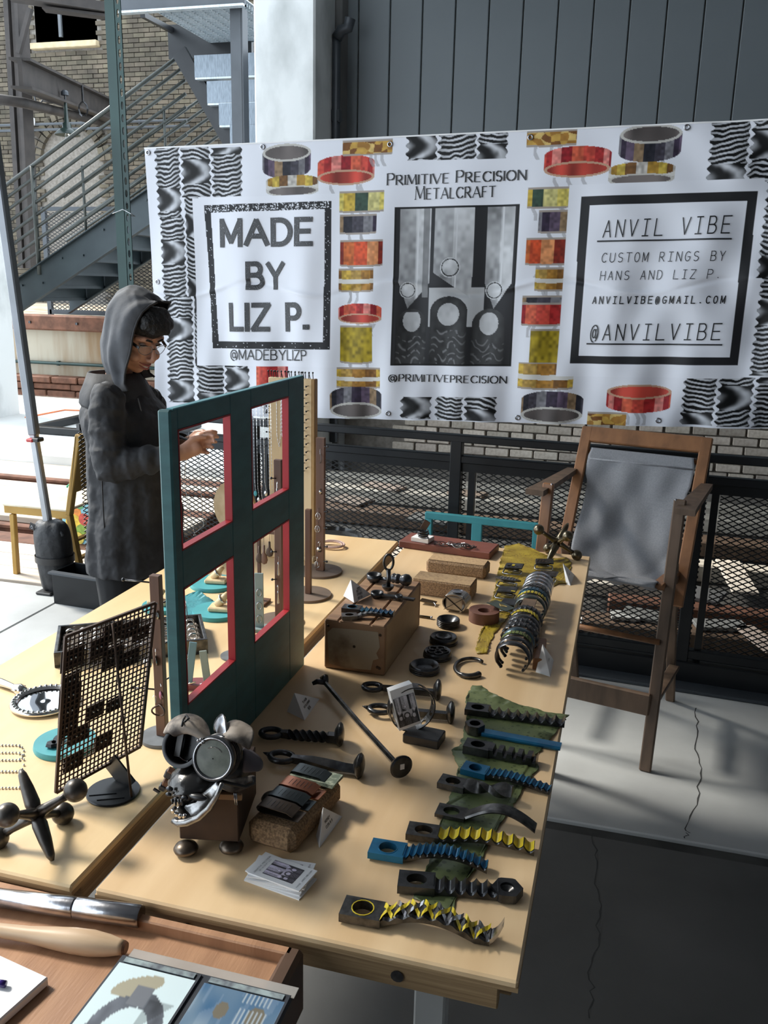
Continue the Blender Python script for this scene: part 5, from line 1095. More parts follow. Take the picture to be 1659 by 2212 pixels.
for i, (t_, (nm_, mt)) in enumerate(allc):
    p = pn.lerp(pf, t_); rr = .039 + rd.uniform(-.003, .003); o = thing('cuff_bracelet', '%s cuff on the bracelet stand, %s from the near end' % (nm_, ordn[i]), 'bracelet', (p.x, p.y, TZ + bz + .0045), R(-6 + rd.uniform(-5, 5)), 'open cuffs hanging on the bracelet stand')
    wd = rd.uniform(.0095, .013) if mt not in (silver, steel) else .013; th = .0026
    rings = []; n = 34; a0, a1 = 90 + 138, 90 - 138
    for k in range(n + 1):
        a = R(a0 + (a1 - a0) * k / n); wk = wd * (1 if 2 < k < n - 2 else .7); kk = 1 + (.06 * (k % 2) if 'faceted' in nm_ or 'notched' in nm_ or 'twisted' in nm_ else 0)
        cz = -rr * .93
        rings.append([V(((rr + dr) * kk * math.cos(a), dy, cz + (rr + dr) * .93 * kk * math.sin(a))) for dr, dy in ((0, -wk), (th, -wk * .7), (th, wk * .7), (0, wk))])
    body = iron if mt is yel or 'patina' in nm_ else mt
    MB().loft(rings).build('band', body, o, 'auto' if kk == 1 else False)
    if mt is yel or 'patina' in nm_ or 'notched' in nm_ or 'rib' in nm_ or 'blue-gl' in nm_:
        m_ = mt if mt is yel or 'patina' in nm_ or 'blue-gl' in nm_ else iron2
        for k in range(9):
            a = R(90 - 52 + 13 * k); Mx = Matrix.Translation(((rr + th + .0006) * math.cos(a), 0, -rr * .93 + (rr + th + .0006) * .93 * math.sin(a))) @ Matrix.Rotation(math.pi / 2 - a, 4, 'Y')
            mb = MB(); mb.M = Mx; mb.box((0, 0, 0), (.0072, wd * 1.5, .0016), Euler((0, R(6), R(20 if 'rope' in nm_ else 0))), b=.0004); mb.build('facet', m_, o)
    for a in (R(a0), R(a1)): MB().ball(((rr + .001) * math.cos(a), 0, -rr * .93 + (rr + .001) * .93 * math.sin(a)), (.004, wd * .75, .0032), 10, 6).build('rounded_end', body, o, True)
# ------------------------------------------------------------------ jacks
def jack(c, D, s, label, mat, rb):
    o = thing('oversized_jack', label, 'jack', c); D = [V(d) for d in D]
    for k, d in enumerate(D):
        for sg in (1, -1):
            q = d * sg
            if k == 0: MB().tube([q * .004, q * s * .25, q * s * .6, q * s * .93, q * s * 1.05], [.010 * s / .075, .0125 * s / .075, .0105 * s / .075, .0070 * s / .075, .003 * s / .075], 12).build('spike', mat, o, True)
            else:
                MB().tube([q * .004, q * s * .3, q * s * .62, q * s * .85], [.011 * s / .075, .0085 * s / .075, .0062 * s / .075, .0075 * s / .075], 12).build('arm', mat, o, True); MB().ball(q * s, rb, 22, 14).build('ball', mat, o, True)
    MB().ball((0, 0, 0), .0125 * s / .075, 16, 10).build('hub', mat, o, True); return o

jack((-.8152, 1.0124, .8033), [[0.618, -0.413, -0.669], [0.786, 0.312, 0.534], [-0.011, -0.856, 0.517]], .0719, 'large cast iron jack at the near left corner of the left table', castiron, .0178)
jack((-.1721, 2.7979, .805), [[-0.321, -0.666, -0.674], [-0.841, -0.127, 0.527], [-0.436, 0.735, -0.519]], .0747, 'bronze jack standing on the far right corner of the right table', bronze, .0175)
# ------------------------------------------------------------------ teal window frame display
FX = -.660
def fyz(px, py): p = ox(px, py, FX); return p.y, p.z
y0 = fyz(373, 884)[0]; y1 = fyz(657, 1300)[0]; zt = (fyz(352, 887)[1] + fyz(656, 815)[1]) / 2
ya, yb = fyz(387, 1000)[0] , fyz(500, 1000)[0]; yc, yd = fyz(544, 1000)[0], fyz(624, 1000)[0]
z1b, z1t = fyz(400, 1186)[1], (fyz(385, 918)[1] + fyz(612, 868)[1]) / 2; z0b, z0t = (fyz(413, 1515)[1] + fyz(556, 1385)[1]) / 2, (fyz(390, 1270)[1] + fyz(552, 1175)[1]) / 2
fr = thing('teal_window_frame', 'teal painted four-opening wooden window frame with red inner edges standing on edge', 'frame', (FX - .0065, (y0 + y1) / 2, TZ))
ym = fr.location.y; TH = .013
def fb_(nm_, a, b, c, d, mt=teal): return BX(nm_, mt, fr, (0, (a + b) / 2 - ym, (c + d) / 2 - TZ), (TH, b - a, d - c), b=.0015)
fb_('stile', y0, ya, TZ, zt); fb_('stile', yb, yc, TZ, zt); fb_('stile', yd, y1, TZ, zt)
BX('edge_strip', teal, fr, (-.0045, y0 - ym - .002, (zt - TZ) / 2), (.022, .014, zt - TZ), b=.003)
for a, b in ((ya, yb), (yc, yd)): fb_('rail', a, b, TZ, z0b); fb_('rail', a, b, z0t, z1b); fb_('rail', a, b, z1t, zt)
BX('top_edge_glint', M('teal_edge_glint', (.14, .42, .47), (.07, .3, .33), .4, scale=12), fr, (0, 0, zt - TZ + .0005), (TH - .002, y1 - y0 - .004, .002))  # light catching the top of the frame, painted as a pale strip
for a, b in ((ya, yb), (yc, yd)):
    for c, d in ((z0b, z0t), (z1b, z1t)):
        BX('red_edge', red, fr, (0, b - .001 - ym, (c + d) / 2 - TZ), (TH + .001, .003, d - c)); BX('red_edge', red, fr, (0, a + .001 - ym, (c + d) / 2 - TZ), (TH + .001, .003, d - c))
        BX('red_edge', red, fr, (0, (a + b) / 2 - ym, c + .001 - TZ), (TH + .001, b - a, .003)); BX('red_edge', red, fr, (0, (a + b) / 2 - ym, d - .001 - TZ), (TH + .001, b - a, .003))
BX('foot_block', teal, fr, (-.03, -.12, .01), (.035, .05, .02), b=.002); BX('foot_block', teal, fr, (-.03, .15, .01), (.035, .05, .02), b=.002)
# ------------------------------------------------------------------ mesh earring display
BL, BR = on(121, 1712, .772), on(303, 1612, .80); nrm = (BR - BL).cross(V((0, 0, 1))).normalized()
def onpl(px, py): d = ray(px, py); return EYE + d * ((BL - EYE).dot(nrm) / d.dot(nrm))
TL_, TR_ = onpl(142, 1375), onpl(335, 1302)
md = thing('mesh_earring_display', 'tilted rusty wire mesh board with dark earring plates, on a round black base', 'display', on(245, 1712, TZ + .0005)); mo = md.location
g = MB(); NXg, NZg = 21, 30
def gp(a, b, off=0): return (BL.lerp(BR, a)).lerp(TL_.lerp(TR_, a), b) - mo + nrm * off
if nrm.dot(EYE - BL) < 0: nrm = -nrm
for i in range(NXg + 1): g.bar(gp(i / NXg, 0), gp(i / NXg, 1), .0022, .0016, up=nrm)
for j in range(NZg + 1): g.bar(gp(0, j / NZg), gp(1, j / NZg), .0022, .0016, up=nrm)
g.build('wire_mesh', rusty, md, kind='stuff')
for a, b, c, d in ((0, 0, 0, 1), (1, 0, 1, 1), (0, 0, 1, 0), (0, 1, 1, 1)): MB().bar(gp(a, b), gp(c, d), .005, .005, up=nrm).build('edge_wire', rusty, md)
MB().tube([gp(.47, .99, .012), on(284, 1722, TZ + .004) - mo], .0022, 6).build('support_rod', rusty, md, True)
MB().lathe([(.001, 0), (.044, 0), (.045, .002), (.044, .004), (.001, .004)], 40).build('base_plate', blackm, md, 'auto')
MB().bar(V((.02, .02, .004)), gp(.62, .02, 0) + V((0, 0, .0)), .05, .003, up=(.5, 1, 0)).build('upright_plate', blackm, md)
for a, b in ((.0, -.034), (-.02, -.026)): MB().bar((a - .01, b, .0045), (a + .03, b + .02, .0045), .0016, .0016).build('base_wire', blackm, md)
rd = random.Random(2); ptp = [(0.1, 0.84, 'at the top left corner'), (0.1, 0.7, 'second down the left edge'), (0.1, 0.6, 'third down the left edge'), (0.1, 0.5, 'fourth down the left edge'), (0.1, 0.4, 'fifth down the left edge'), (0.22, 0.31, 'low left, just above the teal disc'), (0.18, 0.14, 'lowest on the left'), (0.55, 0.74, 'in the upper middle'), (0.74, 0.68, 'upper right of the rod'), (0.4, 0.42, 'left one of the pair in the centre'), (0.62, 0.4, 'right one of the pair in the centre'), (0.74, 0.88, 'near the top, right of the rod'), (0.38, 0.84, 'near the top, left of the rod'), (0.52, 0.9, 'at the very top beside the rod'), (0.86, 0.82, 'nearest the top right corner'), (0.52, 0.18, 'low in the middle')]
plm = M('dark_leather_plate', (.05, .035, .028), (.03, .022, .02), .5)
for a, b, wh in ptp:
    ep = thing('earring_card', 'dark earring card on the wire mesh board, %s' % wh, 'earring card', mo + gp(a, b, -.003), 0, 'dark earring cards on the mesh board')
    dx = (BR - BL).normalized(); dz = (TL_ - BL).normalized(); w_, h_ = rd.uniform(.014, .021), rd.uniform(.012, .019)
    MB().add([dx * s * w_ + dz * t * h_ + nrm * o_ for o_ in (-.001, .0) for s, t in ((-1, -1), (1, -1), (1, 1), (-1, 1))], [(0, 3, 2, 1), (4, 5, 6, 7), (0, 1, 5, 4), (1, 2, 6, 5), (2, 3, 7, 6), (3, 0, 4, 7)]).build('card', plm, ep)
    for s in (-1, 1): MB().ball(dx * s * .004 + nrm * .002, .0022, 8, 6).build('stud', silver, ep, True)
# ------------------------------------------------------------------ post displays with nails
def earring(pos, kind, label, group, sc_=1.):
    e = thing('earring', label, 'earring', pos, rd.uniform(0, 3), group)
    MB().tube([(0, 0, 0), (.003, 0, .004), (.006, 0, .001), (.005, 0, -.012)], .0006, 4).build('hook', silver, e)
    if kind == 'disc': MB().lathe([(.0005, 0), (.009 * sc_, .0004), (.0005, .0012)], 18).build('disc', silver, e, True).matrix_local = Matrix.Translation((.005, 0, -.020)) @ Matrix.Rotation(R(80), 4, 'X')
    elif kind == 'loop': MB().tube([(.005 + .009 * math.sin(6.283 * k / 16) * sc_, 0, -.025 * 1 - .013 * sc_ * math.cos(6.283 * k / 16) * -1) for k in range(16)], .0009, 5, closed=True).build('loop', iron2, e, True)
    elif kind == 'cage': 
        for an in (0, 60, 120): MB().tube([(.005 + .008 * math.sin(6.283 * k / 14) * math.cos(R(an)), .008 * math.sin(6.283 * k / 14) * math.sin(R(an)), -.022 + .010 * math.cos(6.283 * k / 14)) for k in range(14)], .0008, 4, closed=True).build('cage_wire', silver, e, True)
    elif kind == 'swirl': MB().tube([(.005 + .012 * math.sin(t * .55) * (1 - t / 26), 0, -.014 - .0017 * t - .004 * math.cos(t * .55)) for t in range(16)], [.0008 + .0011 * math.sin(t / 15 * 3.14) for t in range(16)], 5).build('swirl', rusty, e, True)
    elif kind == 'drop': MB().lathe([(.0005, -.05), (.0032, -.044), (.0012, -.02), (.002, -.014), (.0005, -.012)], 10, (.005, 0, 0)).build('drop', steel, e, True)
    else: MB().ball((.005, 0, -.020), (.006, .003, .009)).build('pendant', M('pink_glass', (.42, .12, .18), None, .2), e, True)
    return e
def post_display(label, base, br, top, w_, nails, bmat, pmat):
    t = thing('post_display', label, 'display', (base.x, base.y, TZ)); h = top - TZ
    MB().lathe([(.001, 0), (br, 0), (br + .001, .003), (br, .007), (.001, .007)], 48).build('round_base', bmat, t, 'auto'); BX('post', pmat, t, (0, 0, (h + .007) / 2), (w_, .014, h - .007), b=.001)
    for (z, dx, dy) in nails:
        z -= TZ; MB().tube([(0, 0, z), (dx, dy, z + .004)], .0016, 6).build('nail', iron, t, True); MB().ball((dx, dy, z + .004), (.0035, .0035, .0035), 8, 6).build('nail_head', iron, t, True)
    return t
bp = on(352, 1594, TZ); ptop = oy(358, 1240, bp.y + .01)
nl = []
for (px, py, dx, dy) in ((358, 1262, -.06, -.012), (357, 1393, -.035, -.012), (360, 1492, -.05, -.015), (372, 1312, .02, .062), (372, 1400, .02, .060), (374, 1478, .02, .055)): nl.append((oy(px, py, bp.y).z, dx, dy))
post_display('dark walnut nail post on a grey disc at the teal frame\'s left edge', bp, .042, ptop.z, .020, nl, M('slate_disc', (.16, .17, .18), (.11, .115, .12), .55, scale=30), walnut)
for i, (px, py, yy, kd, lb, sc_) in enumerate([(338, 1330, bp.y - .012, 'disc', 'round silver disc earring at the top nail beside the walnut post', 1), (322, 1435, bp.y - .012, 'disc', 'left silver disc earring on the middle nail', 1.1), (336, 1430, bp.y - .012, 'disc', 'right silver disc earring on the middle nail', 1.15), (330, 1528, bp.y - .015, 'swirl', 'left brown swirl earring on the lowest nail', 1.5), (352, 1530, bp.y - .015, 'swirl', 'right brown swirl earring on the lowest nail', 1.5), (348, 1505, bp.y - .01, 'glass', 'pink glass earring beside the lowest nail', 1), (402, 1325, bp.y + .04, 'loop', 'dark wire loop earring seen through the lower left opening', 1.6), (392, 1345, bp.y + .04, 'loop', 'second dark wire loop earring lower in the lower left opening', 1.3), (398, 1420, bp.y + .04, 'cage', 'small silver cage earring seen through the lower left opening', 1)]):
    earring(oy(px, py - 22, yy), kd, lb, 'earrings on the walnut post', sc_)
discm = M('brown_wood_disc', (.17, .12, .09), (.11, .08, .06), .6, scale=10)
b3 = on(692, 1236, TZ); t3 = oy(677, 944, b3.y).z
pd = post_display('walnut earring post with silver earrings, right of the teal frame', b3, .066, t3, .026, [(oy(690, py, b3.y).z, .024, -.010) for py in (965, 1035, 1105, 1140, 1180, 1212)], discm, walnut)
pd['label'] = 'walnut earring post with silver earrings, right of the teal frame'
for i, (py, kd) in enumerate(((985, 'loop'), (1060, 'disc'), (1112, 'cage'), (1140, 'cage'), (1185, 'disc'), (1218, 'cage'))):
    q = oy(693 - i * 1.5, py - 12, b3.y - .012); earring(q, kd, 'silver earring on the post right of the teal frame, %s from the top' % ordn[i], 'silver earrings on the right walnut post')
b4 = on(688, 1289, TZ); post_display('walnut post on the nearer brown disc, mostly hidden behind the teal frame', V((b4.x - .03, b4.y, 0)), .064, oy(668, 1100, b4.y).z, .016, [], discm, walnut)
b5 = on(585, 1352, TZ); pd5 = post_display('thin walnut post with drop earrings seen through the lower right opening', V((b5.x + .012, b5.y + .03, 0)), .06, oy(598, 998, b5.y).z, .020, [(oy(600, py, b5.y).z, -.012, -.018) for py in (1040, 1200, 1260)], discm, walnut)
for i, (py, kd) in enumerate(((1045, 'drop'), (1205, 'drop'), (1268, 'drop'))): earring(oy(599, py, b5.y - .0), kd, 'slender drop earring on the thin walnut post, %s from the top' % ordn[i], 'drop earrings on the thin walnut post', 1.3)
# tall pine necklace board
nb_y = 2.53; xa, xb = oy(583, 900, nb_y).x, oy(676, 900, nb_y).x; ztop = oy(640, 817, nb_y).z
nb = thing('necklace_board', 'tall pale pine necklace board bristling with black nails behind the teal frame', 'display', ((xa + xb) / 2, nb_y, TZ))
hw = (xb - xa) / 2
BX('board', pine, nb, (0, 0, (ztop - TZ) / 2 + .006), (xb - xa, .02, ztop - TZ - .012), b=.002); BX('side_strip', M('amber_wood', (.42, .25, .09), (.3, .17, .06), .5), nb, (hw + .004, .004, (ztop - TZ) / 2 + .006), (.010, .028, ztop - TZ - .012), b=.002); BX('foot', pine, nb, (0, 0, .007), (xb - xa + .03, .06, .014), b=.003)
nlm = MB().tube([(0, 0, 0), (0, -.004, .018)], .0013, 5).ball((0, -.004, .019), .003, 8, 5)
n0 = nlm.build('nail', iron, nb); n0.location = (-hw, -.004, ztop - TZ)
for k in range(1, 20): part('nail', n0.data, nb, (-hw + k * 2 * hw / 19, -.004 + .006 * (k % 2), ztop - TZ), (0, R((k % 3 - 1) * 8), 0))
for k in range(22): part('nail', n0.data, nb, (hw - .012 - .012 * (k % 2), -.008, ztop - TZ - .02 - k * .0125), (R(80), 0, 0))
for k in range(10): part('nail', n0.data, nb, (-hw + .004, -.008, ztop - TZ - .03 - k * .02), (R(60), R(-50), 0))
def chain(name, label, pts, r_=.0012, mat=silver, group=None, parent=None):
    o = thing(name, label, 'necklace', pts[0], 0, group); P = [V(p) - V(pts[0]) for p in pts]; mb = MB()
    for a, b in zip(P, P[1:]):
        n = max(1, int((b - a).length / .0055))
        for k in range(n):
            q0, q1 = a.lerp(b, k / n), a.lerp(b, (k + .8) / n); mb.bar(q0, q1, r_ * 1.7 if k % 2 else r_ * .8, r_ * .8 if k % 2 else r_ * 1.7)
    mb.build('links', mat, o, kind='stuff'); return o
for i, px in enumerate((546, 553, 561, 568, 578, 584)):
    yy = nb_y - .025 - .004 * i; a = oy(px, 860, yy); b = oy(px + 4, 1040 + 14 * (i % 3), yy)
    c = chain('necklace', '%s fine chain necklace from the left hanging behind the upper right opening' % ordn[i], [oy(px + 3, 848, yy), a, b, oy(px + 7, 1060 + 14 * (i % 3), yy)], .0012, silver if i % 2 else steel, 'chain necklaces behind the upper right opening')
    MB().ball(V(oy(px + 6, 1066 + 14 * (i % 3), yy)) - c.location, (.006, .002, .009)).build('pendant', silver if i % 2 else tealb, c, True)
BX('necklace_rail', pine, nb, (-hw - .04, -.02, oy(560, 852, nb_y).z - TZ), (.10, .012, .012))
for i, px in enumerate((597, 608)): chain('necklace', '%s beaded necklace lying against the pine board' % ('left' if i == 0 else 'right'), [oy(px, 840, nb_y - .013), oy(px + 1, 940, nb_y - .013), oy(px + 6, 965, nb_y - .013), oy(px + 9, 940, nb_y - .013), oy(px + 10, 845, nb_y - .013)], .001, steel, 'beaded necklaces on the pine board')
wd_ = thing('round_wood_disc', 'pale round wooden disc standing on edge behind the upper openings', 'display', (oy(508, 1112, 2.62).x, 2.62, TZ), R(-10)); rr_ = (oy(508, 1040, 2.62).z - TZ) / 2
MB().lathe([(.001, 0), (rr_ * .78, 0), (rr_ * .78, .012), (.001, .012)], 48).build('disc', pine, wd_, 'auto').matrix_local = Matrix.Translation((0, .006, rr_ * 1.16)) @ Matrix.Rotation(R(90), 4, 'X') @ Matrix.Diagonal((1, 1.1, 1, 1))
BX('stand', pine, wd_, (0, 0, .02), (.06, .05, .04), b=.003)
# small things on the left table
def teal_disc(c, r_, label): t = thing('teal_disc', label, 'disc', (c.x, c.y, TZ)); MB().lathe([(.001, 0), (r_, 0), (r_ + .001, .004), (r_ - .001, .011), (.001, .011)], 48).build('disc', tealb, t, 'auto'); return t
teal_disc(V((-.956, 1.285)), .057, 'teal painted wooden disc carrying black stones in front of the wire mesh board')
for i, (px, py) in enumerate(((112, 1612), (128, 1600), (122, 1610))):
    o = thing('black_stone', ['left six-sided black stone on the teal disc', 'rear black stone on the teal disc', 'black stone in the middle of the teal disc'][i], 'stone', on(px, py, TZ + .012), i * .7); MB().lathe([(.008, 0), (.012, .003), (.009, .008), (.001, .008)], 6).build('stone', blackm, o)
for i, (c, r_) in enumerate(((V((-1.10, 2.20)), .068), (V((-.99, 2.0)), .066))):
    teal_disc(c, r_, ['teal painted disc farther back with a wooden ring rest', 'teal painted disc nearer with a wooden ring rest, seen through the lower left opening'][i])
    w_ = thing('ring_rest', ['wooden cone ring rest with a silver ring on the farther teal disc', 'wooden cone ring rest with a silver ring on the nearer teal disc'][i], 'ring rest', (c.x + .01, c.y, TZ + .0115), R(10)); BX('foot', pine, w_, (0, 0, .006), (.062, .045, .012), b=.003); MB().tube([(-.010, 0, .012), (.004, 0, .030), (.018, 0, .046)], [.012, .010, .007], 12).build('cone', pine, w_, True)
    MB().tube([(.004 + .0125 * math.sin(6.283 * k / 18) * .6, .0125 * math.cos(6.283 * k / 18), .030 - .0125 * math.sin(6.283 * k / 18) * .8) for k in range(18)], .003, 6, closed=True).build('silver_ring', silver, w_, True)
tl2 = leather('teal_leather', 'ragged teal dyed leather scrap under the nearer teal disc', [on(*p, TZ) for p in ((395, 1290), (430, 1278), (462, 1300), (440, 1325), (412, 1345), (385, 1350), (380, 1310))], M('teal_leather_dyed', (.05, .27, .31), (.035, .2, .23), .5, scale=40, bump=.6), .0012, 12)
o = teal_disc(V((on(300, 1330, TZ).x + .03, on(330, 1330, TZ).y + .06)), .055, 'teal painted disc behind the top of the wire mesh board')
w_ = thing('ring_rest', 'small wooden ring rest behind the top of the wire mesh board', 'ring rest', (o.location.x - .01, o.location.y, TZ + .0115)); BX('foot', pine, w_, (0, 0, .006), (.055, .04, .012), b=.003); MB().tube([(-.010, 0, .012), (.012, 0, .038)], [.012, .008], 12).build('cone', pine, w_, True)
# tray of rings
tr = thing('jewellery_tray', 'long dark tray of silver rings behind the wire mesh board', 'tray', (-1.085, 1.735, TZ), R(32))
for c, d in (((0, 0, .004), (.34, .17, .008)), ((0, -.081, .02), (.34, .008, .034)), ((0, .081, .02), (.34, .008, .034)), ((-.166, 0, .02), (.008, .155, .034)), ((.166, 0, .02), (.008, .155, .034))): BX('side' if c[2] > .01 else 'bottom', blackl if c[2] < .01 else iron2, tr, c, d, b=.001)
for k in range(5): BX('foam_roll', M('beige_felt', (.42, .36, .30), None, .9), tr, (0, -.062 + k * .031, .014), (.32, .022, .014), b=.005)
rm = MB().tube([(.010 * math.cos(6.283 * k / 16), 0, .010 * math.sin(6.283 * k / 16)) for k in range(16)], .0028, 6, closed=True).build('band', silver, None, True); rmesh = rm.data; bpy.data.objects.remove(rm)
for i in range(40):
    o = bpy.data.objects.new('finger_ring', rmesh); COL.objects.link(o); a, b = i % 10, i // 10
    q = Rz(R(32)) @ V((-.14 + a * .031, -.047 + b * .031, 0)); o.location = (q.x - 1.085, q.y + 1.735, TZ + .0305); o.rotation_euler = (R(18), 0, R(32 + rd.uniform(-9, 9))); tag(o, 'silver ring in the dark tray, %s from the left in the %s row' % (ordn[a], ('front', 'second', 'third', 'rear')[b]), 'ring', 'silver rings in the dark tray')


# hand mirror
mi = thing('hand_mirror', 'ornate silver hand mirror lying face up on the left table', 'mirror', (-1.098, 1.42, TZ), R(164))
MB().lathe([(.050, .002), (.062, .001), (.069, .005), (.066, .011), (.058, .012), (.052, .007)], 56, caps=False).build('rim', silver, mi, True)
MB().lathe([(.001, .005), (.054, .0055)], 48, caps=False).build('glass', M('mirror_glass', (.9, .9, .9), (.88, .88, .88), .02, 1.), mi, True); MB().lathe([(.001, 0), (.060, 0), (.06, .004), (.001, .004)], 40).build('back', silver, mi, 'auto')
orn = MB().ball((0, 0, 0), (.005, .0035, .003), 8, 6).build('rim_bead', silver, mi, True); orn.location = (.061, 0, .0115)
for k in range(1, 36): part('rim_bead', orn.data, mi, (.061 * math.cos(6.283 * k / 36), .061 * math.sin(6.283 * k / 36), .0115), (0, 0, 6.283 * k / 36 + .5))
MB().tube([(.064, 0, .008), (.08, 0, .010), (.10, 0, .009), (.14, 0, .009), (.17, 0, .010), (.21, 0, .008)], [.009, .012, .007, .009, .007, .011], 10).build('handle', silver, mi, True)
for s in (-1, 1): MB().tube([(.070, 0, .010), (.080, s * .012, .012), (.092, s * .010, .010)], .003, 6).build('scroll', silver, mi, True)
# bead chains lying at the left edge
for i, (ya_, yb_) in enumerate(((1612, 1640), (1628, 1665), (1668, 1700))):
    P = []
    for k in range(12): a = k / 11; P.append(on(-40 + 82 * a, ya_ - 2, TZ + .002))
    for k in range(6): a = -math.pi / 2 + math.pi * k / 5; P.append(on(42 + 10 * math.cos(a), (ya_ + yb_) / 2 + (yb_ - ya_) / 2 * math.sin(a), TZ + .002))
    for k in range(12): a = k / 11; P.append(on(42 - 82 * a, yb_ + 2, TZ + .002))
    c = thing('bead_chain', '%s coil of bead chain at the left edge of the left table' % ['farthest', 'middle', 'nearest'][i], 'chain', P[0]); mb = MB()
    for a, b in zip(P, P[1:]):
        mb.ball(a - P[0], .0021, 6, 4)
    mb.build('beads', silver if i else steel, c, True, kind='stuff')
# strips on a maroon block, grey disc, spoons, cord
mbk = M('maroon_paint', (.22, .05, .055), (.17, .04, .045), .45)
o = thing('maroon_block', 'maroon half-round block with two grey strips seen through the lower left opening', 'display', on(425, 1492, TZ), R(20)); MB().prism([(.055 * math.cos(R(a)), .04 * math.sin(R(a))) for a in range(0, 181, 12)], 0, .012).build('block', mbk, o, 'auto')
strm = M('blue_grey_strip', (.16, .27, .30), (.12, .2, .23), .4)
for x, h, tl_ in ((-.012, .095, 8), (.018, .075, -6)): BX('strip', strm if x < 0 else M('grey_green_strip', (.30, .33, .29), (.2, .23, .2), .4), o, (x, .012, .012 + h / 2), (.016, .005, h), Euler((0, R(tl_), 0)), b=.001); MB().tube([(x, .004, .016), (x + .01, -.004, .022), (x - .01, -.006, .018)], .0018, 5).build('wire_wrap', silver, o, True)
o = thing('grey_disc', 'small flat grey disc lying on the left table behind the lower left opening', 'disc', on(506, 1418, TZ)); MB().lathe([(.001, 0), (.032, 0), (.032, .004), (.001, .004)], 36).build('disc', M('slate_disc', (.2, .2, .22)), o, 'auto')
gs = thing('glass_tag_strip', 'upright frosted glass strip with clear tags seen through the lower right opening', 'display', (oy(560, 1300, 1.93).x, 1.93, TZ), R(15)); BX('strip', M('frosted_blue_glass', (.32, .40, .40), (.26, .33, .33), .35, trans=.25), gs, (0, 0, .075), (.022, .006, .15), b=.001); BX('foot', M('frosted_blue_glass', (.3, .3, .3)), gs, (0, 0, .004), (.05, .04, .008))
for k in range(3): MB().tube([(.006 * math.cos(6.283 * j / 14), -.005, .03 + k * .035 + .010 * math.sin(6.283 * j / 14)) for j in range(14)], .0009, 5, closed=True).build('wire_ring', steel, gs, True)
for i, (px, py, ln) in enumerate(((560, 1180, .045), (570, 1178, .05), (582, 1170, .04))):
    yy = 2.10; a = oy(px, py, yy); o = thing('spoon_pendant', '%s brown spoon-shaped pendant hanging in the lower right opening' % ['left', 'middle', 'right'][i], 'pendant', a, 0, 'spoon pendants in the lower right opening')
    MB().loft([[V((w_ * math.cos(6.283 * k / 12), .002 * math.sin(6.283 * k / 12), -z)) for k in range(12)] for w_, z in ((.003, 0), (.0035, ln * .4), (.008, ln * .55), (.011, ln * .8), (.008, ln * 1.0), (.001, ln * 1.06))]).build('spoon', rusty if i != 1 else walnut, o, True); MB().tube([(0, 0, 0), (0, .0, .03)], .0006, 4).build('thread', iron, o)
hr = thing('pendant_rack', 'thin dark rail carrying the spoon pendants behind the teal frame', 'display', (oy(572, 1150, 2.10).x, 2.105, TZ)); zz = oy(572, 1150, 2.1).z - TZ; BX('rail', walnut, hr, (0, 0, zz), (.06, .008, .008)); BX('upright', walnut, hr, (-.022, .006, zz / 2), (.008, .008, zz)); BX('foot', walnut, hr, (-.022, 0, .004), (.05, .05, .008))
P = []
c0 = on(716, 1178, TZ + .006)
for k in range(64):
    a = 6.283 * k / 21.3; r_ = .042 + .006 * math.sin(k * .21); P.append(V((c0.x + r_ * math.cos(a) * 1.0, c0.y + .03 * math.sin(a) + .006 * math.sin(k * .15), TZ + .006 + .003 * math.sin(k * .3) + .002 * (k / 21))))
o = thing('cord_loop', 'coiled pale pink cord lying at the far end of the left table', 'cord', P[0]); MB().tube([p - P[0] for p in P], .0028, 8).build('cord', M('pale_pink_cord', (.55, .40, .36), (.4, .28, .25), .7, scale=200), o, True)

# ------------------------------------------------------------------ skull and goggles sculpture
SK = thing('skull_goggle_sculpture', 'dark metal skull sculpture wearing two welding goggle cups, on a footed steel box', 'sculpture', (-.56, 1.10, TZ))
so_ = V(SK.location)
def K(px, py, y): return oy(px, py, y) - so_
fL, fR_ = on(402, 1843, TZ), on(500, 1838, TZ)
foot = [(.001, 0), (.010, 0), (.0175, .005), (.019, .009), (.016, .014), (.008, .018), (.001, .019)]
for p in (fL, fR_, V((-.585, 1.235, TZ)), V((-.515, 1.225, TZ))): MB().lathe(foot, 28).build('bun_foot', M('aged_brass_steel', (.15, .12, .095), (.08, .065, .05), .35, .9, 30), SK, True).location = V(p) - so_
ax = (fR_ - fL); ax.z = 0; wbx = .092; ang = math.atan2(ax.y, ax.x) * .55; cfr = (fL + fR_) / 2 - so_
BX('box_body', rusty, SK, (cfr.x - .014, cfr.y + .068, .0185 + .044), (wbx, .135, .088), Rz(ang), b=.0015)
BX('box_lid', rusty, SK, (cfr.x - .014, cfr.y + .068, .109), (wbx - .02, .12, .006), Rz(ang), b=.001)
BX('tan_tag', M('tan_leather', (.34, .2, .1), None, .6), SK, (cfr.x + .035, cfr.y + .002, .102), (.04, .006, .010), Rz(ang), b=.001)
for k in (0, 1): MB().tube([(cfr.x + .046 + k * .003, cfr.y - .002, .112), (cfr.x + .048 + k * .003, cfr.y - .004, .094)], .0013, 6).build('pin', steel, SK, True)
yS = 1.085
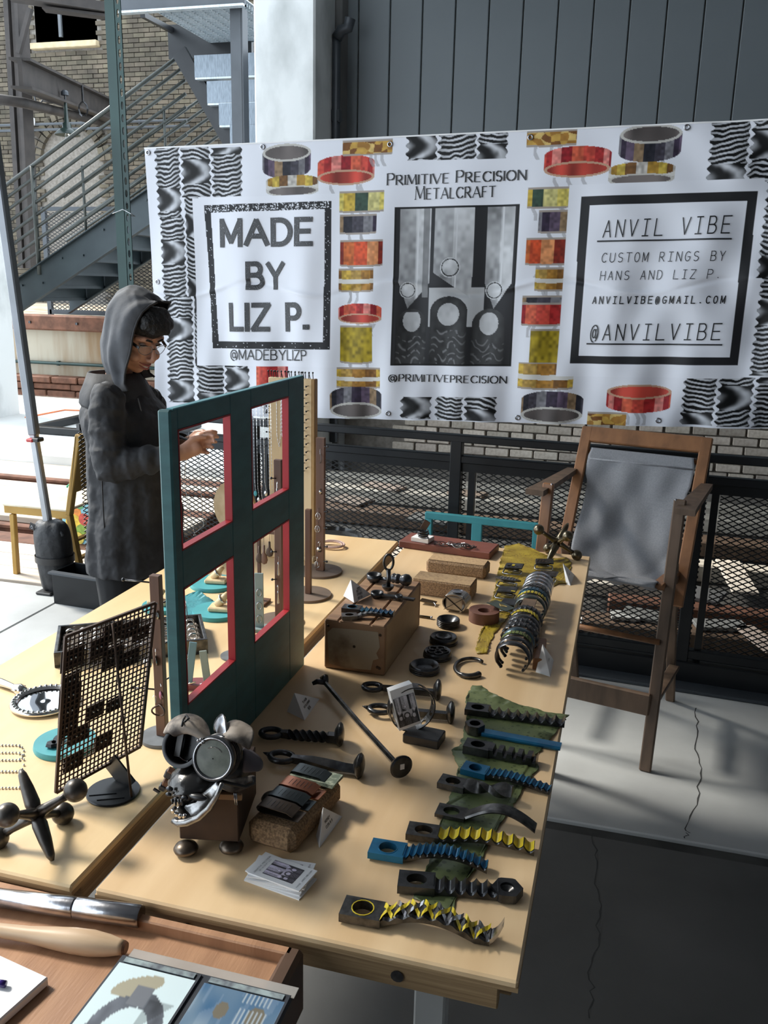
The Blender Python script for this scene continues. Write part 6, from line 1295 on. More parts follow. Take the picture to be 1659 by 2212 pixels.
# cranium: tapering muzzle towards the lower left
skm = M('burnished_skull_steel', (.16, .155, .15), (.05, .048, .046), .22, .95, 25, bump=.4, bscale=70)
c1, c2_ = K(468, 1665, yS + .03), K(385, 1712, yS - .03); rings = []
dirv = (c2_ - c1).normalized(); sidev = dirv.cross(V((0, 0, 1))).normalized(); upv = sidev.cross(dirv)
prof_ = [(-.25, .006, .006), (-.12, .028, .026), (.1, .040, .034), (.35, .044, .034), (.6, .041, .031), (.85, .035, .026), (1.02, .027, .020), (1.12, .015, .012), (1.16, .002, .002)]
for t_, a_, b_ in prof_:
    c = c1.lerp(c2_, t_); rings.append([c + sidev * (a_ * math.cos(6.283 * k / 28)) + upv * (b_ * math.sin(6.283 * k / 28) * (1 if k < 14 else .7)) + V((0, 0, .002 * math.sin(k * 2.1 + t_ * 9))) for k in range(28)])
MB().loft(rings).build('skull', skm, SK, True)
for px, py, r_ in ((366, 1704, .006), (398, 1724, .006), (364, 1716, .005), (380, 1727, .005)): MB().ball(K(px, py, yS - .045), (r_, r_ * .6, r_ * .7), 12, 8).build('bone_knob', iron2 if px % 2 else iron, SK, True)
MB().ball(K(428, 1722, yS - .044), (.015, .006, .005), 14, 8).build('eye_socket', black, SK, True)
for k, px in enumerate((372, 379, 386, 392)): MB().tube([K(px, 1726, yS - .055), K(px + 1, 1737 + (k % 2) * 3, yS - .057)], [.0026, .0012], 6).build('upper_tooth', iron2, SK, True)
# jaw: polished shell curving from the chin up to the hinge
jp = [K(378, 1765, yS - .06), K(392, 1772, yS - .056), (K(415, 1768, yS - .05)), K(438, 1755, yS - .04), K(458, 1732, yS - .03), K(472, 1705, yS - .02), K(480, 1685, yS - .01)]; rings = []
wj = [.010, .020, .028, .030, .026, .018, .006]
for i, p in enumerate(jp):
    d = (jp[min(i + 1, 6)] - jp[max(i - 1, 0)]).normalized(); s_ = d.cross(RT.cross(FW)).normalized(); inn = V((-.75, .35, .55)).normalized()
    rings.append([p + inn * (wj[i] * (1 - math.cos(R(-10 + 100 * k / 8))) * 1.0) + V((.15, .9, -.1)).normalized() * (wj[i] * 1.1 * math.sin(R(-10 + 100 * k / 8))) for k in range(9)])
j = MB().loft(rings, ringclosed=False, caps=False).build('lower_jaw', iron2, SK, True); m_ = j.modifiers.new('t', 'SOLIDIFY'); m_.thickness = .0022
jb = [K(x, y, yS - .062) for x, y in ((372, 1772), (385, 1778), (405, 1776), (430, 1765), (452, 1745), (468, 1720), (480, 1692))]
jawm = M('burnished_jaw_steel', (.36, .355, .35), (.18, .175, .17), .26, 1., 25, bump=.3)
MB().tube(jb, [.004, .006, .006, .0055, .005, .004, .003], 8).build('jaw_rim', jawm, SK, True)
rings = []
for i, p in enumerate(jb):
    q = K([376, 383, 398, 420, 440, 455, 470][i], [1752, 1750, 1742, 1726, 1712, 1700, 1686][i], yS - .035); rings.append([p.lerp(q, k / 6) + V((0, .006 * math.sin(k / 6 * 3.14), -.006 * math.sin(k / 6 * 3.14))) for k in range(7)])
j = MB().loft(rings, ringclosed=False, caps=False).build('jaw_plate', jawm, SK, True); m_ = j.modifiers.new('t', 'SOLIDIFY'); m_.thickness = .002
for k, (px, py) in enumerate(((373, 1752), (381, 1759), (389, 1763), (398, 1763), (377, 1746))): MB().box(K(px, py, yS - .066), (.0055, .005, .008), Euler((.2, .2 * k, 0)), b=.0015).build('lower_tooth', silver if k < 4 else iron, SK)
# goggles
def cup(px, py, y, d, r_, ln, nm_, lens):
    d = V(d).normalized(); c = K(px, py, y); q = d.to_track_quat('Z', 'Y').to_matrix().to_4x4(); Mx = Matrix.Translation(c) @ q
    b = MB(); b.M = Mx; b.lathe([(r_ * .80, .004), (r_ * .84, .0045), (r_ * .98, .004), (r_, 0), (r_ * .98, -.006), (r_ * .90, -.008), (r_ * .93, -.012), (r_ * .90, -ln * .6), (r_ * .8, -ln), (r_ * .7, -ln), (r_ * .78, -ln * .5), (r_ * .80, .004)], 40, caps=False); b.build(nm_, M('black_rubber', (.015, .015, .016), None, .3), SK, 'auto')
    for k in range(3): b = MB(); b.M = Mx; b.tube([(r_ * .945 * math.cos(6.283 * j / 36), r_ * .945 * math.sin(6.283 * j / 36), -.012 - k * .005) for j in range(36)], .0012, 5, closed=True).build('ridge', black, SK, True)
    if lens:
        b = MB(); b.M = Mx; b.lathe([(.001, .0035), (r_ * .84, .003)], 40, caps=False).build('lens', M('scratched_lens', (.16, .17, .14), (.10, .11, .09), .18, scale=60, detail=9, coat=.5), SK, True)
        b = MB(); b.M = Mx; b.tube([(r_ * .88 * math.cos(6.283 * j / 36), r_ * .88 * math.sin(6.283 * j / 36), .0045) for j in range(36)], .0014, 6, closed=True).build('lens_ring', steel, SK, True)
        b = MB(); b.M = Mx; b.tube([(r_ * .5 * math.cos(R(a)), r_ * .5 * math.sin(R(a)), .0042) for a in range(40, 130, 12)], .0005, 4).build('scratch', steel, SK)
    else:
        b = MB(); b.M = Mx; b.lathe([(.001, -ln * .75), (r_ * .72, -ln * .75)], 30, caps=False).build('inner_disc', black, SK); b = MB(); b.M = Mx; b.box((-r_ * .38, 0, -.012), (r_ * .3, r_ * 1.1, .001)).build('inner_strip', M('grey_vinyl', (.18, .17, .16), None, .4), SK)
cup(394, 1612, yS - .005, (-.02, -.88, .42), .0325, .035, 'open_goggle_cup', False)
cup(462, 1638, yS - .03, (.02, -.93, .30), .0335, .045, 'lens_goggle_cup', True)
MB().ball(K(505, 1655, yS + .03), (.030, .035, .028), 18, 12).build('rear_housing', blackl, SK, True)
furm = M('pale_worn_leather', (.32, .27, .22), (.05, .042, .038), .75, scale=26, contrast=(.42, .58), bump=.6, bscale=60)
def flap(nm_, P, mat, th=.003, bulge=.012):
    # a bent sheet spanned by rows of points
    n = len(P[0]); mb = MB(); mb.add([p for row in P for p in row], [(i * n + k, i * n + k + 1, (i + 1) * n + k + 1, (i + 1) * n + k) for i in range(len(P) - 1) for k in range(n - 1)])
    o = mb.build(nm_, mat, SK, True); m_ = o.modifiers.new('s', 'SUBSURF'); m_.levels = m_.render_levels = 2; m_ = o.modifiers.new('t', 'SOLIDIFY'); m_.thickness = th; return o
flap('left_brow_flap', [[K(352, 1592, yS), K(365, 1560, yS + .01), K(395, 1542, yS + .015), K(428, 1546, yS + .02), K(450, 1570, yS + .02)], [K(366, 1580, yS - .02), K(378, 1568, yS - .015), K(402, 1566, yS - .015), K(430, 1576, yS - .01), K(452, 1600, yS - .01)], [K(375, 1590, yS - .01), K(390, 1585, yS - .01), K(405, 1580, yS - .01), K(430, 1592, yS - .01), K(462, 1612, yS - .01)]], furm)
flap('right_brow_flap', [[K(470, 1598, yS + .01), K(484, 1572, yS + .02), K(503, 1554, yS + .03), K(530, 1564, yS + .03), K(552, 1578, yS + .02)], [K(478, 1602, yS - .02), K(492, 1590, yS - .01), K(508, 1586, yS - .01), K(530, 1594, yS), K(546, 1602, yS)], [K(486, 1606, yS - .01), K(497, 1600, yS - .01), K(510, 1602, yS - .01), K(525, 1612, yS - .01), K(538, 1622, yS)]], furm)
flap('silver_strip', [[K(462, 1568, yS + .03), K(474, 1545, yS + .03), K(486, 1541, yS + .03)], [K(468, 1585, yS + .01), K(480, 1570, yS + .01), K(490, 1562, yS + .01)], [K(474, 1600, yS), K(484, 1592, yS), K(494, 1585, yS)]], steel)
flap('right_ragged_leather', [[K(520, 1610, yS + .02), K(545, 1625, yS + .03), K(568, 1642, yS + .03)], [K(528, 1640, yS), K(548, 1648, yS + .01), K(566, 1662, yS + .02)], [K(520, 1670, yS), K(540, 1668, yS), K(556, 1668, yS + .01)]], M('purple_grey_leather', (.12, .10, .11), (.06, .05, .055), .5, scale=20))
flap('lower_cheek_leather', [[K(470, 1686, yS - .01), K(500, 1682, yS), K(530, 1680, yS + .01), K(556, 1672, yS + .01)], [K(474, 1700, yS - .02), K(500, 1702, yS - .01), K(524, 1700, yS), K(552, 1690, yS)], [K(480, 1706, yS - .02), K(500, 1712, yS - .01), K(515, 1708, yS), K(535, 1694, yS)]], furm)
MB().tube([K(470, 1686, yS - .03), K(500, 1694, yS - .02), K(530, 1700, yS - .01), K(550, 1692, yS), K(548, 1678, yS)], .003, 6).build('leather_lip', blackl, SK, True)
MB().tube([K(393, 1568, yS - .02), K(396, 1555, yS - .0), K(402, 1545, yS), K(408, 1552, yS - .01), K(398, 1560, yS - .02)], .0018, 5).build('knotted_lace', black, SK, True)
for px, py in ((428, 1600), (434, 1597), (440, 1601), (436, 1605)): MB().ball(K(px, py, yS - .03), .0022, 8, 6).build('nose_bead', steel, SK, True)
for k, (px, py) in enumerate(((364, 1672), (360, 1690), (352, 1700), (370, 1665))): MB().box(K(px, py, yS + .02), (.012, .010, .014), Euler((.3 * k, .4, .2)), b=.002).build('rear_scrap', walnut if k % 2 else iron, SK)
MB().bar(K(332, 1704, yS), K(345, 1712, yS), .004, .003).build('side_nail', iron, SK)
# ------------------------------------------------------------------ money clips on cork
mc = block_('cork_block', 'rounded dark cork block nearest the viewer, carrying four money clips', (-.458, 1.188, TZ), (.084, .172, .043), R(-8), cork, corkt, bev=.010, group='cork blocks')
MTOP = TZ + .0435; Rm = Rz(R(-8)); mlist = [(.062, 'green-grey money clip holding folded banknotes, farthest on the cork block', M('blue_black_steel', (.06, .075, .08), None, .3, .7)), (.022, 'copper coloured money clip on the cork block', M('copper', (.42, .17, .10), (.3, .12, .07), .3, .9)), (-.012, 'black money clip on the cork block', M('blue_black_steel', (.06, .075, .08))), (-.046, 'dark brown leather-look money clip nearest on the cork block', M('dark_bronze_steel', (.12, .09, .065), (.08, .06, .045), .35, .6))]
for dy, lb, mt in mlist:
    p = Rm @ V((0, dy, 0)); o = thing('money_clip', lb, 'money clip', (mc.location.x + p.x, mc.location.y + p.y, MTOP + .0005), R(-8), 'money clips on the near cork block')
    if dy > .05:
        nt_ = thing('banknotes', 'folded banknotes held in the farthest money clip', 'money', (mc.location.x + p.x, mc.location.y + p.y, MTOP + .004), R(-8)); bn = M('banknote_paper', (.33, .36, .27), (.12, .15, .11), .8, scale=130, contrast=(.4, .6))
        for k in range(4): BX('note', bn, nt_, (.004, 0, .0006 + k * .0012), (.082, .040 - k * .001, .0009), Rz(R(k - 1.5)))
    w_ = .0145; bt = 0; tp_ = .011
    P = [(.036, .0), (-.030, .0), (-.036, .002), (-.038, .006), (-.036, .0095), (-.030, tp_), (.016, tp_ - .001), (.022, tp_ - .004), (.026, tp_ - .005)]
    if dy > .05: P = [(x, z + (.002 if z < .004 else .002)) for x, z in P]
    mb = MB(); n = len(P); mb.loft([[V((x, -w_, z)), V((x, w_, z)), V((x, w_, z + .0012)), V((x, -w_, z + .0012))] for x, z in P]).build('clip', mt, o, 'auto')
    for k in range(6): BX('stamp_mark', iron, o, (-.022 + k * .007, 0, tp_ + (.0032 if dy > .05 else .0012)), (.0006, .016, .0002))
# ------------------------------------------------------------------ picture cards
PIC = pc.copy(); PIC = np.where(PIC < 0, 0, PIC)
def picture(name, parent, w_, h_, img, Mx, tint=(1, 1, 1), n=(60, 80)):
    H_, W_ = img.shape[:2]; nx_, ny_ = n; jj = (np.arange(ny_) / (ny_ - 1) * (H_ - 1)).astype(int); ii = (np.arange(nx_) / (nx_ - 1) * (W_ - 1)).astype(int)
    c = img[jj][:, ii] * np.array(tint); vs_ = [Mx @ V(((i / (nx_ - 1) - .5) * w_, (.5 - j / (ny_ - 1)) * h_, 0)) for j in range(ny_) for i in range(nx_)]
    me = bpy.data.meshes.new(name); me.from_pydata([tuple(v_) for v_ in vs_], [], [(j * nx_ + i, (j + 1) * nx_ + i, (j + 1) * nx_ + i + 1, j * nx_ + i + 1) for j in range(ny_ - 1) for i in range(nx_ - 1)])
    ca = me.color_attributes.new('print', 'FLOAT_COLOR', 'POINT'); ca.data.foreach_set('color', np.concatenate([c.reshape(-1, 3), np.ones((nx_ * ny_, 1))], 1).astype(np.float32).ravel()); me.materials.append(_pm); o = bpy.data.objects.new(name, me); COL.objects.link(o); o.parent = parent; return o
_pm = vcol_mat('printed_card', .35, .5)
def card(name, label, loc, rz, full=True, thick=.0012, group='business cards in the loose stack'):
    o = thing(name, label, 'card', loc, rz, group); BX('paper', white, o, (0, 0, thick / 2), (.089, .051, thick))
    if full:
        picture('printed_picture', o, .030, .052, PIC, Matrix.Translation((.002, .0, thick + .0003)) @ Matrix.Rotation(R(90), 4, 'Z') @ Matrix.Diagonal((1.15, .98, 1, 1)), (1.25, 1.12, 1.35))
        fm = lambda x0: (lambda x, y: V((x0 - y, x, thick + .0004)))
        text_mesh('lettering', 'PRIMITIVE PRECISION', ink, o, fm(-.0335), -.021, .021, .0028, wt=.12, gap=.24, serif=True); text_mesh('lettering', 'METALCRAFT LLC', ink, o, fm(-.0285), -.015, .015, .0028, wt=.12, gap=.24, serif=True)
        text_mesh('lettering', 'HANS JARET NIELSON', ink, o, fm(.0385), -.021, .021, .0024, wt=.12, gap=.24)
    return o
cc_ = V((-.425, 1.045, TZ))
for k, (dx, dy, an, lb) in enumerate(((0, -.002, -10, 'lowest card of the loose business card stack, with a red underside edge'), (-.004, .0, -5, 'second card from the bottom of the stack'), (-.006, .002, 0, 'third card from the bottom of the stack'), (-.004, .003, 3, 'fourth card from the bottom of the stack'), (-.006, .006, -13, 'white card showing at the left under the top card'), (-.003, .006, 4, 'card turned to the right just under the top card'), (0, 0, -11, 'top business card with a picture of three fingertips'))):
    card('business_card', lb, cc_ + V((dx, dy, k * .0021)), R(an), full=k >= 5, thick=.002)
# card holder ring
hb = thing('ring_card_holder', 'dark steel holed ring card holder on a black block, holding a stack of cards', 'card holder', (-.318, 1.508, TZ), R(-6)); BX('base_block', blackl, hb, (0, 0, .0095), (.072, .048, .019), b=.002)
Q = Matrix.Translation((-.030, .006, .019 + .043)) @ Matrix.Rotation(R(38), 4, 'Z') @ Matrix.Rotation(R(8), 4, 'Y') @ Matrix.Rotation(R(90), 4, 'X')
b = MB(); b.M = Q; rg = .044; N = 12
for k in range(N):
    a0, a1 = 6.283 * k / N, 6.283 * (k + 1) / N; m = 6
    # wall segment with a round hole
    sg = 16; arcw = rg * (a1 - a0); ho = rect_ring(sg, -arcw / 2, arcw / 2, -.011, .011, 0, 0); hi = [(arcw * .26 * math.cos(6.283 * j / sg), arcw * .26 * math.sin(6.283 * j / sg)) for j in range(sg)]
    am = (a0 + a1) / 2; P = []
    for L__ in (ho, hi):
        for (s_, t_) in L__: P.append((rg * math.cos(am + s_ / rg), rg * math.sin(am + s_ / rg), t_))
    for L__ in (ho, hi):
        for (s_, t_) in L__: P.append(((rg + .002) * math.cos(am + s_ / rg), (rg + .002) * math.sin(am + s_ / rg), t_))
    Fs = []
    for i in range(sg):
        j = (i + 1) % sg; Fs += [(i, j, sg + j, sg + i), (2 * sg + i, 3 * sg + i, 3 * sg + j, 2 * sg + j), (sg + i, sg + j, 3 * sg + j, 3 * sg + i), (i, 2 * sg + i, 2 * sg + j, j)]
    b.add(P, Fs)
b.build('holed_ring', iron2, hb)
cs = thing('card_stack', 'small stack of printed cards standing in the holed ring', 'cards', oy(873, 1524, 1.505), 0, rot=Euler((R(-6), R(-13), R(34))))
for k in range(9): BX('card', white, cs, (0, -.009 + k * .0022, 0), (.046, .0016, .084))
picture('printed_picture', cs, .042, .060, PIC, Matrix.Translation((.0, -.0106, -.006)) @ Matrix.Rotation(R(90), 4, 'X'), (1.2, 1.15, 1.2))
# ------------------------------------------------------------------ wooden tray in the foreground
TR = thing('wooden_tray', 'shallow reddish-brown wooden tray at the near end of the tables', 'tray', (-.69, .68, .70)); tw = M('reddish_tray_wood', (.44, .24, .13), (.33, .17, .09), .5, scale=3, stretch=(9, 1, 1), bump=.2, bscale=30)
BX('bottom_board', tw, TR, (0, 0, .014), (.63, .50, .014)); BX('rear_lip', tw, TR, (0, .249, .020), (.65, .014, .036), b=.002); BX('front_lip', tw, TR, (0, -.249, .020), (.65, .014, .036), b=.002)
BX('left_lip', tw, TR, (-.322, 0, .02), (.014, .5, .036), b=.002); BX('right_rail', M('dark_tray_end', (.13, .07, .045), (.09, .05, .03), .45), TR, (.326, 0, -.012), (.026, .52, .10), b=.006)
BX('leg', oldwood, TR, (.30, .2, -.36), (.05, .05, .68)); BX('leg', oldwood, TR, (-.30, .2, -.36), (.05, .05, .68)); BX('leg', oldwood, TR, (.30, -.2, -.36), (.05, .05, .68)); BX('leg', oldwood, TR, (-.30, -.2, -.36), (.05, .05, .68))
FZ = .7216
a, b = on(-60, 1932, FZ + .016), on(305, 1980, FZ + .0155); o = thing('ring_mandrel', 'polished steel tapered ring mandrel lying along the rear of the tray', 'mandrel', a, math.atan2((b - a).y, (b - a).x)); L_ = (b - a).length; Lg = L_ * .62
MB().tube([(0, 0, 0), (Lg - .002, 0, 0), (Lg - .001, 0, 0), (Lg, 0, 0)], [.0125, .0150, .0150, .0138], 28).build('tapered_shaft', steel, o, True); MB().tube([(Lg, 0, 0), (Lg + .002, 0, 0), (L_ - .002, 0, 0), (L_, 0, 0)], [.0140, .0155, .0155, .0145], 28).build('thick_end', steel, o, 'auto')
a, b = on(-70, 2000, FZ + .014), on(268, 2050, FZ + .012); o = thing('wooden_burnisher', 'smooth pale wooden tool with a rounded belly lying in the tray', 'tool', a, math.atan2((b - a).y, (b - a).x)); L_ = (b - a).length
MB().tube([(L_ * t, 0, 0) for t in (0, .2, .4, .55, .68, .8, .9, .97, 1)], [.009, .0092, .0105, .014, .0165, .0168, .014, .0105, .009], 24).build('handle', M('ash_wood', (.62, .45, .29), (.48, .32, .19), .4, scale=3, stretch=(2, 14, 14)), o, True)
MB().tube([(L_, 0, 0), (L_ + .0035, 0, 0)], [.0092, .0075], 20).build('dark_ferrule', walnut, o, 'auto')
p0, p1, p2 = on(112, 2085, FZ + .013), on(0, 2042, FZ + .013), on(0, 2190, FZ + .013)
wbk = thing('white_foam_block', 'thick white board at the lower left corner of the picture', 'board', (p0.x - .10, p0.y - .055, FZ), math.atan2(p0.y - p1.y, p0.x - p1.x) * .6 - .1); BX('board', M('white_foam', (.9, .9, .9), (.87, .87, .87), .6), wbk, (.0, -.02, .0065), (.20, .15, .013), b=.002)
o = thing('purple_bead', 'dark purple glass bead on the white board at the left edge', 'bead', on(2, 2125, FZ + .018)); MB().tube([(-.006, 0, 0), (.006, .001, 0)], .0045, 12).build('bead', M('purple_glass', (.04, .02, .16), None, .1), o, True)
al = thing('photo_album', 'open laminated album page with two photographs at the bottom of the picture', 'album', (-.452, .715, .7385)); BX('backing', M('dark_album', (.03, .035, .045), None, .5), al, (0, 0, .004), (.236, .27, .008), b=.001); BX('plastic_tab', M('frosted_plastic', (.55, .52, .48), None, .3, alpha=.6), al, (.006, .14, .007), (.232, .018, .0012), b=.0004)
g1 = np.ones((90, 60, 3)) * np.array((.62, .74, .76)); yy_, xx_ = np.mgrid[0:90, 0:60] / 60.
d = np.hypot(xx_ - .55, (yy_ - .62)); m = (d < .42) & (d > .27); g1[m] = np.array((.10, .11, .13)) * (.6 + 1.0 * vnoise(xx_ * 12, yy_ * 12, 3)[m][:, None]); m = ((xx_ - .40) / .26) ** 2 + ((yy_ - .17 + (xx_ - .4) * .3) / .10) ** 2 < 1; g1[m] = (.36, .33, .24); m = (np.abs(xx_ - .5) < .1) & (yy_ > .15) & (yy_ < .34); g1[m] = (.16, .17, .19)
m = (xx_ > .62) & (yy_ < .7) & (xx_ + yy_ < 1.2) & (yy_ > .25 + .0 * xx_); g1[m] *= .55
g2 = np.zeros((90, 60, 3)); nn2 = vnoise(xx_ * 5, yy_ * 5, 9); g2[:] = np.array((.05, .13, .24)) + nn2[..., None] * np.array((.14, .14, .10)) + (vnoise(xx_ * 18, yy_ * 3, 6) > .6)[..., None] * .05
for cx, cy, r_ in ((.75, .2, .1), (.8, .5, .12), (.35, .2, .08)): g2[np.hypot(xx_ - cx, yy_ - cy) < r_] = (.17, .15, .11)
for k in range(7): g2[np.abs(xx_ - (.55 + k * .05) - .25 * (yy_ - .3) ** 2 * -1) < .006] = (.4, .46, .5)
m = ((xx_ - .45) / .35) ** 2 + ((yy_ - 1.0) / .35) ** 2 < 1; g2[m] = (.22, .10, .09)
picture('left_photograph', al, .108, .25, g1, Matrix.Translation((-.060, -.004, .0086)), n=(60, 90)); picture('right_photograph', al, .108, .25, g2, Matrix.Translation((.060, -.004, .0088)), n=(60, 90))
gl_ = M('album_sleeve', (.95, .97, 1), (.95, .97, 1), .06, trans=1.0)
for x in (-.060, .060): BX('spine_strip', M('dark_album', (.03, .035, .045)), al, (x + .056, 0, .0095), (.003, .262, .002)); BX('label_strip', M('label_strip', (.35, .42, .42), (.12, .13, .15), .3, scale=60), al, (x, .127, .0092), (.10, .008, .001))
o = thing('glass_plate', 'pale green-edged glass plate just entering the lower left corner', 'plate', on(20, 2225, FZ + .02), R(-15)); o.location.z = FZ + .0135; BX('plate', M('pale_green_glass', (.55, .75, .70), None, .1), o, (-.05, -.07, .002), (.11, .10, .004), b=.001)
# ------------------------------------------------------------------ canopy leg, weight bag, yellow chair, tote
PY = 3.80
pts = [oy(-28, 200, PY), oy(22, 560, PY), oy(69, 900, PY), oy(107, 1150, PY)]
cp = thing('canopy_leg', 'grey metal canopy leg leaning at the left with a red latch', 'canopy leg', (0, 0, 0)); cpm = M('grey_canopy_tube', (.24, .25, .27), (.2, .21, .225), .4, .3)
MB().bar(pts[0], oy(74, 940, PY), .046, .046, up=(0, 1, 0), bev=.006).build('upper_tube', cpm, cp); MB().bar(oy(72, 930, PY), pts[3], .038, .038, up=(0, 1, 0), bev=.006).build('lower_tube', M('light_grey_tube', (.42, .43, .45), (.36, .37, .38), .35, .4), cp)
c = oy(72, 951, PY - .03); BX('red_latch', M('red_plastic', (.6, .03, .03), None, .3), cp, (c.x - .012, c.y, c.z), (.04, .04, .018), b=.005); BX('latch_body', black, cp, (c.x + .02, c.y + .01, c.z + .003), (.04, .05, .022), b=.005)
BX('foot_plate', blackm, cp, (pts[3].x + .02, PY, .01), (.10, .09, .02), b=.004)
bc = oy(118, 1195, PY); wbm = M('black_nylon_bag', (.018, .019, .022), (.010, .011, .013), .55, scale=12, bump=.8, bscale=18, bdist=.01)
bg_ = thing('weight_bag', 'black fabric weight bag strapped round the foot of the canopy leg', 'bag', (bc.x, PY, 0)); rings = []
for i, (z, rx, ry, ox_) in enumerate([(.0, .055, .05, -.01), (.02, .075, .07, 0), (.08, .085, .08, .002), (.15, .095, .085, 0), (.22, .098, .088, -.002), (.29, .10, .085, -.006), (.345, .096, .075, -.008), (.375, .080, .05, -.008), (.385, .05, .03, -.005)]):
    rings.append([V((ox_ + rx * math.cos(6.283 * k / 28) * (1 + .05 * math.sin(k * 1.9 + i)), ry * math.sin(6.283 * k / 28) * (1 + .06 * math.sin(k * 2.3 + i * 1.3)), z + .006 * math.sin(k * 1.3))) for k in range(28)])
o = MB().loft(rings).build('bag_body', wbm, bg_, True); m_ = o.modifiers.new('s', 'SUBSURF'); m_.levels = m_.render_levels = 1
MB().loft([[V((.103 * math.cos(6.283 * k / 28), .092 * math.sin(6.283 * k / 28), z)) for k in range(28)] for z in (.165, .20)], caps=False).build('strap', blackl, bg_, True)
MB().tube([(-.02 + .10 * math.sin(a * 3.14 / 8), -.03, .35 + .035 * math.cos(a * 3.14 / 8 + 1)) for a in range(9)], .012, 8).build('carry_roll', wbm, bg_, True); BX('grommet_tab', blackl, bg_, (-.085, -.05, .355), (.03, .004, .035), Euler((0, .3, 0))); MB().tube([(-.085 + .006 * math.cos(6.283 * k / 12), -.053, .352 + .006 * math.sin(6.283 * k / 12)) for k in range(12)], .0018, 5, closed=True).build('grommet', steel, bg_, True)
BX('foot_strap', blackl, bg_, (-.02, -.06, .008), (.09, .07, .014), b=.004)
yw = M('mustard_painted_wood', (.46, .27, .05), (.36, .2, .035), .5, scale=6, stretch=(1, 1, 1)); ys = M('worn_pale_seat', (.85, .78, .62), (.6, .5, .34), .5, scale=4)
yc_ = thing('yellow_school_chair', 'mustard painted wooden chair with a worn pale seat behind the weight bag', 'chair', (-3.0, 4.05, 0)); yo = V(yc_.location)
Y0, Y1 = 3.96, 4.36; kk = lambda px, py, y: oy(px, py, y) - yo
zseat = kk(80, 1103, Y0).z
for y in (Y0, Y1):
    dy = y - Y0
    a, b, c, d = kk(37, 1245, Y0), kk(28, 1110, Y0), kk(150, 1112, Y0), kk(178, 1238, Y0); e = kk(172, 938, Y0)
    a.z = 0; d.z = 0
    for nm_, p, q, w_, t_ in (('front_leg', a, b, .030, .03), ('rear_leg', d, c, .030, .035), ('back_post', c, e, .030, .04)): MB().bar(p + V((0, dy, 0)), q + V((0, dy, 0)), w_, t_, up=(0, 1, 0), bev=.004).build(nm_, yw, yc_)
x0, x1 = kk(10, 1100, Y0).x, kk(152, 1112, Y0).x
BX('seat', ys, yc_, ((x0 + x1) / 2, (Y0 + Y1) / 2 - yo.y, zseat + .022), (x1 - x0, Y1 - Y0 + .04, .016), b=.005)
for y in (Y0, Y1): BX('side_apron', yw, yc_, ((x0 + x1) / 2, y - yo.y - .004, zseat - .005), (x1 - x0 - .01, .018, .045), b=.003)
BX('front_apron', yw, yc_, (x0 + .02, (Y0 + Y1) / 2 - yo.y, zseat - .005), (.018, Y1 - Y0, .045), b=.003)
pA, pB = kk(158, 1065, Y0), kk(168, 940, Y0)
MB().bar(pA + V((.0, (Y1 - Y0) / 2, 0)), pB + V((0, (Y1 - Y0) / 2, 0)), .44, .014, up=(1, 0, 0), bev=.004).build('back_panel', yw, yc_)
for f in (.35, .62): q = d.lerp(c, f); MB().bar(q, q + V((0, Y1 - Y0, 0)), .012, .03, up=(1, 0, 0)).build('rear_stretcher', yw, yc_)
MB().ball(kk(88, 1075, Y0 + .1), (.012, .004, .004), 8, 6).build('dark_mark', iron, yc_, True).location.z = -.0
tb = thing('tote_bag', 'light blue tote bag with a bright fruit print behind the yellow chair', 'bag', (oy(182, 1185, 4.62).x, 4.62, 0)); tbm = M('light_blue_bag', (.22, .5, .62), (.16, .42, .55), .5)
TBH = oy(182, 1062, 4.62).z
MB().loft([[V((sx * .13 * (1 - .05 * z), sy * .05, z * TBH)) for sx, sy in ((-1, -1), (1, -1), (1, 1), (-1, 1))] for z in (0, .5, 1)]).build('bag', tbm, tb)
rd2 = random.Random(4)
for k, (x, z, r_, c_) in enumerate([(-.02, .62, .05, (.75, .25, .04)), (-.03, .42, .055, (.8, .55, .05)), (.03, .25, .05, (.25, .42, .06)), (-.05, .82, .03, (.8, .65, .08)), (.02, .8, .035, (.1, .4, .15)), (.05, .5, .04, (.6, .08, .06)), (-.05, .22, .035, (.1, .5, .4)), (.0, .12, .04, (.75, .6, .1))]):
    MB().lathe([(.001, 0), (r_, 0)], 14, caps=False).build('print_patch', M('bag_print_%d' % k, c_, tuple(v * .6 for v in c_), .5, scale=40), tb).matrix_local = Matrix.Translation((x, -.0505 - .0006 * k, z * TBH)) @ Matrix.Rotation(R(90), 4, 'X')
for s in (-1, 1): MB().tube([(s * .06, -.05, TBH - .02), (s * .05, -.06, TBH + .04), (s * .01, -.06, TBH + .07)], .006, 6).build('handle', M('green_strap', (.05, .45, .25), None, .5), tb, True)

# ------------------------------------------------------------------ the person
PO = V((-1.62, 2.62, 0)); PE = Matrix.Translation(PO) @ Matrix.Rotation(R(-6), 4, 'Z'); PEI = PE.inverted(); W_ = lambda px, py, y: PEI @ oy(px, py, y)
pe = thing('person', 'person in a charcoal hooded coat and glasses, smiling down at the chain in their hands', 'person', PO, R(-6))
f_ = V((.86, 0, -.51)).normalized(); u_ = V((.51, 0, .86)); s_ = V((0, 1, 0))
HCn = V((.056, 0, 1.427)); HR = Matrix((f_, s_, u_)).transposed()
HR = Rz(R(-13)) @ HR
def H(f, s, u): return HCn + HR @ V((f, s, u))
b = MB()
b.ball(H(-.002, 0, .020), (.084, .070, .084), 28, 20, HR)              # skull
b.ball(H(.028, 0, -.030), (.062, .060, .078), 24, 16, HR)              # face mass
b.ball(H(.052, 0, -.090), (.026, .026, .020), 16, 10, HR)              # chin
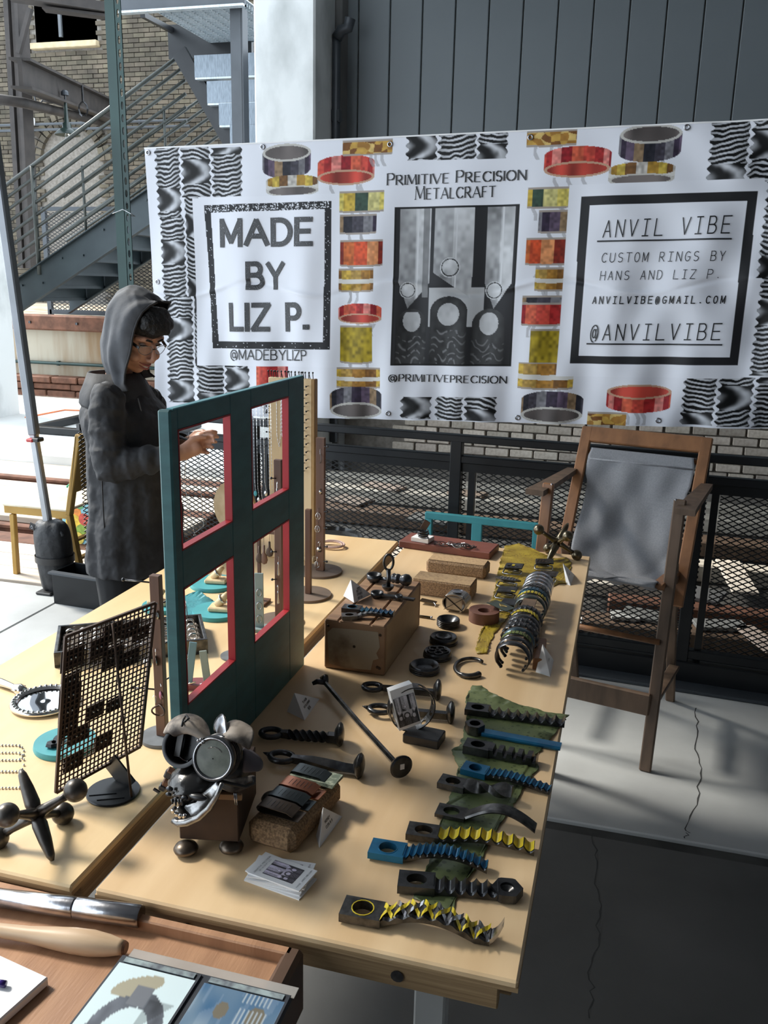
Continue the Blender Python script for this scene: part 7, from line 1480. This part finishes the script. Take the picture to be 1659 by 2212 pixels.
b.tube([H(.03, -.052, -.035), H(.045, -.035, -.08), H(.06, 0, -.094), H(.045, .035, -.08), H(.03, .052, -.035)], [.018, .016, .015, .016, .018], 10)
b.tube([H(.086, 0, .020), H(.100, 0, -.004), H(.114, 0, -.026)], [.0065, .0075, .0095], 12)  # nose bridge
b.ball(H(.108, 0, -.032), (.0105, .0095, .0085), 12, 8, HR); 
for sg in (-1, 1):
    b.ball(H(.099, sg * .009, -.036), (.008, .0065, .0065), 10, 8, HR)
    b.ball(H(.064, sg * .040, -.036), (.026, .021, .020), 14, 10, HR)  # cheeks raised by the smile
    b.tube([H(.084, sg * .010, .030), H(.080, sg * .034, .034), H(.060, sg * .056, .026)], [.009, .010, .008], 10)   # brow
    b.ball(H(-.006, sg * .066, -.010), (.016, .008, .026), 12, 8, HR)  # ears
b.tube([H(.074, -.026, -.056), H(.090, -.010, -.058), H(.092, .010, -.058), H(.074, .026, -.056)], .0065, 8); b.tube([H(.070, -.024, -.066), H(.087, 0, -.075), H(.070, .024, -.066)], .0075, 8)
b.tube([H(-.03, 0, -.05), V((-.020, 0, 1.28)), V((-.040, 0, 1.20))], [.044, .043, .055], 16)
# trunk, legs
def tor(z, cx, rx, ry, n=24): return [V((cx + rx * math.cos(6.283 * k / n), ry * math.sin(6.283 * k / n), z)) for k in range(n)]
b.loft([tor(.78, .015, .085, .115), tor(.9, .015, .080, .110), tor(1.02, .015, .085, .115), tor(1.14, .005, .085, .120), tor(1.21, -.02, .065, .10), tor(1.25, -.03, .045, .06)])
for sg in (-1, 1):
    b.tube([(0, sg * .085, .84), (.01, sg * .09, .48), (0, sg * .095, .46), (-.02, sg * .10, .08)], [.070, .052, .050, .036], 14)
    b.tube([(-.05, sg * .10, .035), (.05, sg * .105, .03), (.13, sg * .11, .025)], [.036, .040, .026], 12)
SH = {-1: (W_(232, 862, 2.475), W_(240, 1006, 2.43), W_(378, 985, 2.50), W_(418, 968, 2.545)), 1: (V((-.01, .14, 1.185)), V((-.01, .19, .985)), W_(392, 962, 2.74), W_(432, 952, 2.69))}
for sg in (-1, 1):
    sh, el, wr, ha = SH[sg]
    b.tube([sh, sh.lerp(el, .5), el, el.lerp(wr, .45), wr], [.040, .036, .032, .030, .023], 14)
    d = (ha - wr).normalized(); b.tube([wr, wr.lerp(ha, .5), ha], [.022, .028, .026], 12, sx=.75); b.ball(ha, (.032, .022, .026), 14, 10)
    # fingers curl towards the chain held between the two hands
    side = d.cross(V((0, 0, 1))).normalized() * (-sg); dn = V((0, 0, -1))
    for k in range(4):
        off = V((0, 0, .024 - .0155 * k)) + d * (.012 - .004 * k); L1 = (.034, .038, .035, .028)[k]
        p0 = ha + off * .9; p1 = p0 + d * L1 * .85 + side * (-.004); p2 = p1 + (d * .75 + side * .55 * (1) + dn * .1 * k).normalized() * L1 * .7; p3 = p2 + (d * .25 + side * .9 + dn * .25).normalized() * L1 * .55
        b.tube([p0, p1, p2, p3], [.0095, .0088, .0078, .0060], 8)
    t0 = wr.lerp(ha, .55) + V((0, 0, .018)); b.tube([t0, t0 + d * .026 + V((0, 0, .014)) + side * .006, t0 + d * .052 + V((0, 0, .012)) + side * .014, t0 + d * .070 + V((0, 0, .004)) + side * .020], [.012, .0105, .0092, .007], 8)
bo = b.build('body', skin, pe, True); m_ = bo.modifiers.new('r', 'REMESH'); m_.mode = 'VOXEL'; m_.voxel_size = .0034; m_.use_smooth_shade = True; m_ = bo.modifiers.new('sm', 'SMOOTH'); m_.iterations = 5; m_.factor = .5
# face details
tm = M('teeth', (.72, .68, .62), None, .3); lipm = M('lips', (.42, .13, .11), (.36, .10, .09), .4); eyem = M('eye_white', (.6, .58, .55), None, .2)
b = MB(); P = []
for k in range(9): a = -1 + 2 * k / 8; P += [H(.0985 - .020 * a * a, a * .021, -.0575 + .002 * a * a), H(.0975 - .020 * a * a, a * .020, -.0675 + .0055 * a * a)]
b.add(P, [(2 * k, 2 * k + 1, 2 * k + 3, 2 * k + 2) for k in range(8)]); b.build('teeth', tm, pe)
MB().tube([H(.0995 - .021 * a * a, a * .027, -.0565 + .005 * a * a) for a in [k / 5 - 1 for k in range(11)]], [.001 + .0024 * (1 - abs(k / 5 - 1)) for k in range(11)], 8).build('upper_lip', lipm, pe, True)
MB().tube([H(.0975 - .022 * a * a, a * .026, -.0695 + .010 * a * a) for a in [k / 5 - 1 for k in range(11)]], [.001 + .003 * (1 - abs(k / 5 - 1)) for k in range(11)], 8).build('lower_lip', lipm, pe, True)
for sg in (-1, 1):
    MB().ball(H(.075, sg * .031, .010), (.010, .012, .0065), 14, 10, HR).build('eye', eyem, pe, True); MB().tube([H(.084, sg * .018, .010), H(.0865, sg * .030, .0145), H(.080, sg * .044, .011)], .0019, 6).build('upper_eyelid', hairm, pe, True)
    MB().tube([H(.092, sg * .012, .031), H(.090, sg * .030, .036), H(.076, sg * .048, .031)], [.003, .0034, .0018], 8).build('eyebrow', hairm, pe, True)
# glasses
gl = MB()
for sg in (-1, 1):
    rim = [H(.100 - .010 * abs(math.cos(a)) * (math.cos(a) * sg > 0) , sg * .031 + .024 * math.cos(a) , .004 + .0165 * math.sin(a)) for a in [6.283 * k / 20 for k in range(20)]]
    MB().tube(rim, .0011, 6, closed=True).build('glasses_rim', M('thin_metal_rim', (.35, .33, .32), None, .3, .8), pe, True)
    MB().add([H(.099, sg * .031, .004)] + rim, [(0, 1 + k, 1 + (k + 1) % 20) for k in range(20)]).build('glasses_lens', M('spectacle_lens', (.8, .85, .88), None, .08, alpha=.10), pe)
    MB().bar(H(.090, sg * .056, .010), H(.0, sg * .082, .012), .0035, .009, up=u_).build('glasses_arm', black, pe)
MB().tube([H(.100, -.008, .007), H(.103, 0, .010), H(.100, .008, .007)], .0014, 6).build('glasses_bridge', black, pe, True)
# hair: dark curly mass at the forehead, under the hood
hb_ = MB(); rd3 = random.Random(8)
hb_.ball(H(.006, 0, .060), (.084, .074, .058), 24, 16, HR); hb_.ball(H(.040, 0, .078), (.060, .064, .042), 20, 12, HR)
for k in range(70):
    a = rd3.uniform(-.95, .95); e = rd3.uniform(.25, 1.2); p = H(.022 + .084 * math.cos(a) * math.cos(e), .074 * math.sin(a) * math.cos(e), .062 + .062 * math.sin(e)); hb_.ball(p, rd3.uniform(.011, .019), 8, 6)
for sg in (-1, 1):
    for k in range(8): hb_.ball(H(.030 - .004 * k + rd3.uniform(-.01, .01), sg * (.062 + rd3.uniform(-.004, .006)), .05 - .009 * k), rd3.uniform(.010, .015), 8, 6)
ho = hb_.build('hair', hairm, pe, True); m_ = ho.modifiers.new('r', 'REMESH'); m_.mode = 'VOXEL'; m_.voxel_size = .005; m_.use_smooth_shade = True
# trousers and shoes
b = MB()
b.loft([tor(.86, .015, .095, .13), tor(.72, .015, .10, .135), tor(.64, .01, .095, .13)])
for sg in (-1, 1): b.tube([(0, sg * .08, .78), (.01, sg * .09, .48), (-.005, sg * .095, .28), (-.02, sg * .10, .07)], [.092, .066, .056, .052], 16)
o = b.build('trousers', pants, pe, True); m_ = o.modifiers.new('r', 'REMESH'); m_.mode = 'VOXEL'; m_.voxel_size = .008; m_.use_smooth_shade = True
for sg in (-1, 1):
    b = MB(); b.tube([(-.065, sg * .10, .04), (.0, sg * .10, .045), (.06, sg * .105, .038), (.145, sg * .11, .028)], [.040, .046, .044, .026], 14); b.box((.035, sg * .105, .010), (.24, .085, .02), b=.008); o = b.build('shoe', blackl, pe, True); m_ = o.modifiers.new('r', 'REMESH'); m_.mode = 'VOXEL'; m_.voxel_size = .006; m_.use_smooth_shade = True
# coat: trunk flaring to the hem, sleeves with folds
def wob(p, amp=1.):
    n1 = noise.noise(V((p.x * 9, p.y * 9, p.z * 4))) * .012 + noise.noise(V((p.x * 22 + 5, p.y * 22, p.z * 9))) * .006
    return n1 * amp
b = MB(); rings = []
for i in range(27):
    t = i / 26; z = 1.255 - t * .625
    rx = .062 + (.138 - .062) * min(1, (t / .16)) ** .6 + .012 * t; ry = .07 + (.168 - .07) * min(1, t / .15) ** .6 + .012 * t - .02 * math.sin(min(1, max(0, (t - .25) / .5)) * 3.14); cx = -.030 + .050 * min(1, t / .3)
    ring = []
    for k in range(72):
        a = 6.283 * k / 72; fold = (.004 * math.sin(a * 9 + 2 * t) + .003 * math.sin(a * 17 - 3 * t)) * (t ** .7)
        p = V((cx + (rx + fold) * math.cos(a), (ry + fold) * math.sin(a), z)); p += V((math.cos(a), math.sin(a), 0)) * wob(p, .8); ring.append(p)
    rings.append(ring)
b.loft(rings)
for sg in (-1, 1):
    sh, el, wr, ha = SH[sg]; P = []; rr2 = []
    base = [sh + V((.01, -sg * .03, .02)), sh, sh.lerp(el, .5) + V((0, sg * .01, 0)), el + V((-.008, 0, -.006)), el.lerp(wr, .5), wr - (wr - el).normalized() * .005]; rb_ = [.045, .058, .056, .055, .048, .040]
    for i in range(len(base) - 1):
        for k in range(8): t = k / 8; P.append(base[i].lerp(base[i + 1], t)); q = i + t; rr2.append(rb_[i] + (rb_[i + 1] - rb_[i]) * t + .0035 * math.sin(q * 11 + sg) + .002 * math.sin(q * 23))
    P.append(base[-1]); rr2.append(rb_[-1]); b.tube(P, rr2, 20)
co_ = b.build('coat', coatm, pe, True); m_ = co_.modifiers.new('r', 'REMESH'); m_.mode = 'VOXEL'; m_.voxel_size = .0055; m_.use_smooth_shade = True; m_ = co_.modifiers.new('sm', 'SMOOTH'); m_.iterations = 3
tx = bpy.data.textures.new('wrinkles', 'CLOUDS'); tx.noise_scale = .05; tx.noise_depth = 3; m_ = co_.modifiers.new('w', 'DISPLACE'); m_.texture = tx; m_.strength = .016; m_.mid_level = .5
MB().tube([V((.03, -.172, .66 + .11 * k)) + V((0, -.004 * math.sin(k), 0)) for k in range(5)], .0025, 5).build('side_seam', coatm, pe, True)
for sg in (-1, 1):
    sh, el, wr, ha = SH[sg]; d = (wr - el).normalized(); MB().tube([wr - d * .020, wr - d * .012, wr + d * .004], [.044, .047, .044], 20, caps=False).build('cuff', coatm, pe, True)
MB().tube([V((.10, -.02, 1.20)), V((.125, -.03, 1.10)), V((.13, -.03, .98))], .0022, 6).build('zip_edge', iron2, pe, True)
MB().tube([V((.092, -.05, 1.225)), V((.115, -.06, 1.17)), V((.122, -.062, 1.10))], .0022, 6).build('drawcord', M('pale_cord', (.3, .3, .3)), pe, True)
# hood: a shell open at the face, running down onto the shoulders
SP = [(336, 650), (325, 632), (308, 620), (288, 615), (262, 628), (243, 655), (231, 695), (226, 735), (230, 775), (240, 806), (238, 832), (228, 850)]
OP = [(333, 653), (325, 660), (317, 672), (309, 690), (302, 710), (297, 730), (293, 750), (287, 772), (281, 792), (277, 810), (279, 828), (290, 844)]
WW = [.034, .058, .078, .088, .094, .096, .095, .092, .088, .084, .086, .088]
def loc_(px, py, dy): q = PE.inverted() @ oy(px, py, 2.62 + dy); return V((q.x, 0, q.z))
S_ = [loc_(*p, 0) for p in SP]; O_ = [loc_(*p, -.07) for p in OP]; P = []; NT, NP = 45, 33
def smp(L_, t): t *= len(L_) - 1; k = min(int(t), len(L_) - 2); return L_[k] + (L_[k + 1] - L_[k]) * (t - k)
for i in range(NT):
    t = i / (NT - 1); sp, op, ww = smp(S_, t), smp(O_, t), smp(WW, t)
    for k in range(NP):
        q = k / (NP - 1) * 2 - 1; a = abs(q) * math.pi / 2 * 1.02; p = sp + (op - sp) * (1 - math.cos(a)); p.y = ww * math.sin(a) * (.86 if q > 0 else -1)
        if q > 0: p.x -= .030 * math.sin(a) ** 2 * min(1, t * 2.2); p.z += .03 * math.sin(a) ** 2 * max(0, t - .75) * 4
        nd = V((sp.x - op.x, 0, sp.z - op.z)); nd = nd.normalized() if nd.length > 1e-5 else V((0, 0, 1)); dirn = (nd * math.cos(a) + V((0, 1 if q > 0 else -1, 0)) * math.sin(a))
        fold = .0045 * math.sin(t * 5 + abs(q) * 15) * math.sin(a) + .003 * math.sin(abs(q) * 27 - t * 7) * min(1, t * 2)
        P.append(p + dirn * (fold + .007 * noise.noise(p * 13)))
hd = MB().add(P, [(i * NP + k, i * NP + k + 1, (i + 1) * NP + k + 1, (i + 1) * NP + k) for i in range(NT - 1) for k in range(NP - 1)]).build('hood', M('charcoal_cotton_hood', (.075, .078, .086), (.042, .044, .05), .75, scale=10, bump=.5, bscale=22, bdist=.006), pe, True)
m_ = hd.modifiers.new('t', 'SOLIDIFY'); m_.thickness = .004; m_.offset = 0; m_ = hd.modifiers.new('s', 'SUBSURF'); m_.levels = m_.render_levels = 1
MB().tube([P[i * NP] for i in range(NT - 1, -1, -1)] + [P[k] for k in range(NP)] + [P[i * NP + NP - 1] for i in range(NT)], .0038, 8).build('hood_hem', coatm, pe, True)
b = MB(); rings = []
for (z, cx, rx, ry) in ((1.30, -.035, .085, .085), (1.262, -.030, .098, .112), (1.235, -.030, .105, .132), (1.205, -.022, .110, .148), (1.19, -.018, .104, .142)): rings.append([V((cx + rx * math.cos(a) * (1 + .03 * math.sin(a * 8)), ry * math.sin(a) * (1 + .03 * math.sin(a * 7)), z)) for a in [6.283 * k / 48 for k in range(48)]])
o = b.loft(rings, caps=False).build('hood_collar', coatm, pe, True); m_ = o.modifiers.new('t', 'SOLIDIFY'); m_.thickness = .006
# the chain held between the fingers
hx = (pe.matrix_basis @ V((.275, -.02, 1.075)))
hx = PE @ V((.29, -.012, 1.07))
ch = chain('necklace', 'fine silver chain hanging from the person\'s hands in front of the mesh fence', [hx, oy(440, 1136, hx.y), oy(420, 1152, hx.y), oy(397, 1040, hx.y), PE @ V((.26, -.03, 1.05))], .0014, silver)
MB().lathe([(.001, 0), (.006, .001), (.001, .003)], 12).build('charm', silver, ch, True).location = oy(420, 1156, hx.y) - V(hx)
o = thing('small_pliers', 'thin dark pliers held in the person\'s fingers', 'tool', PE @ V((.255, -.03, 1.098)), R(-20)); MB().tube([(-.07, 0, .012), (-.02, 0, .006), (.02, .004, 0), (.035, .004, -.002)], [.005, .004, .003, .001], 6).build('handle', black, o, True); MB().tube([(-.07, .012, .002), (-.02, .006, .003), (.01, .002, 0)], [.005, .004, .002], 6).build('handle', black, o, True); MB().tube([(.015, 0, .0), (.02, 0, .03)], [.0016, .0006], 5).build('jaw', steel, o, True)
